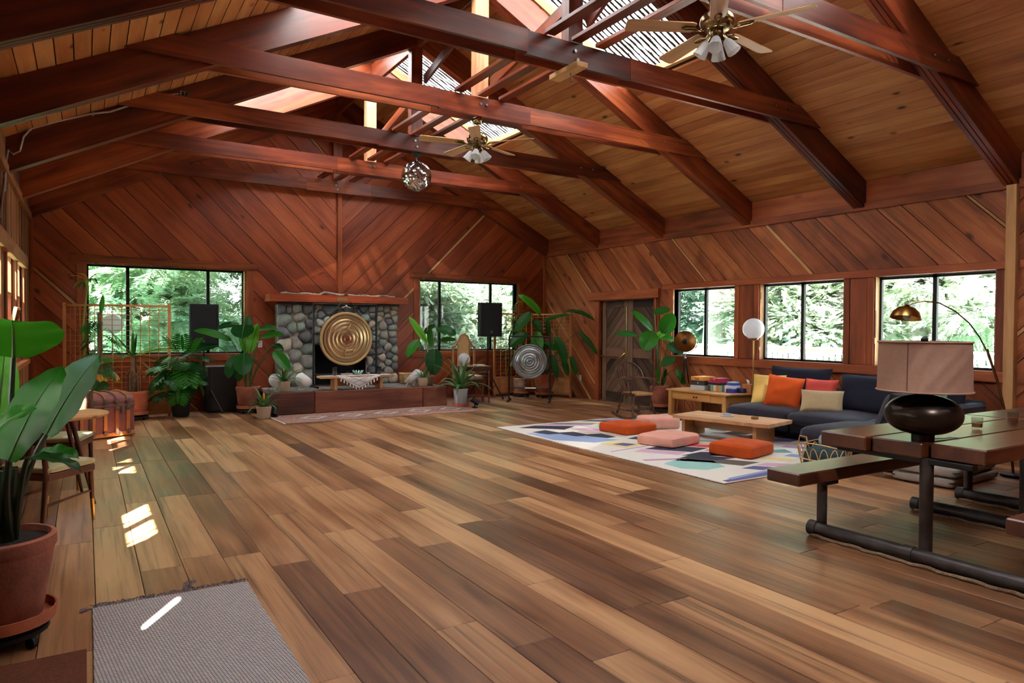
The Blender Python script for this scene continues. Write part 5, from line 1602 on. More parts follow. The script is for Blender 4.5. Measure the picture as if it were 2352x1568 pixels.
mb = MB(); mb.lathe([(.065, 0), (.066, .035), (.06, .04)], 32); mb.build('foot', M['lamp_metal'], tlp, True)
prof = [(.058, .036)] + [(.222 * math.sin(PI * (.07 + .86 * k / 22)) ** .85, .162 - .128 * math.cos(PI * (.07 + .86 * k / 22))) for k in range(23)] + [(.052, .292), (.052, .31)]
mb = MB(); mb.lathe(prof, 48); mb.build('body', M['lamp_metal'], tlp, True, 60)
for k in range(40):
    a = 2 * PI * k / 40
    mb = MB(); mb.ball((.205 * math.cos(a), .205 * math.sin(a), .205), .0045, 6, 4); mb.build('rivet', M['lamp_metal'], tlp)
mb = MB(); mb.lathe([(.265, .312), (.258, .625), (.254, .625), (.261, .312)], 56); mb.build('shade', M['taupe'], tlp, True, 60)
for z, r in ((.315, .268), (.622, .261)):
    mb = MB(); mb.tube([(r * math.cos(2 * PI * k / 48), r * math.sin(2 * PI * k / 48), z) for k in range(49)], .006, 6, False); mb.build('shade_trim', M['taupe'], tlp, True)
a = R(188)
mb = MB(); mb.tube([(.2655 * math.cos(a), .2655 * math.sin(a), .316), (.259 * math.cos(a), .259 * math.sin(a), .622)], .0025, 5); mb.build('seam', plain('dark_seam', srgb(92, 68, 60), .9), tlp)
for k in range(3):
    a = 2 * PI * k / 3 + .4
    mb = MB(); mb.tube([(0, 0, .606), (.255 * math.cos(a), .255 * math.sin(a), .612)], .003, 6); mb.build('spider_arm', M['steel'], tlp)
mb = MB(); mb.tube([(0, 0, .30), (0, 0, .61)], .006, 8); mb.build('stem', M['brass_dark'], tlp, True)
mb = MB(); mb.ball((0, 0, .635), .022, 14, 10); mb.build('finial', M['black_metal'], tlp, True)
mb = MB(); mb.tube([(.06, -.02, .006), (.16, -.06, .005), (.21, -.05, .005), (.26, -.10, .005)], .003, 6); mb.build('cord', M['black_metal'], tlp, True)
for l, c in (('amber glass votive on the picnic table nearer the lamp', (5.40, 2.44, .763)), ('amber glass votive on the picnic table further from the lamp', (5.99, 2.46, .763))):
    tumbler('votive', l, 'votive', c, .038, .082, M['clear_glass'], plain('amber_wax', srgb(150, 96, 66), .5))
# pads stacked on the floor behind the tables
M['pad'] = plain('grey_canvas_pad', srgb(150, 140, 130), .9, var=.1, vscale=20)
for k, l in enumerate(('lower grey canvas pad stacked behind the picnic table', 'upper grey canvas pad stacked behind the picnic table')):
    t = thing('floor_pad', l, 'pad', (7.22, 3.54, .005 + k * .095), R(2 + 3 * k))
    soft('pad_body', (0, 0, .045), (.95, .56, .09), .03, M['pad'], t, .006, seed=k)
    mb = MB(); pth = [(.47, .275, .05), (-.47, .275, .05), (-.47, -.275, .05), (.47, -.275, .05), (.47, .275, .05)]
    mb.tube(pth, .006, 5, False); mb.build('piping', M['black_metal'], t)

# rattan basket of blankets
rb = thing('rattan_basket', 'open rattan loop basket by the end of the sofa', 'basket', (6.40, 4.30, .0), R(10))
rr_ = [.20, .235, .26]
for z, r in ((.02, .20), (.16, .235), (.30, .262)):
    mb = MB(); mb.tube([(r * math.cos(2 * PI * k / 32), r * math.sin(2 * PI * k / 32), z + (.03 * math.cos(4 * PI * k / 32) if z > .2 else 0)) for k in range(33)], .006, 6, False); mb.build('hoop', M['wicker'], rb, True)
for k in range(16):
    a = 2 * PI * k / 16; da = 2 * PI / 16 * .62
    pth = []
    for q in range(9):
        s = q / 8; aa = a + da * (2 * s - 1) * 1.0; z = .02 + .26 * math.sin(PI * s) ** .6; r = .20 + .06 * (z / .28)
        pth.append((r * math.cos(aa), r * math.sin(aa), z))
    mb = MB(); mb.tube(pth, .0045, 5); mb.build('rattan_loop', M['wicker'], rb, True)
for s in (0, PI):
    c = Vector((.262 * math.cos(s + 2.7), .262 * math.sin(s + 2.7), .31)); tn = Vector((-math.sin(s + 2.7), math.cos(s + 2.7), 0))
    mb = MB(); mb.tube([c - tn * .07, c - tn * .05 + Vector((0, 0, .08)), c + tn * .05 + Vector((0, 0, .08)), c + tn * .07], .006, 6); mb.build('handle', M['wicker'], rb, True)
M['plaid'] = plain('dark_green_wool', srgb(34, 52, 56), .95, var=.35, vscale=9)
M['plaid_b'] = plain('pale_blue_wool', srgb(132, 156, 168), .95, var=.2, vscale=9)
V, F = softbox(.36, .36, .24, .1, .03, 9, None, .03, 3); o = make('folded_blanket', V, F, M['plaid'], None, None, True, 180)
o.matrix_basis = Matrix.Translation((6.40, 4.30, .14)); tag(o, 'dark green wool blanket bundled in the rattan basket', 'blanket')
V, F = softbox(.22, .20, .10, .045, .02, 7, None, .02, 8); o = make('folded_blanket', V, F, M['plaid_b'], None, None, True, 180)
o.matrix_basis = Matrix.Translation((6.48, 4.30, .325)) @ Matrix.Rotation(.4, 4, 'Z'); tag(o, 'pale blue blanket on top of the rattan basket', 'blanket')

# ================================================================== left side
M['trunk_body'] = plain('old_rose_metal', srgb(128, 72, 66), .6, .1, var=.2, vscale=8)
M['boss'] = plain('tarnished_boss', srgb(104, 82, 72), .45, .5)
M['trunk_slat'] = wood('trunk_slat', srgb(120, 66, 30), srgb(182, 112, 54), srgb(206, 140, 76), .6, .2, 2, .2, (2, 12, 12))
tk = thing('steamer_trunk', 'dome-top rose red steamer trunk with wooden slats', 'trunk', (.03, 10.46, 0), math.atan2(.467, .884))
TL_, TD_ = .92, .50
mb = MB(); mb.box(-TL_ / 2, TL_ / 2, -TD_ / 2, TD_ / 2, .03, .42, .006); mb.build('body', M['trunk_body'], tk)
pr = [(-TD_ / 2, .425), (-TD_ / 2, .47)] + [(-TD_ / 2 * math.cos(PI * k / 10), .47 + .11 * math.sin(PI * k / 10)) for k in range(1, 10)] + [(TD_ / 2, .47), (TD_ / 2, .425)]
prism('dome_lid', pr, -TL_ / 2, TL_ / 2, M['trunk_body'], tk)
for k in range(6):
    x = -TL_ / 2 + .09 + k * (TL_ - .18) / 5
    bx('slat', (x, -TD_ / 2 - .008, .22), (.045, .016, .30), M['trunk_slat'], tk)
    mb = MB(); mb.tube([(x, -TD_ / 2 * 1.03 * math.cos(PI * q / 8), .475 + .118 * math.sin(PI * q / 8)) for q in range(9)], .012, 6); mb.build('lid_slat', M['trunk_slat'] if k % 2 else M['trunk_body'], tk, True)
    for z in (.07, .38, .475):
        mb = MB(); mb.lathe([(1e-5, -.012), (.03, -.008), (.034, .0), (1e-5, .0)], 8, (x, -TD_ / 2 - .018, z), M=Matrix(((1, 0, 0, 0), (0, 0, 1, 0), (0, 1, 0, 0), (0, 0, 0, 1)))); mb.build('metal_boss', M['boss'], tk)
bx('base_rail', (0, -TD_ / 2 - .006, .045), (TL_ + .01, .02, .05), M['trunk_slat'], tk)
bx('lid_rail', (0, -TD_ / 2 - .006, .415), (TL_ + .01, .014, .02), M['boss'], tk)
bx('base_rail', (TL_ / 2 + .006, 0, .045), (.02, TD_, .05), M['trunk_slat'], tk)
bx('lock_plate', (TL_ / 2 - .16, -TD_ / 2 - .02, .36), (.05, .016, .09), M['boss'], tk)

rt = thing('round_table', 'round pale wood table with splayed dark legs by the left windows', 'table', (-.235, 6.76, 0))
mb = MB(); mb.lathe([(1e-5, .70), (.37, .70), (.40, .708), (.405, .722), (.398, .728), (1e-5, .728)], 40); mb.build('table_top', M['pine'], rt, True, 50)
for k in range(4):
    a = R(-35 + 90 * k)
    mb = MB(); mb.tube([(.16 * math.cos(a), .16 * math.sin(a), .70), (.36 * math.cos(a), .36 * math.sin(a), 0)], [.02, .012], 10); mb.build('leg', M['walnut'], rt, True)
M['green_seat'] = plain('olive_vinyl', srgb(160, 156, 118), .35, 0, .5, var=.06, vscale=6)
def side_chair(label, loc, rz):
    t = thing('side_chair', label, 'chair', loc, rz, 'vinyl-seat chairs at the round table')
    soft('seat', (0, 0, .445), (.44, .43, .05), .022, M['green_seat'], t, .012)
    mb = MB(); mb.box(-.215, .215, -.21, .21, .37, .42, .006); mb.build('seat_rail', M['walnut'], t)
    for x in (-.19, .19):
        mb = MB(); mb.tube([(x, .19, .40), (x * 1.03, .20, .16)], [.019, .015], 10); o = mb.build('leg', M['walnut'], t, True)
        mb = MB(); mb.tube([(x * 1.03, .20, .16), (x * 1.05, .205, .0)], [.015, .011], 10); mb.build('brass_tip', M['brass'], o, True)
        mb = MB(); mb.tube([(x, -.24, 0), (x, -.20, .42), (x * .98, -.25, .84)], [.016, .02, .016], 10); mb.build('back_post', M['walnut'], t, True)
        mb = MB(); mb.tube([(x, .195, .22), (x, -.21, .2)], .010, 8); mb.build('stretcher', M['walnut'], t, True)
    soft('backrest', (0, -.235, .72), (.40, .03, .20), .013, M['walnut'], t, 0, Euler((R(8), 0, 0)))
    return t
side_chair('vinyl-seat chair nearest the camera at the round table', (-.24, 6.02, 0), R(-42))
side_chair('vinyl-seat chair on the far side of the round table', (-.20, 7.42, 0), R(165))
lf = thing('leaning_frame', 'wood-framed mirror leaning against the left wall', 'mirror', (-.62, 8.2, 1.0), 0)
bx('frame', (0, 0, .32), (.03, .40, .62), M['oak_leg'], lf, rot=Euler((0, R(12), 0)))
bx('mirror_glass', (.018, 0, .32), (.004, .34, .56), plain('mirror_silver', srgb(220, 220, 225), .05, 1.0), lf, rot=Euler((0, R(12), 0)), ch=0)
bc_ = thing('bookcase', 'low red wood bookcase behind the large terracotta pot', 'bookcase', (-.60, 4.95, 0))
for y in (-.42, -.14, .14, .42): bx('upright', (0, y, .44), (.2, .022, .88), M['mantel'], bc_)
for z in (.05, .45, .86): bx('shelf', (0, 0, z), (.2, .86, .022), M['mantel'], bc_)
rr = random.Random(4)
for k in range(7):
    h = rr.uniform(.2, .28)
    o = bx('book', (-.58, 4.60 + k * .034, .062 + h / 2), (.14, rr.uniform(.022, .03), h), plain('book_%d' % k, srgb(*rr.choice([(210, 210, 205), (150, 60, 60), (60, 70, 90), (190, 180, 150)])), .6))
    tag(o, 'book standing in the low bookcase, number %s from its near end' % ('one', 'two', 'three', 'four', 'five', 'six', 'seven')[k], 'book', 'books in the low bookcase')

# trellis screens
M['cedar'] = wood('cedar_screen', srgb(160, 96, 52), srgb(200, 132, 78), srgb(220, 158, 102), .55, .2, 1.6, .12, (1, 10, 10))
def trellis(label, pts, H=1.79, nv=6, hb=.40):
    t = thing('trellis_screen', label, 'screen')
    for i, (x, y) in enumerate(pts): bx('post', (x, y, H / 2 + .01), (.045, .045, H + .02), M['cedar'], t)
    for (a, b) in zip(pts[:-1], pts[1:]):
        a3, b3 = Vector((a[0], a[1], 0)), Vector((b[0], b[1], 0)); d = (b3 - a3).normalized() * .022
        p, q = a3 + d, b3 - d
        for z in (H - .02, hb, .06): bar('rail', p + Vector((0, 0, z)), q + Vector((0, 0, z)), .03, .035, M['cedar'], t)
        nb = 7
        for k in range(nb):
            u0, u1 = p.lerp(q, k / nb), p.lerp(q, (k + 1) / nb); m = (u0 + u1) / 2
            o = bar('panel_board', u0 + Vector((0, 0, (hb + .06) / 2)), u1 + Vector((0, 0, (hb + .06) / 2)), .012, hb - .10, M['cedar'], t, .002)
        for k in range(1, nv + 1):
            m = p.lerp(q, k / (nv + 1)); bar('lattice_rod', m + Vector((0, 0, hb)), m + Vector((0, 0, H - .03)), .011, .011, M['cedar'], t, 0)
        nh = 17
        for k in range(1, nh):
            z = hb + (H - hb) * k / nh; bar('lattice_rod', p + Vector((0, 0, z)), q + Vector((0, 0, z)), .008, .008, M['cedar'], t, 0)
    return t
trellis('folding cedar trellis screen before the left end window', [(-.28, 12.86), (.205, 12.45), (1.155, 12.45)])
trellis('folding cedar trellis screen in the right corner behind the small gong', [(7.46, 12.80), (8.50, 12.92), (8.74, 11.80)])

# speakers
M['grille'] = plain('speaker_grille', srgb(22, 22, 26), .7, .2, bump=.5, bscale=400)
M['cabinet'] = plain('speaker_cabinet', srgb(20, 21, 22), .55)
def speaker(label, loc, rz, w, h, d):
    t = thing('loudspeaker', label, 'speaker', loc, rz)
    V = [(-w / 2, 0, 0), (w / 2, 0, 0), (w * .36, d, 0), (-w * .36, d, 0)]
    prof = [(-w / 2, .012), (-w / 2 + .012, 0), (w / 2 - .012, 0), (w / 2, .012), (w / 2, d * .45), (w * .34, d), (-w * .34, d), (-w / 2, d * .45)]
    n = len(prof)
    VV = [(a, b, 0) for a, b in prof] + [(a, b, h) for a, b in prof]
    make('cabinet', VV, [tuple(range(n))[::-1], tuple(range(n, 2 * n))] + [(i, (i + 1) % n, n + (i + 1) % n, n + i) for i in range(n)], M['cabinet'], t)
    mb = MB(); mb.box(-w / 2 + .02, w / 2 - .02, -.012, .001, .03, h - .03, .008); mb.build('grille', M['grille'], t)
    bx('badge', (0, -.0135, .10), (.05, .003, .05), plain('badge_grey', srgb(60, 60, 64), .4), t, ch=0)
    text_part('logo', 'JBL', .028, M['steel'], t, Matrix.Translation((0, -.016, .10)) @ Matrix.Rotation(R(90), 4, 'X'), .0006)
    for s in (-1, 1): bx('side_handle', (s * (w / 2), d * .28, h * .55), (.012, .05, .16), M['rubber'], t)
    return t
def tripod(label, loc, top, legs):
    t = thing('speaker_tripod', label, 'stand', loc)
    mb = MB(); mb.tube([(0, 0, .10), (0, 0, .62)], .022, 10); mb.build('lower_tube', M['black_metal'], t, True)
    mb = MB(); mb.tube([(0, 0, .6), (0, 0, top)], .016, 10); mb.build('upper_tube', M['black_metal'], t, True)
    mb = MB(); mb.tube([(0, 0, .60), (0, 0, .68)], .03, 10); mb.build('collar', M['black_metal'], t, True)
    for a in legs:
        a = R(a); e = Vector((.46 * math.cos(a), .46 * math.sin(a), .012))
        mb = MB(); mb.tube([(0.02 * math.cos(a), .02 * math.sin(a), .58), e], .013, 8); o = mb.build('leg', M['black_metal'], t, True)
        mb = MB(); mb.tube([e + Vector((0, 0, .01)), e - Vector((.03 * math.cos(a), .03 * math.sin(a), -.04))], .017, 8); mb.build('rubber_foot', M['rubber'], o, True)
        mb = MB(); mb.tube([(0, 0, .18), e * .55 + Vector((0, 0, .27))], .008, 6); mb.build('brace', M['black_metal'], t, True)
    return t
speaker('black loudspeaker in front of the left end window', (1.685, 12.55, 1.105), R(-12), .45, .72, .34)
tripod('black tripod stand under the left loudspeaker', (1.70, 12.70, 0), 1.10, (-58, 28, 200))
speaker('black loudspeaker in front of the right end window', (7.12, 12.35, 1.283), R(-6), .49, .70, .34)
tripod('black tripod stand under the right loudspeaker', (7.13, 12.52, 0), 1.28, (-75, 45, 165))
sb = thing('bass_cabinet', 'tall black speaker cabinet on the floor under the left window', 'speaker', (1.98, 12.56, 0))
mb = MB(); mb.box(-.23, .23, 0, .42, .0, .775, .01); mb.build('cabinet', plain('dark_brown_cabinet', srgb(34, 24, 22), .6), sb)
mb = MB(); mb.box(-.205, .205, -.012, .0, .03, .745, .006); mb.build('grille', plain('brown_grille', srgb(40, 28, 26), .8, bump=.4, bscale=300), sb)
for s in (-1, 1): bx('edge_trim', (s * .222, -.012, .388), (.012, .014, .77), M['black_metal'], sb)
def spotlight(label, loc, rz, tilt):
    t = thing('uplight', label, 'spotlight', loc, rz, 'black uplights on the floor')
    mb = MB(); mb.lathe([(1e-5, 0), (.055, 0), (.055, .02), (.02, .03), (1e-5, .03)], 20); mb.build('base', M['black_metal'], t, True)
    mb = MB(); mb.tube([(0, 0, .03), (0, 0, .09)], .014, 8); mb.build('stem', M['black_metal'], t, True)
    d = Vector((math.cos(tilt), 0, math.sin(tilt)))
    mb = MB(); mb.tube([Vector((0, 0, .12)) - d * .08, Vector((0, 0, .12)) + d * .08], .045, 16); mb.build('can', M['black_metal'], t, True, 50)
    mb = MB(); mb.tube([Vector((0, 0, .12)) + d * .081, Vector((0, 0, .12)) + d * .084], .038, 16); mb.build('lens', M['white'], t, True, 50)
spotlight('black uplight on the floor left of the hearth', (2.58, 11.42, 0), R(60), R(60))
spotlight('black uplight on the floor beside the large grey-potted bromeliad', (6.06, 11.10, 0), R(155), R(35))

# small side table with globe, ornate chair behind
M['mahog'] = wood('mahogany', srgb(72, 32, 22), srgb(118, 58, 40), srgb(150, 84, 58), .3, 0, 1, .1, (1.5, 9, 9))
st_ = thing('side_table', 'small red-brown table with turned legs right of the hearth', 'table', (6.42, 11.82, 0), R(-8))
bx('table_top', (0, 0, .715), (.62, .40, .022), M['mahog'], st_)
bx('apron', (0, 0, .665), (.54, .32, .07), M['mahog'], st_)
for x in (-.26, .26):
    for y in (-.15, .15):
        a, b = turned((x, y, .64), (x, y, .0), .018, 2)
        mb = MB(); mb.tube(a, b, 8); mb.build('leg', M['mahog'], st_, True)
for y in (-.15, .15): bx('stretcher', (0, y, .14), (.50, .02, .03), M['mahog'], st_)
gb = thing('globe_lamp', 'white glass globe lamp on the small side table', 'lamp', (6.20, 11.80, .726))
mb = MB(); mb.lathe([(1e-5, 0), (.05, 0), (.05, .014), (.035, .02), (1e-5, .02)], 20); mb.build('base', M['white'], gb, True)
mb = MB(); mb.ball((0, 0, .133), .118, 28, 16); mb.build('globe', M['opal'], gb, True, 180)
bk_ = bx('white_book', (6.52, 11.80, .7395), (.20, .14, .026), M['white'], None, R(-8))
tag(bk_, 'slim white box lying on the small side table', 'box')
oc = thing('ornate_chair', 'tall carved wooden chair with an arched cane back', 'chair', (6.62, 12.42, 0), R(176))
M['cane'] = plain('woven_cane', srgb(206, 168, 112), .7, var=.25, vscale=60, bump=.5, bscale=200)
soft('seat', (0, 0, .46), (.50, .46, .08), .03, plain('dusty_pink_seat', srgb(196, 160, 150), .85, var=.1), oc, .02)
bx('seat_rail', (0, 0, .40), (.50, .46, .06), M['mahog'], oc)
for x in (-.225, .225):
    for y in (-.2, .2):
        a, b = turned((x, y, .38), (x, y, 0), .022, 1)
        mb = MB(); mb.tube(a, b, 8); mb.build('leg', M['mahog'], oc, True)
    bx('back_post', (x * 1.06, -.23, .75), (.04, .035, .68), M['oak_leg'], oc)
    bx('back_slat', (x * .56, -.23, .78), (.03, .025, .70), M['oak_leg'], oc)
crest = [(-.255, -.23, 1.07), (-.19, -.23, 1.09), (-.13, -.23, 1.18), (-.08, -.23, 1.29), (0, -.23, 1.335), (.08, -.23, 1.29), (.13, -.23, 1.18), (.19, -.23, 1.09), (.255, -.23, 1.07)]
mb = MB(); mb.tube(crest, .024, 8); mb.build('crest_rail', M['oak_leg'], oc, True)
V = [(-.105, -.232, .50), (.105, -.232, .50), (.105, -.232, 1.16), (.07, -.232, 1.26), (0, -.232, 1.315), (-.07, -.232, 1.26), (-.105, -.232, 1.16)]
make('cane_panel', V + [(v[0], v[1] + .008, v[2]) for v in V], [tuple(range(7))[::-1], tuple(range(7, 14))] + [(i, (i + 1) % 7, 7 + (i + 1) % 7, 7 + i) for i in range(7)], M['cane'], oc)
bx('lower_rail', (0, -.23, .56), (.44, .03, .05), M['oak_leg'], oc)

# wall fittings
def plate(label, c, face, sz=(.075, .115)):
    t = thing('outlet_plate', label, 'outlet', c)
    s = (sz[0], .006, sz[1]) if face == 'y' else (.006, sz[0], sz[1])
    bx('plate', (0, 0, 0), s, M['white'], t, ch=.002)
    for z in (-.025, .025):
        bx('socket', (0, -.004, z) if face == 'y' else (-.004, 0, z), (.03, .003, .026) if face == 'y' else (.003, .03, .026), plain('socket_grey', srgb(180, 178, 172), .5), t, ch=0)
plate('pale switch plate on the wall left of the stone fireplace', (2.70, YE - .012, 1.14), 'y', (.075, .12))
plate('steel outlet plate low on the right wall by the trellis', (XR - .012, 11.72, .42), 'x')

# ================================================================== ceiling fixtures
M['blade'] = wood('fan_blade', srgb(176, 130, 84), srgb(206, 162, 114), srgb(224, 184, 138), .35, 0, 1, .1, (1.2, 12, 12))
M['crystal'] = glass_mat('fluted_glass', (.9, .9, .9, 1))
M['frost'] = translucent_mat('frosted_shade', (.85, .85, .85, 1), (.8, .8, .8, 1), .45, .25)
def fan(label, x, y, zc, zm, rot):
    t = thing('ceiling_fan', label, 'fan', (x, y, zm), R(rot), 'brass ceiling fans')
    h = zc - zm
    mb = MB(); mb.lathe([(.03, h - .075), (.055, h - .06), (.068, h - .03), (.07, h - .004), (.066, h)], 24); mb.build('canopy', M['brass_dark'], t, True, 50)
    mb = MB(); mb.tube([(0, 0, .08), (0, 0, h - .06)], .012, 10); mb.build('downrod', M['brass_dark'], t, True)
    mb = MB(); mb.lathe([(.03, .085), (.07, .08), (.105, .06), (.125, .03), (.13, 0), (.122, -.03), (.10, -.05), (.085, -.056), (.085, -.064), (.06, -.07), (.05, -.07)], 36); mb.build('motor_housing', M['brass_dark'], t, True, 40)
    mb = MB(); mb.lathe([(.048, -.07), (.05, -.12), (.04, -.135), (.03, -.16), (1e-5, -.165)], 24); mb.build('light_hub', M['brass_dark'], t, True, 40)
    for k in range(5):
        a = 2 * PI * k / 5; c, s = math.cos(a), math.sin(a)
        Mb = Matrix.Rotation(a, 4, 'Z') @ Matrix.Translation((0, 0, -.045)) @ Matrix.Rotation(R(12), 4, 'X')
        V = []
        out = [(.17, -.045), (.20, -.058), (.68, -.07), (.705, -.052), (.705, .052), (.68, .07), (.20, .058), (.17, .045)]
        V = [(p, q, -.004) for p, q in out] + [(p, q, .004) for p, q in out]; n = len(out)
        o = make('blade', V, [tuple(range(n))[::-1], tuple(range(n, 2 * n))] + [(i, (i + 1) % n, n + (i + 1) % n, n + i) for i in range(n)], M['blade'], t); o.matrix_basis = Mb
        mb = MB(); mb.tube([Vector((.09, 0, -.05)), Vector((.13, 0, -.068)), Vector((.17, .022, -.056)), Vector((.25, .022, -.054)), Vector((.27, 0, -.054)), Vector((.25, -.022, -.054)), Vector((.17, -.022, -.056)), Vector((.13, 0, -.068))], .008, 6)
        o = mb.build('blade_iron', M['brass_dark'], t, True); o.matrix_basis = Matrix.Rotation(a, 4, 'Z')
    for k in range(4):
        a = 2 * PI * k / 4 + .5; d = Vector((math.cos(a) * .55, math.sin(a) * .55, -.83)).normalized()
        p = Vector((math.cos(a) * .05, math.sin(a) * .05, -.12))
        Mt = d.to_track_quat('Z', 'Y').to_matrix().to_4x4()
        mb = MB(); mb.tube([p - d * .02, p + d * .03], .018, 10); mb.build('lamp_holder', M['brass_dark'], t, True)
        mb = MB(); mb.lathe([(.022, .03), (.034, .05), (.044, .10), (.054, .145), (.052, .145), (.042, .10), (.032, .052), (.02, .034)], 32, p, flute=12, fa=.05, M=Mt); mb.build('glass_shade', M['frost'], t, True, 60)
    return t
fan('brass ceiling fan hanging nearest, at the top right', 4.115, 3.72, 3.995, 3.80, 8)
fan('brass ceiling fan hanging further back near the mirror ball', 4.05, 7.40, 3.995, 3.74, 22)
# mirror ball
ball = thing('mirror_ball', 'mirrored disco ball hanging from a tie beam', 'mirror ball', (4.105, 9.33, 3.655))
m_, t_, out_ = nt('mirror_tiles')
p_ = principled(t_, out_, Roughness=.12, Metallic=1.0)
p_.inputs['Base Color'].default_value = srgb(235, 235, 240)
M['mirror'] = m_
V = []; F = []
rb_ = .215; nr = 30
for i in range(nr):
    t0, t1 = PI * i / nr, PI * (i + 1) / nr
    ncol = max(6, int(2 * PI * math.sin((t0 + t1) / 2) * rb_ / .0235))
    rr = random.Random(i)
    for k in range(ncol):
        a0, a1 = 2 * PI * k / ncol, 2 * PI * (k + 1) / ncol; g = .06
        tt0, tt1 = t0 + (t1 - t0) * g, t1 - (t1 - t0) * g; aa0, aa1 = a0 + (a1 - a0) * g, a1 - (a1 - a0) * g
        b = len(V)
        tl_ = rr.uniform(-.03, .03)
        for th, ph, e in ((tt0, aa0, tl_), (tt1, aa0, 0), (tt1, aa1, -tl_), (tt0, aa1, 0)):
            r = rb_ + e * .12
            V.append((r * math.sin(th) * math.cos(ph), r * math.sin(th) * math.sin(ph), r * math.cos(th)))
        F.append((b, b + 1, b + 2, b + 3))
o = make('mirror_tiles', V, F, M['mirror'], ball); o['kind'] = 'stuff'
mb = MB(); mb.ball((0, 0, 0), rb_ - .003, 32, 20); mb.build('core', plain('ball_core', srgb(120, 118, 116), .4, .6), ball, True, 180)
mb = MB(); mb.lathe([(.02, .27), (.035, .275), (.05, .30), (.075, .32), (.075, .345), (1e-5, .345)], 20); mb.build('motor', M['black_metal'], ball, True, 50)
mb = MB(); mb.tube([(0, 0, .21), (.006, 0, .235), (-.006, 0, .255), (0, 0, .275)], .008, 6); mb.build('chain', M['steel'], ball, True)
# hook block on the near tie
hk = thing('hook_block', 'small pale wood block with an empty steel hook under a tie beam', 'block', (4.02, 5.53, 3.99))
bx('block', (0, -.02, -.028), (.13, .46, .05), M['pine'], hk)
mb = MB(); mb.tube([(0, -.06, -.05), (0, -.06, -.08), (.02, -.06, -.10), (.03, -.06, -.125), (.012, -.06, -.145), (-.012, -.06, -.135), (-.016, -.06, -.12)], .005, 8); mb.build('hook', M['steel'], hk, True)
# conduit
cd_ = thing('conduit', 'flexible steel conduit clipped along a rafter to an outlet box', 'conduit')
yf = 9.33 - RW_ / 2 - .012
pth = [(-.715, yf - .25, 2.85), (-.715, yf - .06, 3.20), (-.70, yf, 3.34), (-.66, yf, 3.30), (-.60, yf, 3.34), (-.565, yf, 3.50), (-.50, yf, 3.60), (-.25, yf, 3.72), (.05, yf, 3.85), (.25, yf, 3.91), (.55, yf, 4.07), (.75, yf, 4.18), (.97, yf, 4.245)]
mb = MB(); mb.tube(pth, .011, 8); mb.build('flex_tube', plain('flex_steel', srgb(190, 180, 172), .35, .9, bump=1.0, bscale=90), cd_, True)
bx('outlet_box', (1.03, yf - .0, 4.255), (.10, .03, .06), M['steel'], cd_)
for x in (1.01, 1.05):
    bx('plug', (x, yf - .018, 4.255), (.03, .012, .04), M['black_metal'], cd_, ch=.002)
for p in ((-.50, 3.60), (.08, 3.86), (.70, 4.15)): bx('clip', (p[0], yf + .004, p[1]), (.02, .014, .05), M['steel'], cd_)
mb = MB(); mb.tube([(-.70, yf - .9, 2.5), (-.70, yf - .45, 2.95)], .012, 8); mb.build('rigid_tube', M['steel'], cd_, True)
# ================================================================== plants
def leaf_strip(base, d, up, L, W, droop=.6, fold=.25, n=9, m=3, shape='paddle', wav=.01, seed=0, curl=0.0, split=None):
    """leaf blade starting at base along d; up is the blade's upper side; bends towards the ground by droop"""
    base = Vector(base); d = Vector(d).normalized(); up = Vector(up)
    side = d.cross(up).normalized(); up = side.cross(d).normalized()
    V = []; F = []
    p = base.copy(); step = L / n
    for i in range(n + 1):
        s = i / n
        if shape == 'paddle': w = W * (max(0, math.sin(PI * min(1, s * .97 + .025))) ** .5) * (1.05 - .18 * s)
        elif shape == 'strap': w = W * (1 - s ** 3) * (.75 + .25 * math.sin(PI * s))
        elif shape == 'lance': w = W * math.sin(PI * (s * .95 + .05)) ** .9
        else: w = W * math.sin(PI * (s * .9 + .08)) ** .6
        if i == n: w = W * .02
        for j in range(-m, m + 1):
            q = j / m
            lift = abs(q) * math.tan(fold) * w / 2 + curl * q * q * w / 2
            rip = wav * math.sin(s * 19 + seed + q * 2) * abs(q)
            V.append(p + side * (q * w / 2) + up * (lift + rip))
        ang = -droop / n * (.4 + 1.2 * s)
        rot = Matrix.Rotation(ang, 3, side) if True else None
        if i < n:
            p = p + d * step
            nd = rot @ d
            d = nd.normalized(); up = side.cross(d).normalized()
    c = 2 * m + 1
    for i in range(n):
        for j in range(c - 1):
            a = i * c + j
            if split and abs(j - m + .5) > .6 and i % split == split - 1: 
                continue
            F.append((a, a + 1, a + c + 1, a + c))
    return V, F
def leaf(parent, base, d, up, L, W, mat, **k):
    rib = k.pop('rib', True)
    V, F = leaf_strip(base, d, up, L, W, **k)
    o = make('leaf', V, F, mat, parent, None, True, 180)
    if rib and W > .08:
        m = k.get('m', 3); c = 2 * m + 1; n = k.get('n', 9)
        mb = MB(); pts = [Vector(V[i * c + m]) - Vector((0, 0, .002)) for i in range(n)]
        mb.tube(pts, [.006 * (1 - i / n) + .0015 for i in range(n)], 5); mb.build('midrib', M['stem'], o, True)
    return o
def stem(parent, pts, r0, r1, mat=None, nm='stem'):
    n = len(pts); mb = MB(); mb.tube(pts, [r0 + (r1 - r0) * i / (n - 1) for i in range(n)], 7)
    return mb.build(nm, mat or M['stem'], parent, True)
def bez(a, b, c, n=8):
    a, b, c = Vector(a), Vector(b), Vector(c)
    return [a * (1 - t) ** 2 + b * 2 * t * (1 - t) + c * t * t for t in [k / n for k in range(n + 1)]]
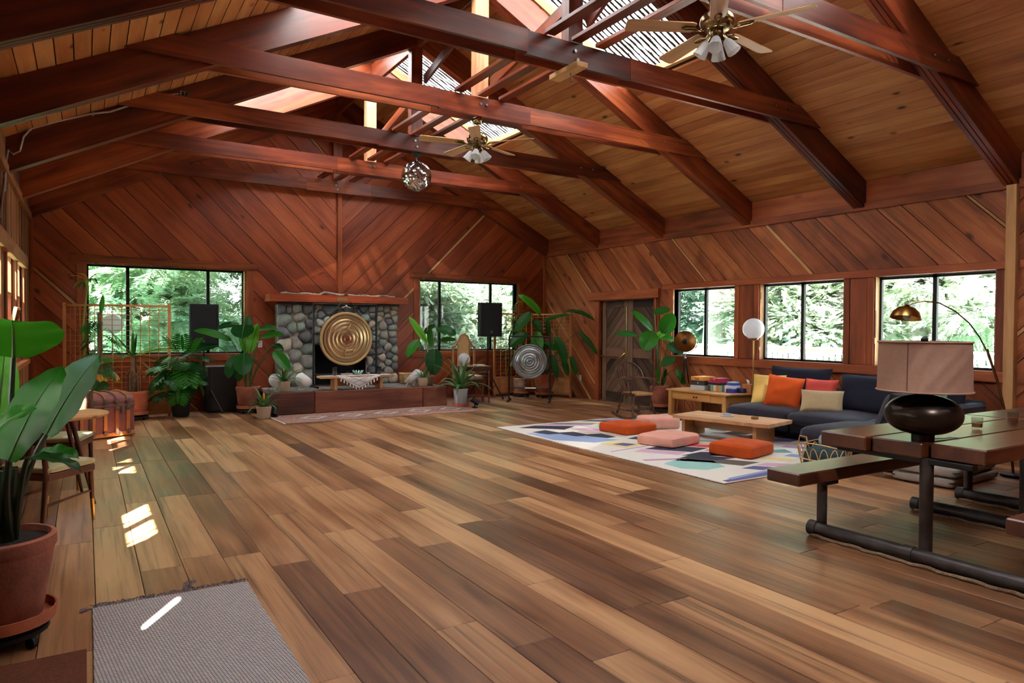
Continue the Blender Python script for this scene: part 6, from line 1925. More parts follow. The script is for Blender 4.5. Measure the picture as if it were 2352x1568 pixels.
def pot(parent, r_top, r_bot, h, z0, mat, rim=.03, saucer=None, sm=None, dolly=0.0):
    rt = r_top
    mb = MB(); mb.lathe([(r_bot, z0), (r_bot + .004, z0 + .004), (rt * .955, z0 + h - rim * 1.4), (rt * .96, z0 + h - rim * 1.3), (rt, z0 + h - rim * 1.1), (rt, z0 + h - .006), (rt - .008, z0 + h), (rt - .022, z0 + h), (rt - .026, z0 + h - .03), (rt * .8, z0 + h * .5)], 32); mb.build('pot', mat, parent, True, 50)
    mb = MB(); mb.lathe([(1e-5, z0 + h - .028), (rt * .5, z0 + h - .022), (rt - .024, z0 + h - .03)], 24); mb.build('soil', M['soil'], parent, True)
    if saucer:
        mb = MB(); mb.lathe([(r_bot + .01, z0 - .022), (saucer - .006, z0 - .022), (saucer, z0 + .03), (saucer - .008, z0 + .03), (saucer - .016, z0 - .006), (1e-5, z0 - .006)], 32); mb.build('saucer', sm or M['terracotta'], parent, True, 50)
    if dolly:
        mb = MB(); mb.lathe([(1e-5, dolly - .02), (r_bot + .03, dolly - .02), (r_bot + .03, dolly), (1e-5, dolly)], 20); mb.build('dolly', M['rubber'], parent, True, 50)
        for k in range(4):
            a = PI / 4 + PI / 2 * k; R_ = r_bot + .015
            c = Vector((R_ * math.cos(a), R_ * math.sin(a), .026)); t = Vector((-math.sin(a), math.cos(a), 0))
            mb = MB(); mb.tube([c - t * .012, c + t * .012], .026, 12); mb.build('caster', M['rubber'], parent, True, 50)
def bop_plant(t, specs, z0, r0=.05, mats=('leaf_big',), split=None):
    """bird-of-paradise style: specs of (azimuth, reach, height, leaf length, width, pitch at tip, droop, twist)"""
    rr = random.Random(len(specs) * 7 + int(z0 * 100))
    for i, s in enumerate(specs):
        az, reach, hgt, L, W, pit, dr = s[:7]
        mt = s[7] if len(s) > 7 else mats[i % len(mats)]
        laz = s[8] if len(s) > 8 else az
        a = R(az); b = Vector((r0 * math.cos(a + 1) * .8, r0 * math.sin(a + 1) * .8, z0))
        e = Vector((reach * math.cos(a), reach * math.sin(a), z0 + hgt))
        c = Vector((reach * .22 * math.cos(a), reach * .22 * math.sin(a), z0 + hgt * .75))
        pts = bez(b, c, e)
        stem(t, pts, .012, .006, M['stem'])
        la = R(laz); d = Vector((math.cos(la) * math.cos(R(pit)), math.sin(la) * math.cos(R(pit)), math.sin(R(pit))))
        up = Vector((-math.cos(la) * math.sin(R(pit)), -math.sin(la) * math.sin(R(pit)), math.cos(R(pit))))
        up += Vector((-.45 + rr.uniform(-.2, .2), -.75 + rr.uniform(-.2, .2), 0))
        leaf(t, e - d * .02, d, up, L * 1.12, W * 1.3, M[mt], droop=dr, fold=.22, n=10, m=4, wav=.008, seed=i * 1.7)

RT3 = Vector((.851, -.525, 0)); FW3 = Vector((.525, .851, 0)); UP3 = Vector((0, 0, 1))
def leaf_uv(t, root_z, bu, bz, tu, tz, W, mat, v0=.05, v1=.12, droop=.6, upw=.45, rs=.03, thick=.009, sag=.12, ext=1.06):
    """one stalk and blade: positions sideways (u), towards the room (v) and up, measured from the pot"""
    b = RT3 * bu - FW3 * v0 + UP3 * bz; e = RT3 * tu - FW3 * v1 + UP3 * tz
    rt = RT3 * (rs if bu > 0 else -rs) + UP3 * root_z
    c = rt * .45 + b * .55 + UP3 * sag; c.x = rt.x * .7 + b.x * .3; c.y = rt.y * .7 + b.y * .3
    stem(t, bez(rt, c, b), thick, .005)
    d = e - b; dd = d.normalized(); up = UP3 * upw - FW3 * (1 - upw)
    if abs(dd.dot(up.normalized())) > .97: up = RT3 * .3 - FW3
    side = dd.cross(up).normalized()
    d0 = Matrix.Rotation(droop * .45, 3, side) @ dd
    leaf(t, b, d0, up, d.length * ext, W, M[mat], droop=droop, fold=.15, n=10, m=4, wav=.006, seed=bu * 9 + bz * 5)
def px_leaves(t, cx, k, rows, root_z, base_z=0.0, yh=757):
    for (bx_, by, tx, ty, W, mat, *r) in rows:
        v0 = r[0] if r else .05; v1 = r[1] if len(r) > 1 else v0 + .06; dr = r[2] if len(r) > 2 else .5
        leaf_uv(t, root_z, (bx_ - cx) / k, 1.45 - (by - yh) / k - base_z, (tx - cx) / k, 1.45 - (ty - yh) / k - base_z, W, mat, v0, v1, dr)

# --- foreground plant
fp = thing('bird_of_paradise', 'huge glossy bird of paradise in a weathered terracotta pot at far left', 'plant', (-.33, 3.87, 0))
pot(fp, .215, .155, .37, .125, M['terracotta_old'], .05, .215, M['terracotta'], .075)
def W_(x, y, z): return Vector((x + .33, y - 3.87, z))
def big_leaf(b, e, W, up, mat, root=(0, 0, .47), ctrl=None, droop=.3, fold=.18, **k):
    b, e = W_(*b), W_(*e); d = e - b
    dd = d.normalized() ; side = dd.cross(Vector(up)).normalized()
    # start direction raised so the blade arrives at e after drooping
    d0 = Matrix.Rotation(droop * .45, 3, side) @ dd
    rt = Vector(root); c = Vector(ctrl) if ctrl else (rt + b) / 2 + Vector((0, 0, .12))
    stem(fp, bez(rt, c, b), .017, .010, M['stem_dark'])
    leaf(fp, b, d0, up, d.length * 1.05, W, M[mat], droop=droop, fold=fold, n=14, m=5, wav=.006, **k)
big_leaf((-.285, 3.95, 1.30), (-.27, 3.62, 1.44), .40, (.05, .35, 1), 'leaf_big', (0.02, 0, .47), None, .75, .10, seed=1)
big_leaf((-.16, 3.96, .93), (.06, 3.98, 1.285), .26, (-.75, -.62, .30), 'leaf_dark', (.03, .02, .47), None, .35, .12, seed=2)  # weaker backlight on this leaf is put into its darker material
big_leaf((-.285, 3.70, .86), (-.085, 3.80, 1.235), .27, (-.72, -.68, .32), 'leaf_big', (.04, -.02, .47), (.02, -.10, .66), .45, .12, seed=3)
big_leaf((-.36, 4.08, .95), (-.325, 4.10, 1.33), .16, (-.2, -1, .05), 'leaf_bright', (-.02, .03, .47), None, .2, .1, seed=4)
big_leaf((-.36, 3.62, .96), (-.17, 3.55, 1.08), .2, (-.15, -.35, .95), 'leaf_big', (-.03, -.03, .47), None, .8, .12, seed=5)
big_leaf((-.22, 3.74, .86), (-.03, 3.70, .77), .085, (0, -.3, 1), 'leaf_dark', (.05, 0, .47), None, 1.0, .3, seed=6)
big_leaf((-.20, 3.90, .84), (-.02, 3.82, .80), .09, (.1, -.5, .8), 'leaf_big', (.04, .03, .47), None, 1.4, .25, seed=7)
big_leaf((-.42, 3.86, 1.15), (-.50, 3.70, 1.50), .2, (-.3, -.8, .3), 'leaf_big', (-.04, 0, .47), None, .4, .15, seed=8)
for k in range(6):
    a = 2 * PI * k / 6 + .3
    stem(fp, [(.03 * math.cos(a), .03 * math.sin(a), .46), (.05 * math.cos(a), .05 * math.sin(a), .62), (.06 * math.cos(a + .3), .06 * math.sin(a + .3), .80)], .022, .014, M['stem_dark'], 'leaf_sheath')

# --- bird of paradise left of the hearth
p = thing('bird_of_paradise', 'bird of paradise in a terracotta pot left of the raised hearth', 'plant', (2.33, 12.22, 0))
pot(p, .20, .15, .34, .11, M['terracotta_old'], .05, .19, M['terracotta'], .07)
px_leaves(p, 577, 137, [(562, 752, 516, 768, .14, 'leaf_dark', .1, .15, 1.2), (546, 788, 470, 772, .15, 'leaf_big', .15, .25, .9), (518, 800, 446, 832, .17, 'leaf_dark', .2, .3, .9),
    (577, 765, 577, 732, .15, 'leaf_dark', -.02, -.02, .1), (575, 752, 576, 782, .40, 'leaf_dark', .14, .24, .3), (584, 815, 602, 752, .20, 'leaf_bright', .05, .06, .1), (572, 815, 564, 765, .15, 'leaf_bright', .02, .03, .1),
    (578, 816, 584, 864, .32, 'leaf_dark', .2, .3, .3), (602, 762, 646, 764, .14, 'leaf_dark', .0, .02, .8), (612, 780, 666, 776, .15, 'leaf_big', .12, .18, .5), (640, 797, 664, 812, .13, 'leaf_dark', .1, .14, .8), (646, 812, 684, 854, .20, 'leaf_big', .2, .28, .6),
    (553, 822, 540, 872, .22, 'leaf_dark', .1, .14, .4), (565, 826, 560, 880, .2, 'leaf_dark', .05, .08, .3)], .42)

# --- plants right of the hearth
p = thing('bird_of_paradise', 'young banana-like plant with bamboo stakes at the right end of the hearth', 'plant', (5.56, 12.02, HZ))
pot(p, .10, .075, .17, .005, M['beige_pot'], .03)
px_leaves(p, 985, 121, [(980, 790, 941, 735, .15, 'leaf_bright', .02, .04, .25), (964, 784, 939, 822, .20, 'leaf_big', .12, .18, .5), (1000, 804, 1001, 860, .34, 'leaf_dark', .2, .26, .3), (1004, 758, 1047, 774, .22, 'leaf_dark', .08, .1, .9), (1010, 784, 1047, 786, .12, 'leaf_big', .02, .04, .6), (990, 800, 985, 752, .12, 'leaf_big', .0, .0, .2), (972, 770, 1000, 752, .14, 'leaf_dark', -.02, .02, .6)], .17, HZ)
for (x, y, h) in ((-.04, .0, 1.28), (.10, .02, .95)):
    mb = MB(); mb.tube([(x * .4, y, .12), (x, y, h)], .006, 6); mb.build('bamboo_stake', M['wicker'], p, True)

# --- bromeliads
def bromeliad(label, loc, r_top, h, mat, n, L, W, flower=None, saucer=None, leafm='leaf_brom', seed=1, spread=1.0, base=0.0, rot=0.0):
    t = thing('bromeliad', label, 'plant', loc)
    pot(t, r_top, r_top * .78, h, base + .005, mat, .028, saucer, M['terracotta'])
    rr = random.Random(seed)
    for k in range(n):
        a = 2.4 * k + rr.uniform(-.3, .3) + rot; q = k / n
        pit = R(78 - 62 * q * spread + rr.uniform(-8, 8))
        d = Vector((math.cos(a) * math.cos(pit), math.sin(a) * math.cos(pit), math.sin(pit)))
        up = Vector((-math.cos(a) * math.sin(pit), -math.sin(a) * math.sin(pit), math.cos(pit)))
        leaf(t, (.02 * math.cos(a), .02 * math.sin(a), base + h - .01), d, up, L * rr.uniform(.75, 1.1), W, M[leafm], droop=(.7 + 1.3 * q) * rr.uniform(.8, 1.2), fold=.35, n=9, m=2, shape='strap', wav=.0, rib=False)
    if flower:
        mb = MB(); mb.lathe([(.006, base + h), (.010, base + h + .08), (.022, base + h + .12), (.016, base + h + .19), (.002, base + h + .23)], 8); mb.build('flower_spike', M['leaf_dry'], t, True)
    return t
bromeliad('bromeliad with a yellow spike in a beige pot on the hearth corner', (2.83, 11.86, HZ), .105, .17, M['beige_pot'], 22, .36, .042, True, seed=3)
bromeliad('bromeliad with a yellow spike in a beige pot on the floor by the hearth', (2.40, 11.36, 0), .115, .19, M['beige_pot'], 22, .36, .042, True, seed=4)
bromeliad('small bromeliad tucked in front of the banana-like plant', (5.34, 11.80, HZ), .095, .16, M['beige_pot'], 16, .30, .035, False, seed=5)
bb = bromeliad('very large bromeliad in a grey pot on a terracotta saucer', (5.93, 11.42, 0), .14, .30, M['grey_pot'], 22, .74, .085, False, .16, seed=6, spread=.95, base=.03)
# --- yucca in terracotta behind the trunk
p = thing('stilt_root_plant', 'spiky plant with stilt roots in a wide terracotta pot behind the trunk', 'plant', (.63, 12.17, 0))
pot(p, .235, .18, .34, .11, M['terracotta'], .06, .21, M['terracotta'], .06)
stem(p, [(0, 0, .42), (.01, 0, .62), (.0, .01, .86), (.01, 0, 1.0)], .05, .035, M['bark'], 'trunk')
for k in range(6):
    a = 2 * PI * k / 6
    stem(p, bez((.03 * math.cos(a), .03 * math.sin(a), .85 - .03 * k), (.13 * math.cos(a), .13 * math.sin(a), .80), (.11 * math.cos(a), .11 * math.sin(a), .43)), .009, .008, M['bark'], 'stilt_root')
rr = random.Random(12)
for k, (az, pit, L) in enumerate(((175, 42, .85), (165, 18, .8), (5, 22, .7), (-20, 20, .72), (90, 80, .45), (70, 70, .4), (200, -5, .7), (-40, 0, .55), (-90, 60, .3), (30, 30, .6), (140, 50, .5), (250, 10, .55))):
    a = R(az); pp = R(pit)
    d = Vector((math.cos(a) * math.cos(pp), math.sin(a) * math.cos(pp), math.sin(pp))); up = Vector((-math.cos(a) * math.sin(pp), -math.sin(a) * math.sin(pp), math.cos(pp)))
    leaf(p, (.02 * math.cos(a), .02 * math.sin(a), .98), d, up, L, .05, M['leaf_dark'] if k % 3 else M['leaf_pale'], droop=.2 if pit > 40 else .9, fold=.5, n=9, m=2, shape='strap', wav=0, rib=False)
# --- lobed philodendrons
def lobed(parent, base, az, pit, L, W, mat, droop=.7):
    """one deeply cut leaf: a central blade with paired fingers"""
    a = R(az); pp = R(pit)
    d = Vector((math.cos(a) * math.cos(pp), math.sin(a) * math.cos(pp), math.sin(pp))); up = Vector((-math.cos(a) * math.sin(pp), -math.sin(a) * math.sin(pp), math.cos(pp)))
    side = d.cross(up).normalized()
    V, F = leaf_strip(base, d, up, L, W * .2, droop, .1, 9, 1, 'lance', 0)
    c = 3
    cen = [Vector(V[i * c + 1]) for i in range(10)]
    for i in range(1, 9):
        s = i / 9; ln = W * .62 * math.sin(PI * (.18 + .72 * s)) ** .8
        dd = (cen[i + 1] - cen[i - 1]).normalized(); u2 = side.cross(dd).normalized()
        for sg in (-1, 1):
            fd = (side * sg * .86 + dd * (.15 + .55 * s)).normalized()
            V2, F2 = leaf_strip(cen[i] + side * sg * W * .05, fd, u2, ln, W * .13, .5, .1, 4, 1, 'lance', 0)
            b = len(V); V = list(V) + list(V2); F = F + [tuple(q + b for q in f) for f in F2]
    return make('leaf', V, F, mat, parent, None, True, 180)
p = thing('lacy_philodendron', 'large cut-leaf philodendron in the shade left of the loudspeaker stand', 'plant', (1.30, 12.22, 0))
pot(p, .15, .12, .26, .02, M['rubber'], .04)
rr = random.Random(17)
for k in range(20):
    az = rr.uniform(-170, -10) if k < 15 else rr.uniform(0, 360); hg = rr.uniform(.42, 1.0); rc_ = rr.uniform(.08, .28)
    a = R(az); e = Vector((rc_ * math.cos(a), rc_ * math.sin(a), hg))
    stem(p, bez((0, 0, .29), (rc_ * .3 * math.cos(a), rc_ * .3 * math.sin(a), hg * .9), e), .008, .005)
    lobed(p, e, az, rr.uniform(-70, 5), rr.uniform(.32, .48), rr.uniform(.28, .40), M['leaf_dark' if k % 4 else 'leaf_big'], rr.uniform(.4, 1.0))
for k, (az, e) in enumerate(((200, (-.05, -.05, 1.02)), (260, (.02, -.1, 1.06)), (320, (.1, -.05, 1.0)))):
    lobed(p, e, az, 60, .34, .26, M['leaf_big'], .4)
p = thing('climbing_philodendron', 'climbing philodendron on a moss pole beside the left trellis', 'plant', (.18, 12.22, 0))
pot(p, .16, .13, .28, .02, M['terracotta'], .04)
mb = MB(); mb.tube([(0, 0, .28), (.0, .0, 1.66)], .028, 8); mb.build('moss_pole', M['bark'], p, True)
rr = random.Random(23)
for k in range(22):
    hg = .55 + 1.0 * k / 22 + rr.uniform(-.04, .04); az = rr.uniform(150, 400)
    a = R(az); e = Vector((.10 * math.cos(a), .10 * math.sin(a), hg + .05))
    stem(p, bez((0, 0, hg - .05), (.05 * math.cos(a), .05 * math.sin(a), hg + .02), e), .005, .003)
    lobed(p, e, az, rr.uniform(-60, 0), rr.uniform(.2, .3), rr.uniform(.15, .22), M['leaf_dry'] if k in (3, 5) else M['leaf_dark' if k % 3 else 'leaf_big'], .6)
leaf(p, (.02, 0, 1.62), (.1, -.1, 1), (0, -1, .1), .32, .07, M['leaf_big'], droop=.2, shape='lance')
p = thing('cane_dracaena', 'tall bare dracaena cane with drooping yellowing leaves at the left window', 'plant', (-.03, 12.58, 0))
pot(p, .15, .12, .26, .02, M['terracotta'], .04)
stem(p, [(0, 0, .26), (.02, 0, .8), (.0, .01, 1.4), (.04, 0, 1.85), (.07, .02, 2.15)], .022, .012, M['leaf_pale'], 'cane')
rr = random.Random(29)
for k in range(16):
    a = 2.4 * k; pit = R(rr.uniform(-10, 65))
    d = Vector((math.cos(a) * math.cos(pit), math.sin(a) * math.cos(pit), math.sin(pit))); up = Vector((-math.cos(a) * math.sin(pit), -math.sin(a) * math.sin(pit), math.cos(pit)))
    leaf(p, (.07, .02, 2.13), d, up, rr.uniform(.22, .36), .045, M['leaf_dry'] if k in (4, 7, 12) else M['leaf_pale' if k % 2 else 'leaf_big'], droop=rr.uniform(1.4, 2.4), fold=.3, shape='lance', m=2, wav=0, rib=False)
# globe behind the left trellis
g2 = thing('globe_floor_lamp', 'white globe floor lamp behind the left trellis screen', 'lamp', (.37, 12.72, 0))
mb = MB(); mb.lathe([(1e-5, 0), (.10, 0), (.10, .012), (.02, .02), (1e-5, .02)], 24); mb.build('base', M['brass'], g2, True)
mb = MB(); mb.tube([(0, 0, .02), (0, 0, 1.34)], .009, 8); mb.build('pole', M['brass'], g2, True)
mb = MB(); mb.ball((0, 0, 1.485), .16, 28, 16); mb.build('globe', M['opal'], g2, True, 180)
# --- right corner
p = thing('bird_of_paradise', 'tall bird of paradise in a big terracotta pot in the right corner', 'plant', (8.28, 12.10, 0))
pot(p, .225, .13, .40, .09, M['terracotta'], .08, .20, M['terracotta'], .055)
px_leaves(p, 1253, 108.5, [(1243, 724, 1189, 684, .20, 'leaf_bright', .05, .08, .9), (1219, 720, 1188, 762, .24, 'leaf_big', .15, .22, .4), (1212, 766, 1174, 797, .26, 'leaf_big', .25, .32, .4), (1236, 764, 1231, 824, .28, 'leaf_big', .35, .45, .25), (1226, 735, 1240, 762, .18, 'leaf_dark', .05, .1, .6),
    (1276, 774, 1297, 832, .22, 'leaf_dark', .3, .36, .5), (1270, 815, 1279, 866, .15, 'leaf_dark', .3, .34, .3), (1292, 822, 1303, 860, .14, 'leaf_dark', .34, .36, .4), (1310, 818, 1321, 858, .14, 'leaf_dark', .36, .4, .4), (1298, 716, 1358, 746, .11, 'leaf_dark', .45, .62, 1.3), (1326, 762, 1362, 814, .12, 'leaf_dark', .55, .68, .7),
    (1247, 738, 1309, 728, .10, 'leaf_big', .2, .26, .6), (1250, 788, 1275, 805, .2, 'leaf_big', .2, .25, .5), (1235, 800, 1215, 835, .18, 'leaf_dark', .2, .24, .4), (1262, 770, 1258, 735, .12, 'leaf_dark', .0, .02, .3)], .47)
p = thing('corn_plant', 'slender corn plant with narrow pale leaves in a whitewashed pot', 'plant', (7.93, 12.48, 0))
pot(p, .165, .135, .30, .10, plain('whitewashed_pot', srgb(176, 140, 118), .85, var=.5, vscale=7), .04, .165, M['terracotta'], .06)
rr = random.Random(41)
for c in range(3):
    x = -.05 + .05 * c; top = (1.95, 1.6, 1.25)[c]
    stem(p, [(x, 0, .38), (x - .05 - .05 * c, 0, .38 + (top - .4) * .5), (x - .12 - .06 * c, 0, top)], .014, .008, M['bark'], 'cane')
    for k in range(22):
        q = k / 22; z = top - q * .55; a = 2.4 * k + c
        pit = R(45 - 70 * q + rr.uniform(-10, 10)); bxp = Vector((x - .12 - .06 * c + .05 * q, 0, z))
        d = Vector((math.cos(a) * math.cos(pit), math.sin(a) * math.cos(pit), math.sin(pit))); up = Vector((-math.cos(a) * math.sin(pit), -math.sin(a) * math.sin(pit), math.cos(pit)))
        leaf(p, bxp, d, up, rr.uniform(.24, .40), .035, M['leaf_pale' if k % 3 == 0 else 'leaf_big'], droop=1.6, fold=.3, n=7, m=1, shape='lance', wav=0, rib=False)
# --- by the door
p = thing('bird_of_paradise', 'glossy bird of paradise between the double door and the first window', 'plant', (8.68, 9.04, 0))
pot(p, .19, .15, .34, .12, M['terracotta_old'], .05, .18, M['terracotta'], .07)
px_leaves(p, 1523, 129.7, [(1503, 719, 1538, 713, .18, 'leaf_dark', .1, .14, .5), (1522, 766, 1541, 722, .30, 'leaf_big', .2, .24, .2), (1500, 758, 1452, 717, .17, 'leaf_big', .12, .15, .3), (1464, 770, 1413, 769, .13, 'leaf_dark', .2, .26, .5), (1498, 762, 1477, 802, .34, 'leaf_big', .2, .3, .3), (1506, 778, 1538, 754, .14, 'leaf_bright', .14, .18, .5),
    (1530, 790, 1561, 813, .24, 'leaf_dark', .25, .34, .7), (1518, 836, 1547, 822, .20, 'leaf_dark', .22, .28, .6), (1550, 846, 1566, 880, .14, 'leaf_big', .30, .34, .3), (1512, 772, 1545, 782, .16, 'leaf_big', .15, .2, .6), (1516, 880, 1512, 846, .08, 'leaf_big', .05, .05, .1), (1526, 885, 1534, 848, .08, 'leaf_dark', .02, .02, .1)], .46)
# ================================================================== outdoors
M['fir'] = leaf_mat('fir_spray', srgb(160, 184, 156), srgb(214, 226, 206), .4, .4, .6, tmul=(1.0, 1.08, .95, 1))  # leaf colour lightened to make up for the building's shadow
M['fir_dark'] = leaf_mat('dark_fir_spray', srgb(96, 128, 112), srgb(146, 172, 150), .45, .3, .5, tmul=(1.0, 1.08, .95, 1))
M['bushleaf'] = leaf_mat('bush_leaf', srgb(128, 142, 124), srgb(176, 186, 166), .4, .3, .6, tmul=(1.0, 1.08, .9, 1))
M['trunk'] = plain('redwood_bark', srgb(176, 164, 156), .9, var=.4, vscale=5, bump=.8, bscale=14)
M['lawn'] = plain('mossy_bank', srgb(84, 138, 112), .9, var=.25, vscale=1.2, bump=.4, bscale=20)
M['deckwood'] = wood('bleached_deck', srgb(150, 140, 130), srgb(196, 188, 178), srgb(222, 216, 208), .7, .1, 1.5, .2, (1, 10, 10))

ground = make('ground', *(lambda mb: (mb.v, mb.f))(MB().box(-40, 60, -30, 60, -.6, -.35)), M['lawn'])
ground['kind'] = 'structure'
def bank(name, p0, p1, p2, p3, up, label):
    V = []; F = []; n = 14
    for i in range(n + 1):
        for j in range(n + 1):
            u, v = i / n, j / n
            a = Vector(p0).lerp(Vector(p1), u); b = Vector(p3).lerp(Vector(p2), u)
            p = a.lerp(b, v)
            p.z += noise.noise(p * .5) * .18 * math.sin(PI * v)
            V.append(p)
    for i in range(n):
        for j in range(n):
            a = i * (n + 1) + j; F.append((a, a + n + 1, a + n + 2, a + 1))
    o = make(name, V, F, M['lawn'], None, None, True, 180)
    o['kind'] = 'structure'
bank('ground_bank_end', (-12, 14.2, -.35), (22, 14.2, -.35), (22, 22, 1.9), (-12, 22, 1.7), 1, '')
bank('ground_bank_right', (15, -10, -.4), (15, 30, -.4), (26, 30, 1.8), (26, -10, 1.8), 1, '')

def spray_mesh(name, n_br, rad, leafL, leafW, mat, seed, per=26, blen=.42, droop=.5):
    rr = random.Random(seed); V = []; F = []
    for b in range(n_br):
        d = Vector((rr.gauss(0, 1), rr.gauss(0, 1), rr.gauss(0, .7))).normalized()
        o = d * rad * (rr.random() ** .45); o.z *= .75
        dr = (d + Vector((rr.uniform(-.7, .7), rr.uniform(-.7, .7), rr.uniform(-.9, .2) * droop * 2))).normalized()
        up = Vector((rr.uniform(-.4, .4), rr.uniform(-.4, .4), 1)).normalized()
        sd = dr.cross(up).normalized(); up = sd.cross(dr)
        L = blen * rr.uniform(.6, 1.2)
        for k in range(per):
            t = k / per; s = 1 if k % 2 else -1
            p = o + dr * (L * t) - Vector((0, 0, droop * .25 * L * t * t))
            ld = (dr * .55 + sd * s * .8 + up * rr.uniform(-.25, .25)).normalized()
            w = (up.cross(ld)).normalized() * leafW * .5
            l = leafL * (1 - .55 * t) * rr.uniform(.7, 1.2)
            i = len(V)
            V += [p, p + ld * l * .45 + w, p + ld * l, p + ld * l * .45 - w]
            F.append((i, i + 1, i + 2, i + 3))
    me = bpy.data.meshes.new(name)
    me.from_pydata([tuple(v) for v in V], [], F); me.materials.append(mat)
    return me
SP = {'fir': [spray_mesh('fir_sprays', 190, .85, .15, .034, M['fir'], 40 + k) for k in range(2)],
      'dark': [spray_mesh('dark_fir_sprays', 190, .9, .16, .04, M['fir_dark'], 50 + k) for k in range(2)],
      'fir_r': [spray_mesh('dimmed_fir_sprays', 190, .85, .15, .034, M['bushleaf'], 46 + k) for k in range(2)],  # same firs in a darker leaf colour, toning down the sunlit side
      'bush': [spray_mesh('bush_sprays', 200, .8, .085, .05, M['bushleaf'], 60 + k, 22, .36, .2) for k in range(2)]}
def tree(label, x, y, z0, h, r, kind, n, seed, trunk_r=.16, low=.2, lean=0.0):
    rr = random.Random(seed)
    t = thing('tree', label, 'tree', (x, y, z0), 0, 'trees outside the windows')
    mb = MB()
    mb.tube([(lean * q, 0, h * q) for q in (0, .25, .5, .75, 1)], [trunk_r * (1.25 - q) for q in (0, .25, .5, .75, 1)], 10)
    mb.build('trunk', M['trunk'], t, True)
    for k in range(n):
        q = low + (1 - low) * (k + rr.random()) / n
        a = rr.uniform(0, 2 * PI); rad = r * (1.15 - .75 * q) * rr.uniform(.25, 1.0)
        o = bpy.data.objects.new('foliage', rr.choice(SP[kind])); COL.objects.link(o); o.parent = t
        o.location = (math.cos(a) * rad + lean * q, math.sin(a) * rad, h * q)
        s = rr.uniform(.75, 1.25) * (.75 + .25 * r)
        o.scale = (s, s, s * .85); o.rotation_euler = (rr.uniform(-.3, .3), rr.uniform(-.3, .3), rr.uniform(0, 6.28))
    return t
TR = [('feathery fir filling the left panes of the left end window', -.4, 17.6, .3, 5.0, 1.5, 'fir', 15),
      ('bright feathery fir in the middle of the left end window', 1.6, 16.9, .2, 4.6, 1.4, 'fir', 15),
      ('feathery fir behind the right pane of the left end window', 3.6, 17.8, .3, 5.2, 1.5, 'fir', 15),
      ('dark fir standing behind the stone chimney', 5.6, 18.6, .5, 6.0, 1.6, 'dark', 14),
      ('leafy shrub at the left of the right end window', 8.0, 17.0, .2, 2.6, 1.1, 'bush', 12),
      ('dark conifer high in the right end window', 9.2, 19.4, .6, 6.0, 1.7, 'dark', 16),
      ('leafy shrub low behind the black speaker on the right', 10.2, 17.4, .3, 2.2, 1.1, 'bush', 11),
      ('feathery fir at the right side of the right end window', 11.8, 18.4, .4, 5.2, 1.6, 'fir', 15),
      ('dark fir beyond the left corner of the building', -3.6, 18.2, .4, 6.0, 1.7, 'dark', 14),
      ('tall dark fir far behind the fireplace wall', 2.6, 21.5, 1.4, 8.0, 2.3, 'dark', 18),
      ('tall dark fir in the distance past the right end window', 13.5, 22.5, 1.6, 8.0, 2.5, 'dark', 18),
      ('tall dark fir in the distance left of the chimney', -2.0, 22.0, 1.5, 8.0, 2.4, 'dark', 16),
      ('tall dark fir in the distance right of the chimney', 8.0, 23.0, 1.5, 8.0, 2.4, 'dark', 18)]
for i, a in enumerate(TR): tree(*a, seed=70 + i)
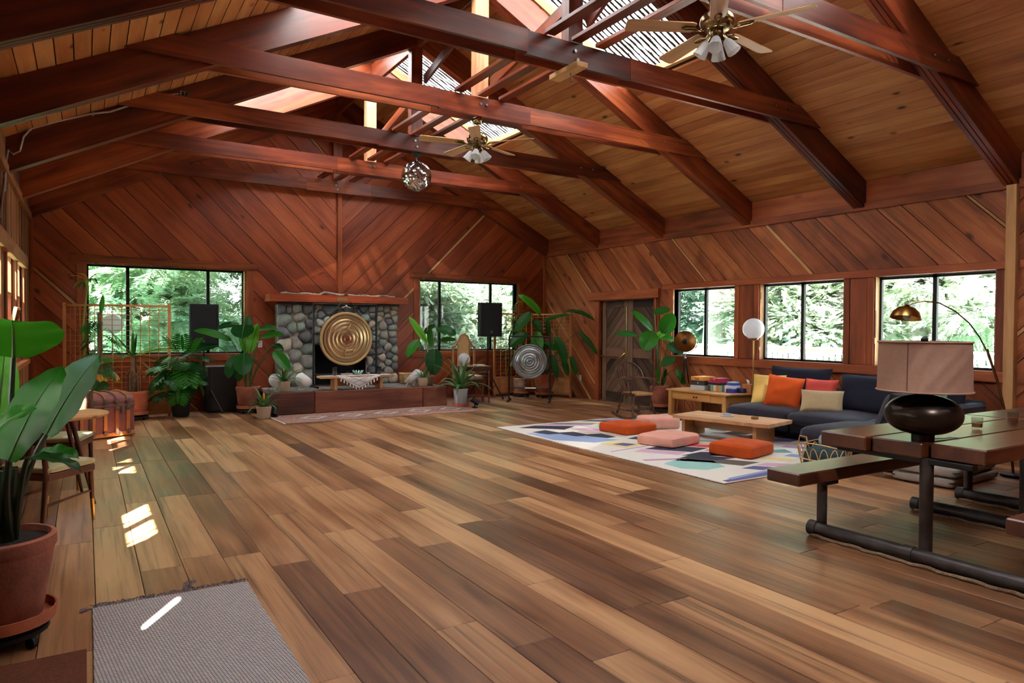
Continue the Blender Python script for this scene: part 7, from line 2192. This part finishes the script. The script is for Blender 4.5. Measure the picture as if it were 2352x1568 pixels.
TR2 = [('thick pale trunk with dense foliage behind the standing studio lamp', 16.4, 14.6, .1, 7.0, 1.4, 'bush', 12, .45, .05),
       ('leafy bush over the deck railing behind the white globe lamp', 16.0, 12.0, .2, 3.0, 1.2, 'bush', 14, .15, .1),
       ('sunlit leafy bush in the left pane of the middle window', 17.0, 11.0, .3, 4.4, 1.5, 'bush', 16, .18, .05),
       ('tall grey trunk in the right pane of the middle window', 18.0, 9.6, .4, 8.0, 1.4, 'fir_r', 13, .42, .15),
       ('feathery fir at the left of the window behind the table lamp', 17.0, 8.2, .3, 5.0, 1.5, 'fir_r', 16, .2, .1),
       ('tall trunk in the right pane behind the arc lamp', 18.6, 7.0, .6, 8.5, 1.5, 'fir_r', 13, .45, .25),
       ('dark fir at the far right of the last window', 19.0, 5.4, .6, 7.0, 1.7, 'dark', 15, .3, .1),
       ('dark fir wall deep behind the first right window', 23.0, 19.5, 1.4, 9.0, 2.6, 'dark', 20, .35, .05),
       ('dark fir wall deep behind the middle right window', 24.0, 14.5, 1.4, 9.0, 2.6, 'dark', 20, .35, .05),
       ('dark fir wall deep behind the last right window', 24.0, 10.5, 1.4, 9.0, 2.6, 'dark', 20, .35, .05),
       ('dark fir wall furthest to the right outdoors', 23.5, 6.5, 1.4, 9.0, 2.6, 'dark', 18, .35, .05),
       ('dark fir beyond the corner of the deck', 17.5, 18.0, .4, 7.0, 1.8, 'dark', 16, .3, .05)]
for i, a in enumerate(TR2): tree(a[0], a[1], a[2], a[3], a[4], a[5], a[6], a[7], 120 + i, a[8], a[9])
tree('low fir standing outside the left windows', -6.5, 5.5, -.3, 3.0, 1.2, 'fir', 9, 201, .2)  # unseen fir, too low to block the sun from the panes

# deck and railing beyond the right-hand windows
deck = thing('deck', 'pale sunlit wooden deck outside the right-hand windows', 'deck')
for k in range(24):
    bx('deck_board', (9.42 + k * .145, 8.5, -.13), (.137, 20.0, .03), M['deckwood'], deck, ch=.003)
rail = thing('deck_railing', 'white sunlit picket railing along the deck edge', 'railing')
RX = 12.6
bx('top_rail', (RX, 9.0, 1.10), (.14, 17.0, .045), M['deckwood'], rail)
bx('upper_rail', (RX, 9.0, 1.03), (.04, 17.0, .09), M['deckwood'], rail)
bx('lower_rail', (RX, 9.0, .05), (.04, 17.0, .09), M['deckwood'], rail)
for k in range(124):
    bx('picket', (RX - .04, .8 + k * .134, .52), (.03, .085, .96), M['deckwood'], rail, ch=0)
for k in range(9):
    bx('rail_post', (RX + .02, .8 + k * 2.0, .45), (.09, .09, 1.2), M['deckwood'], rail)
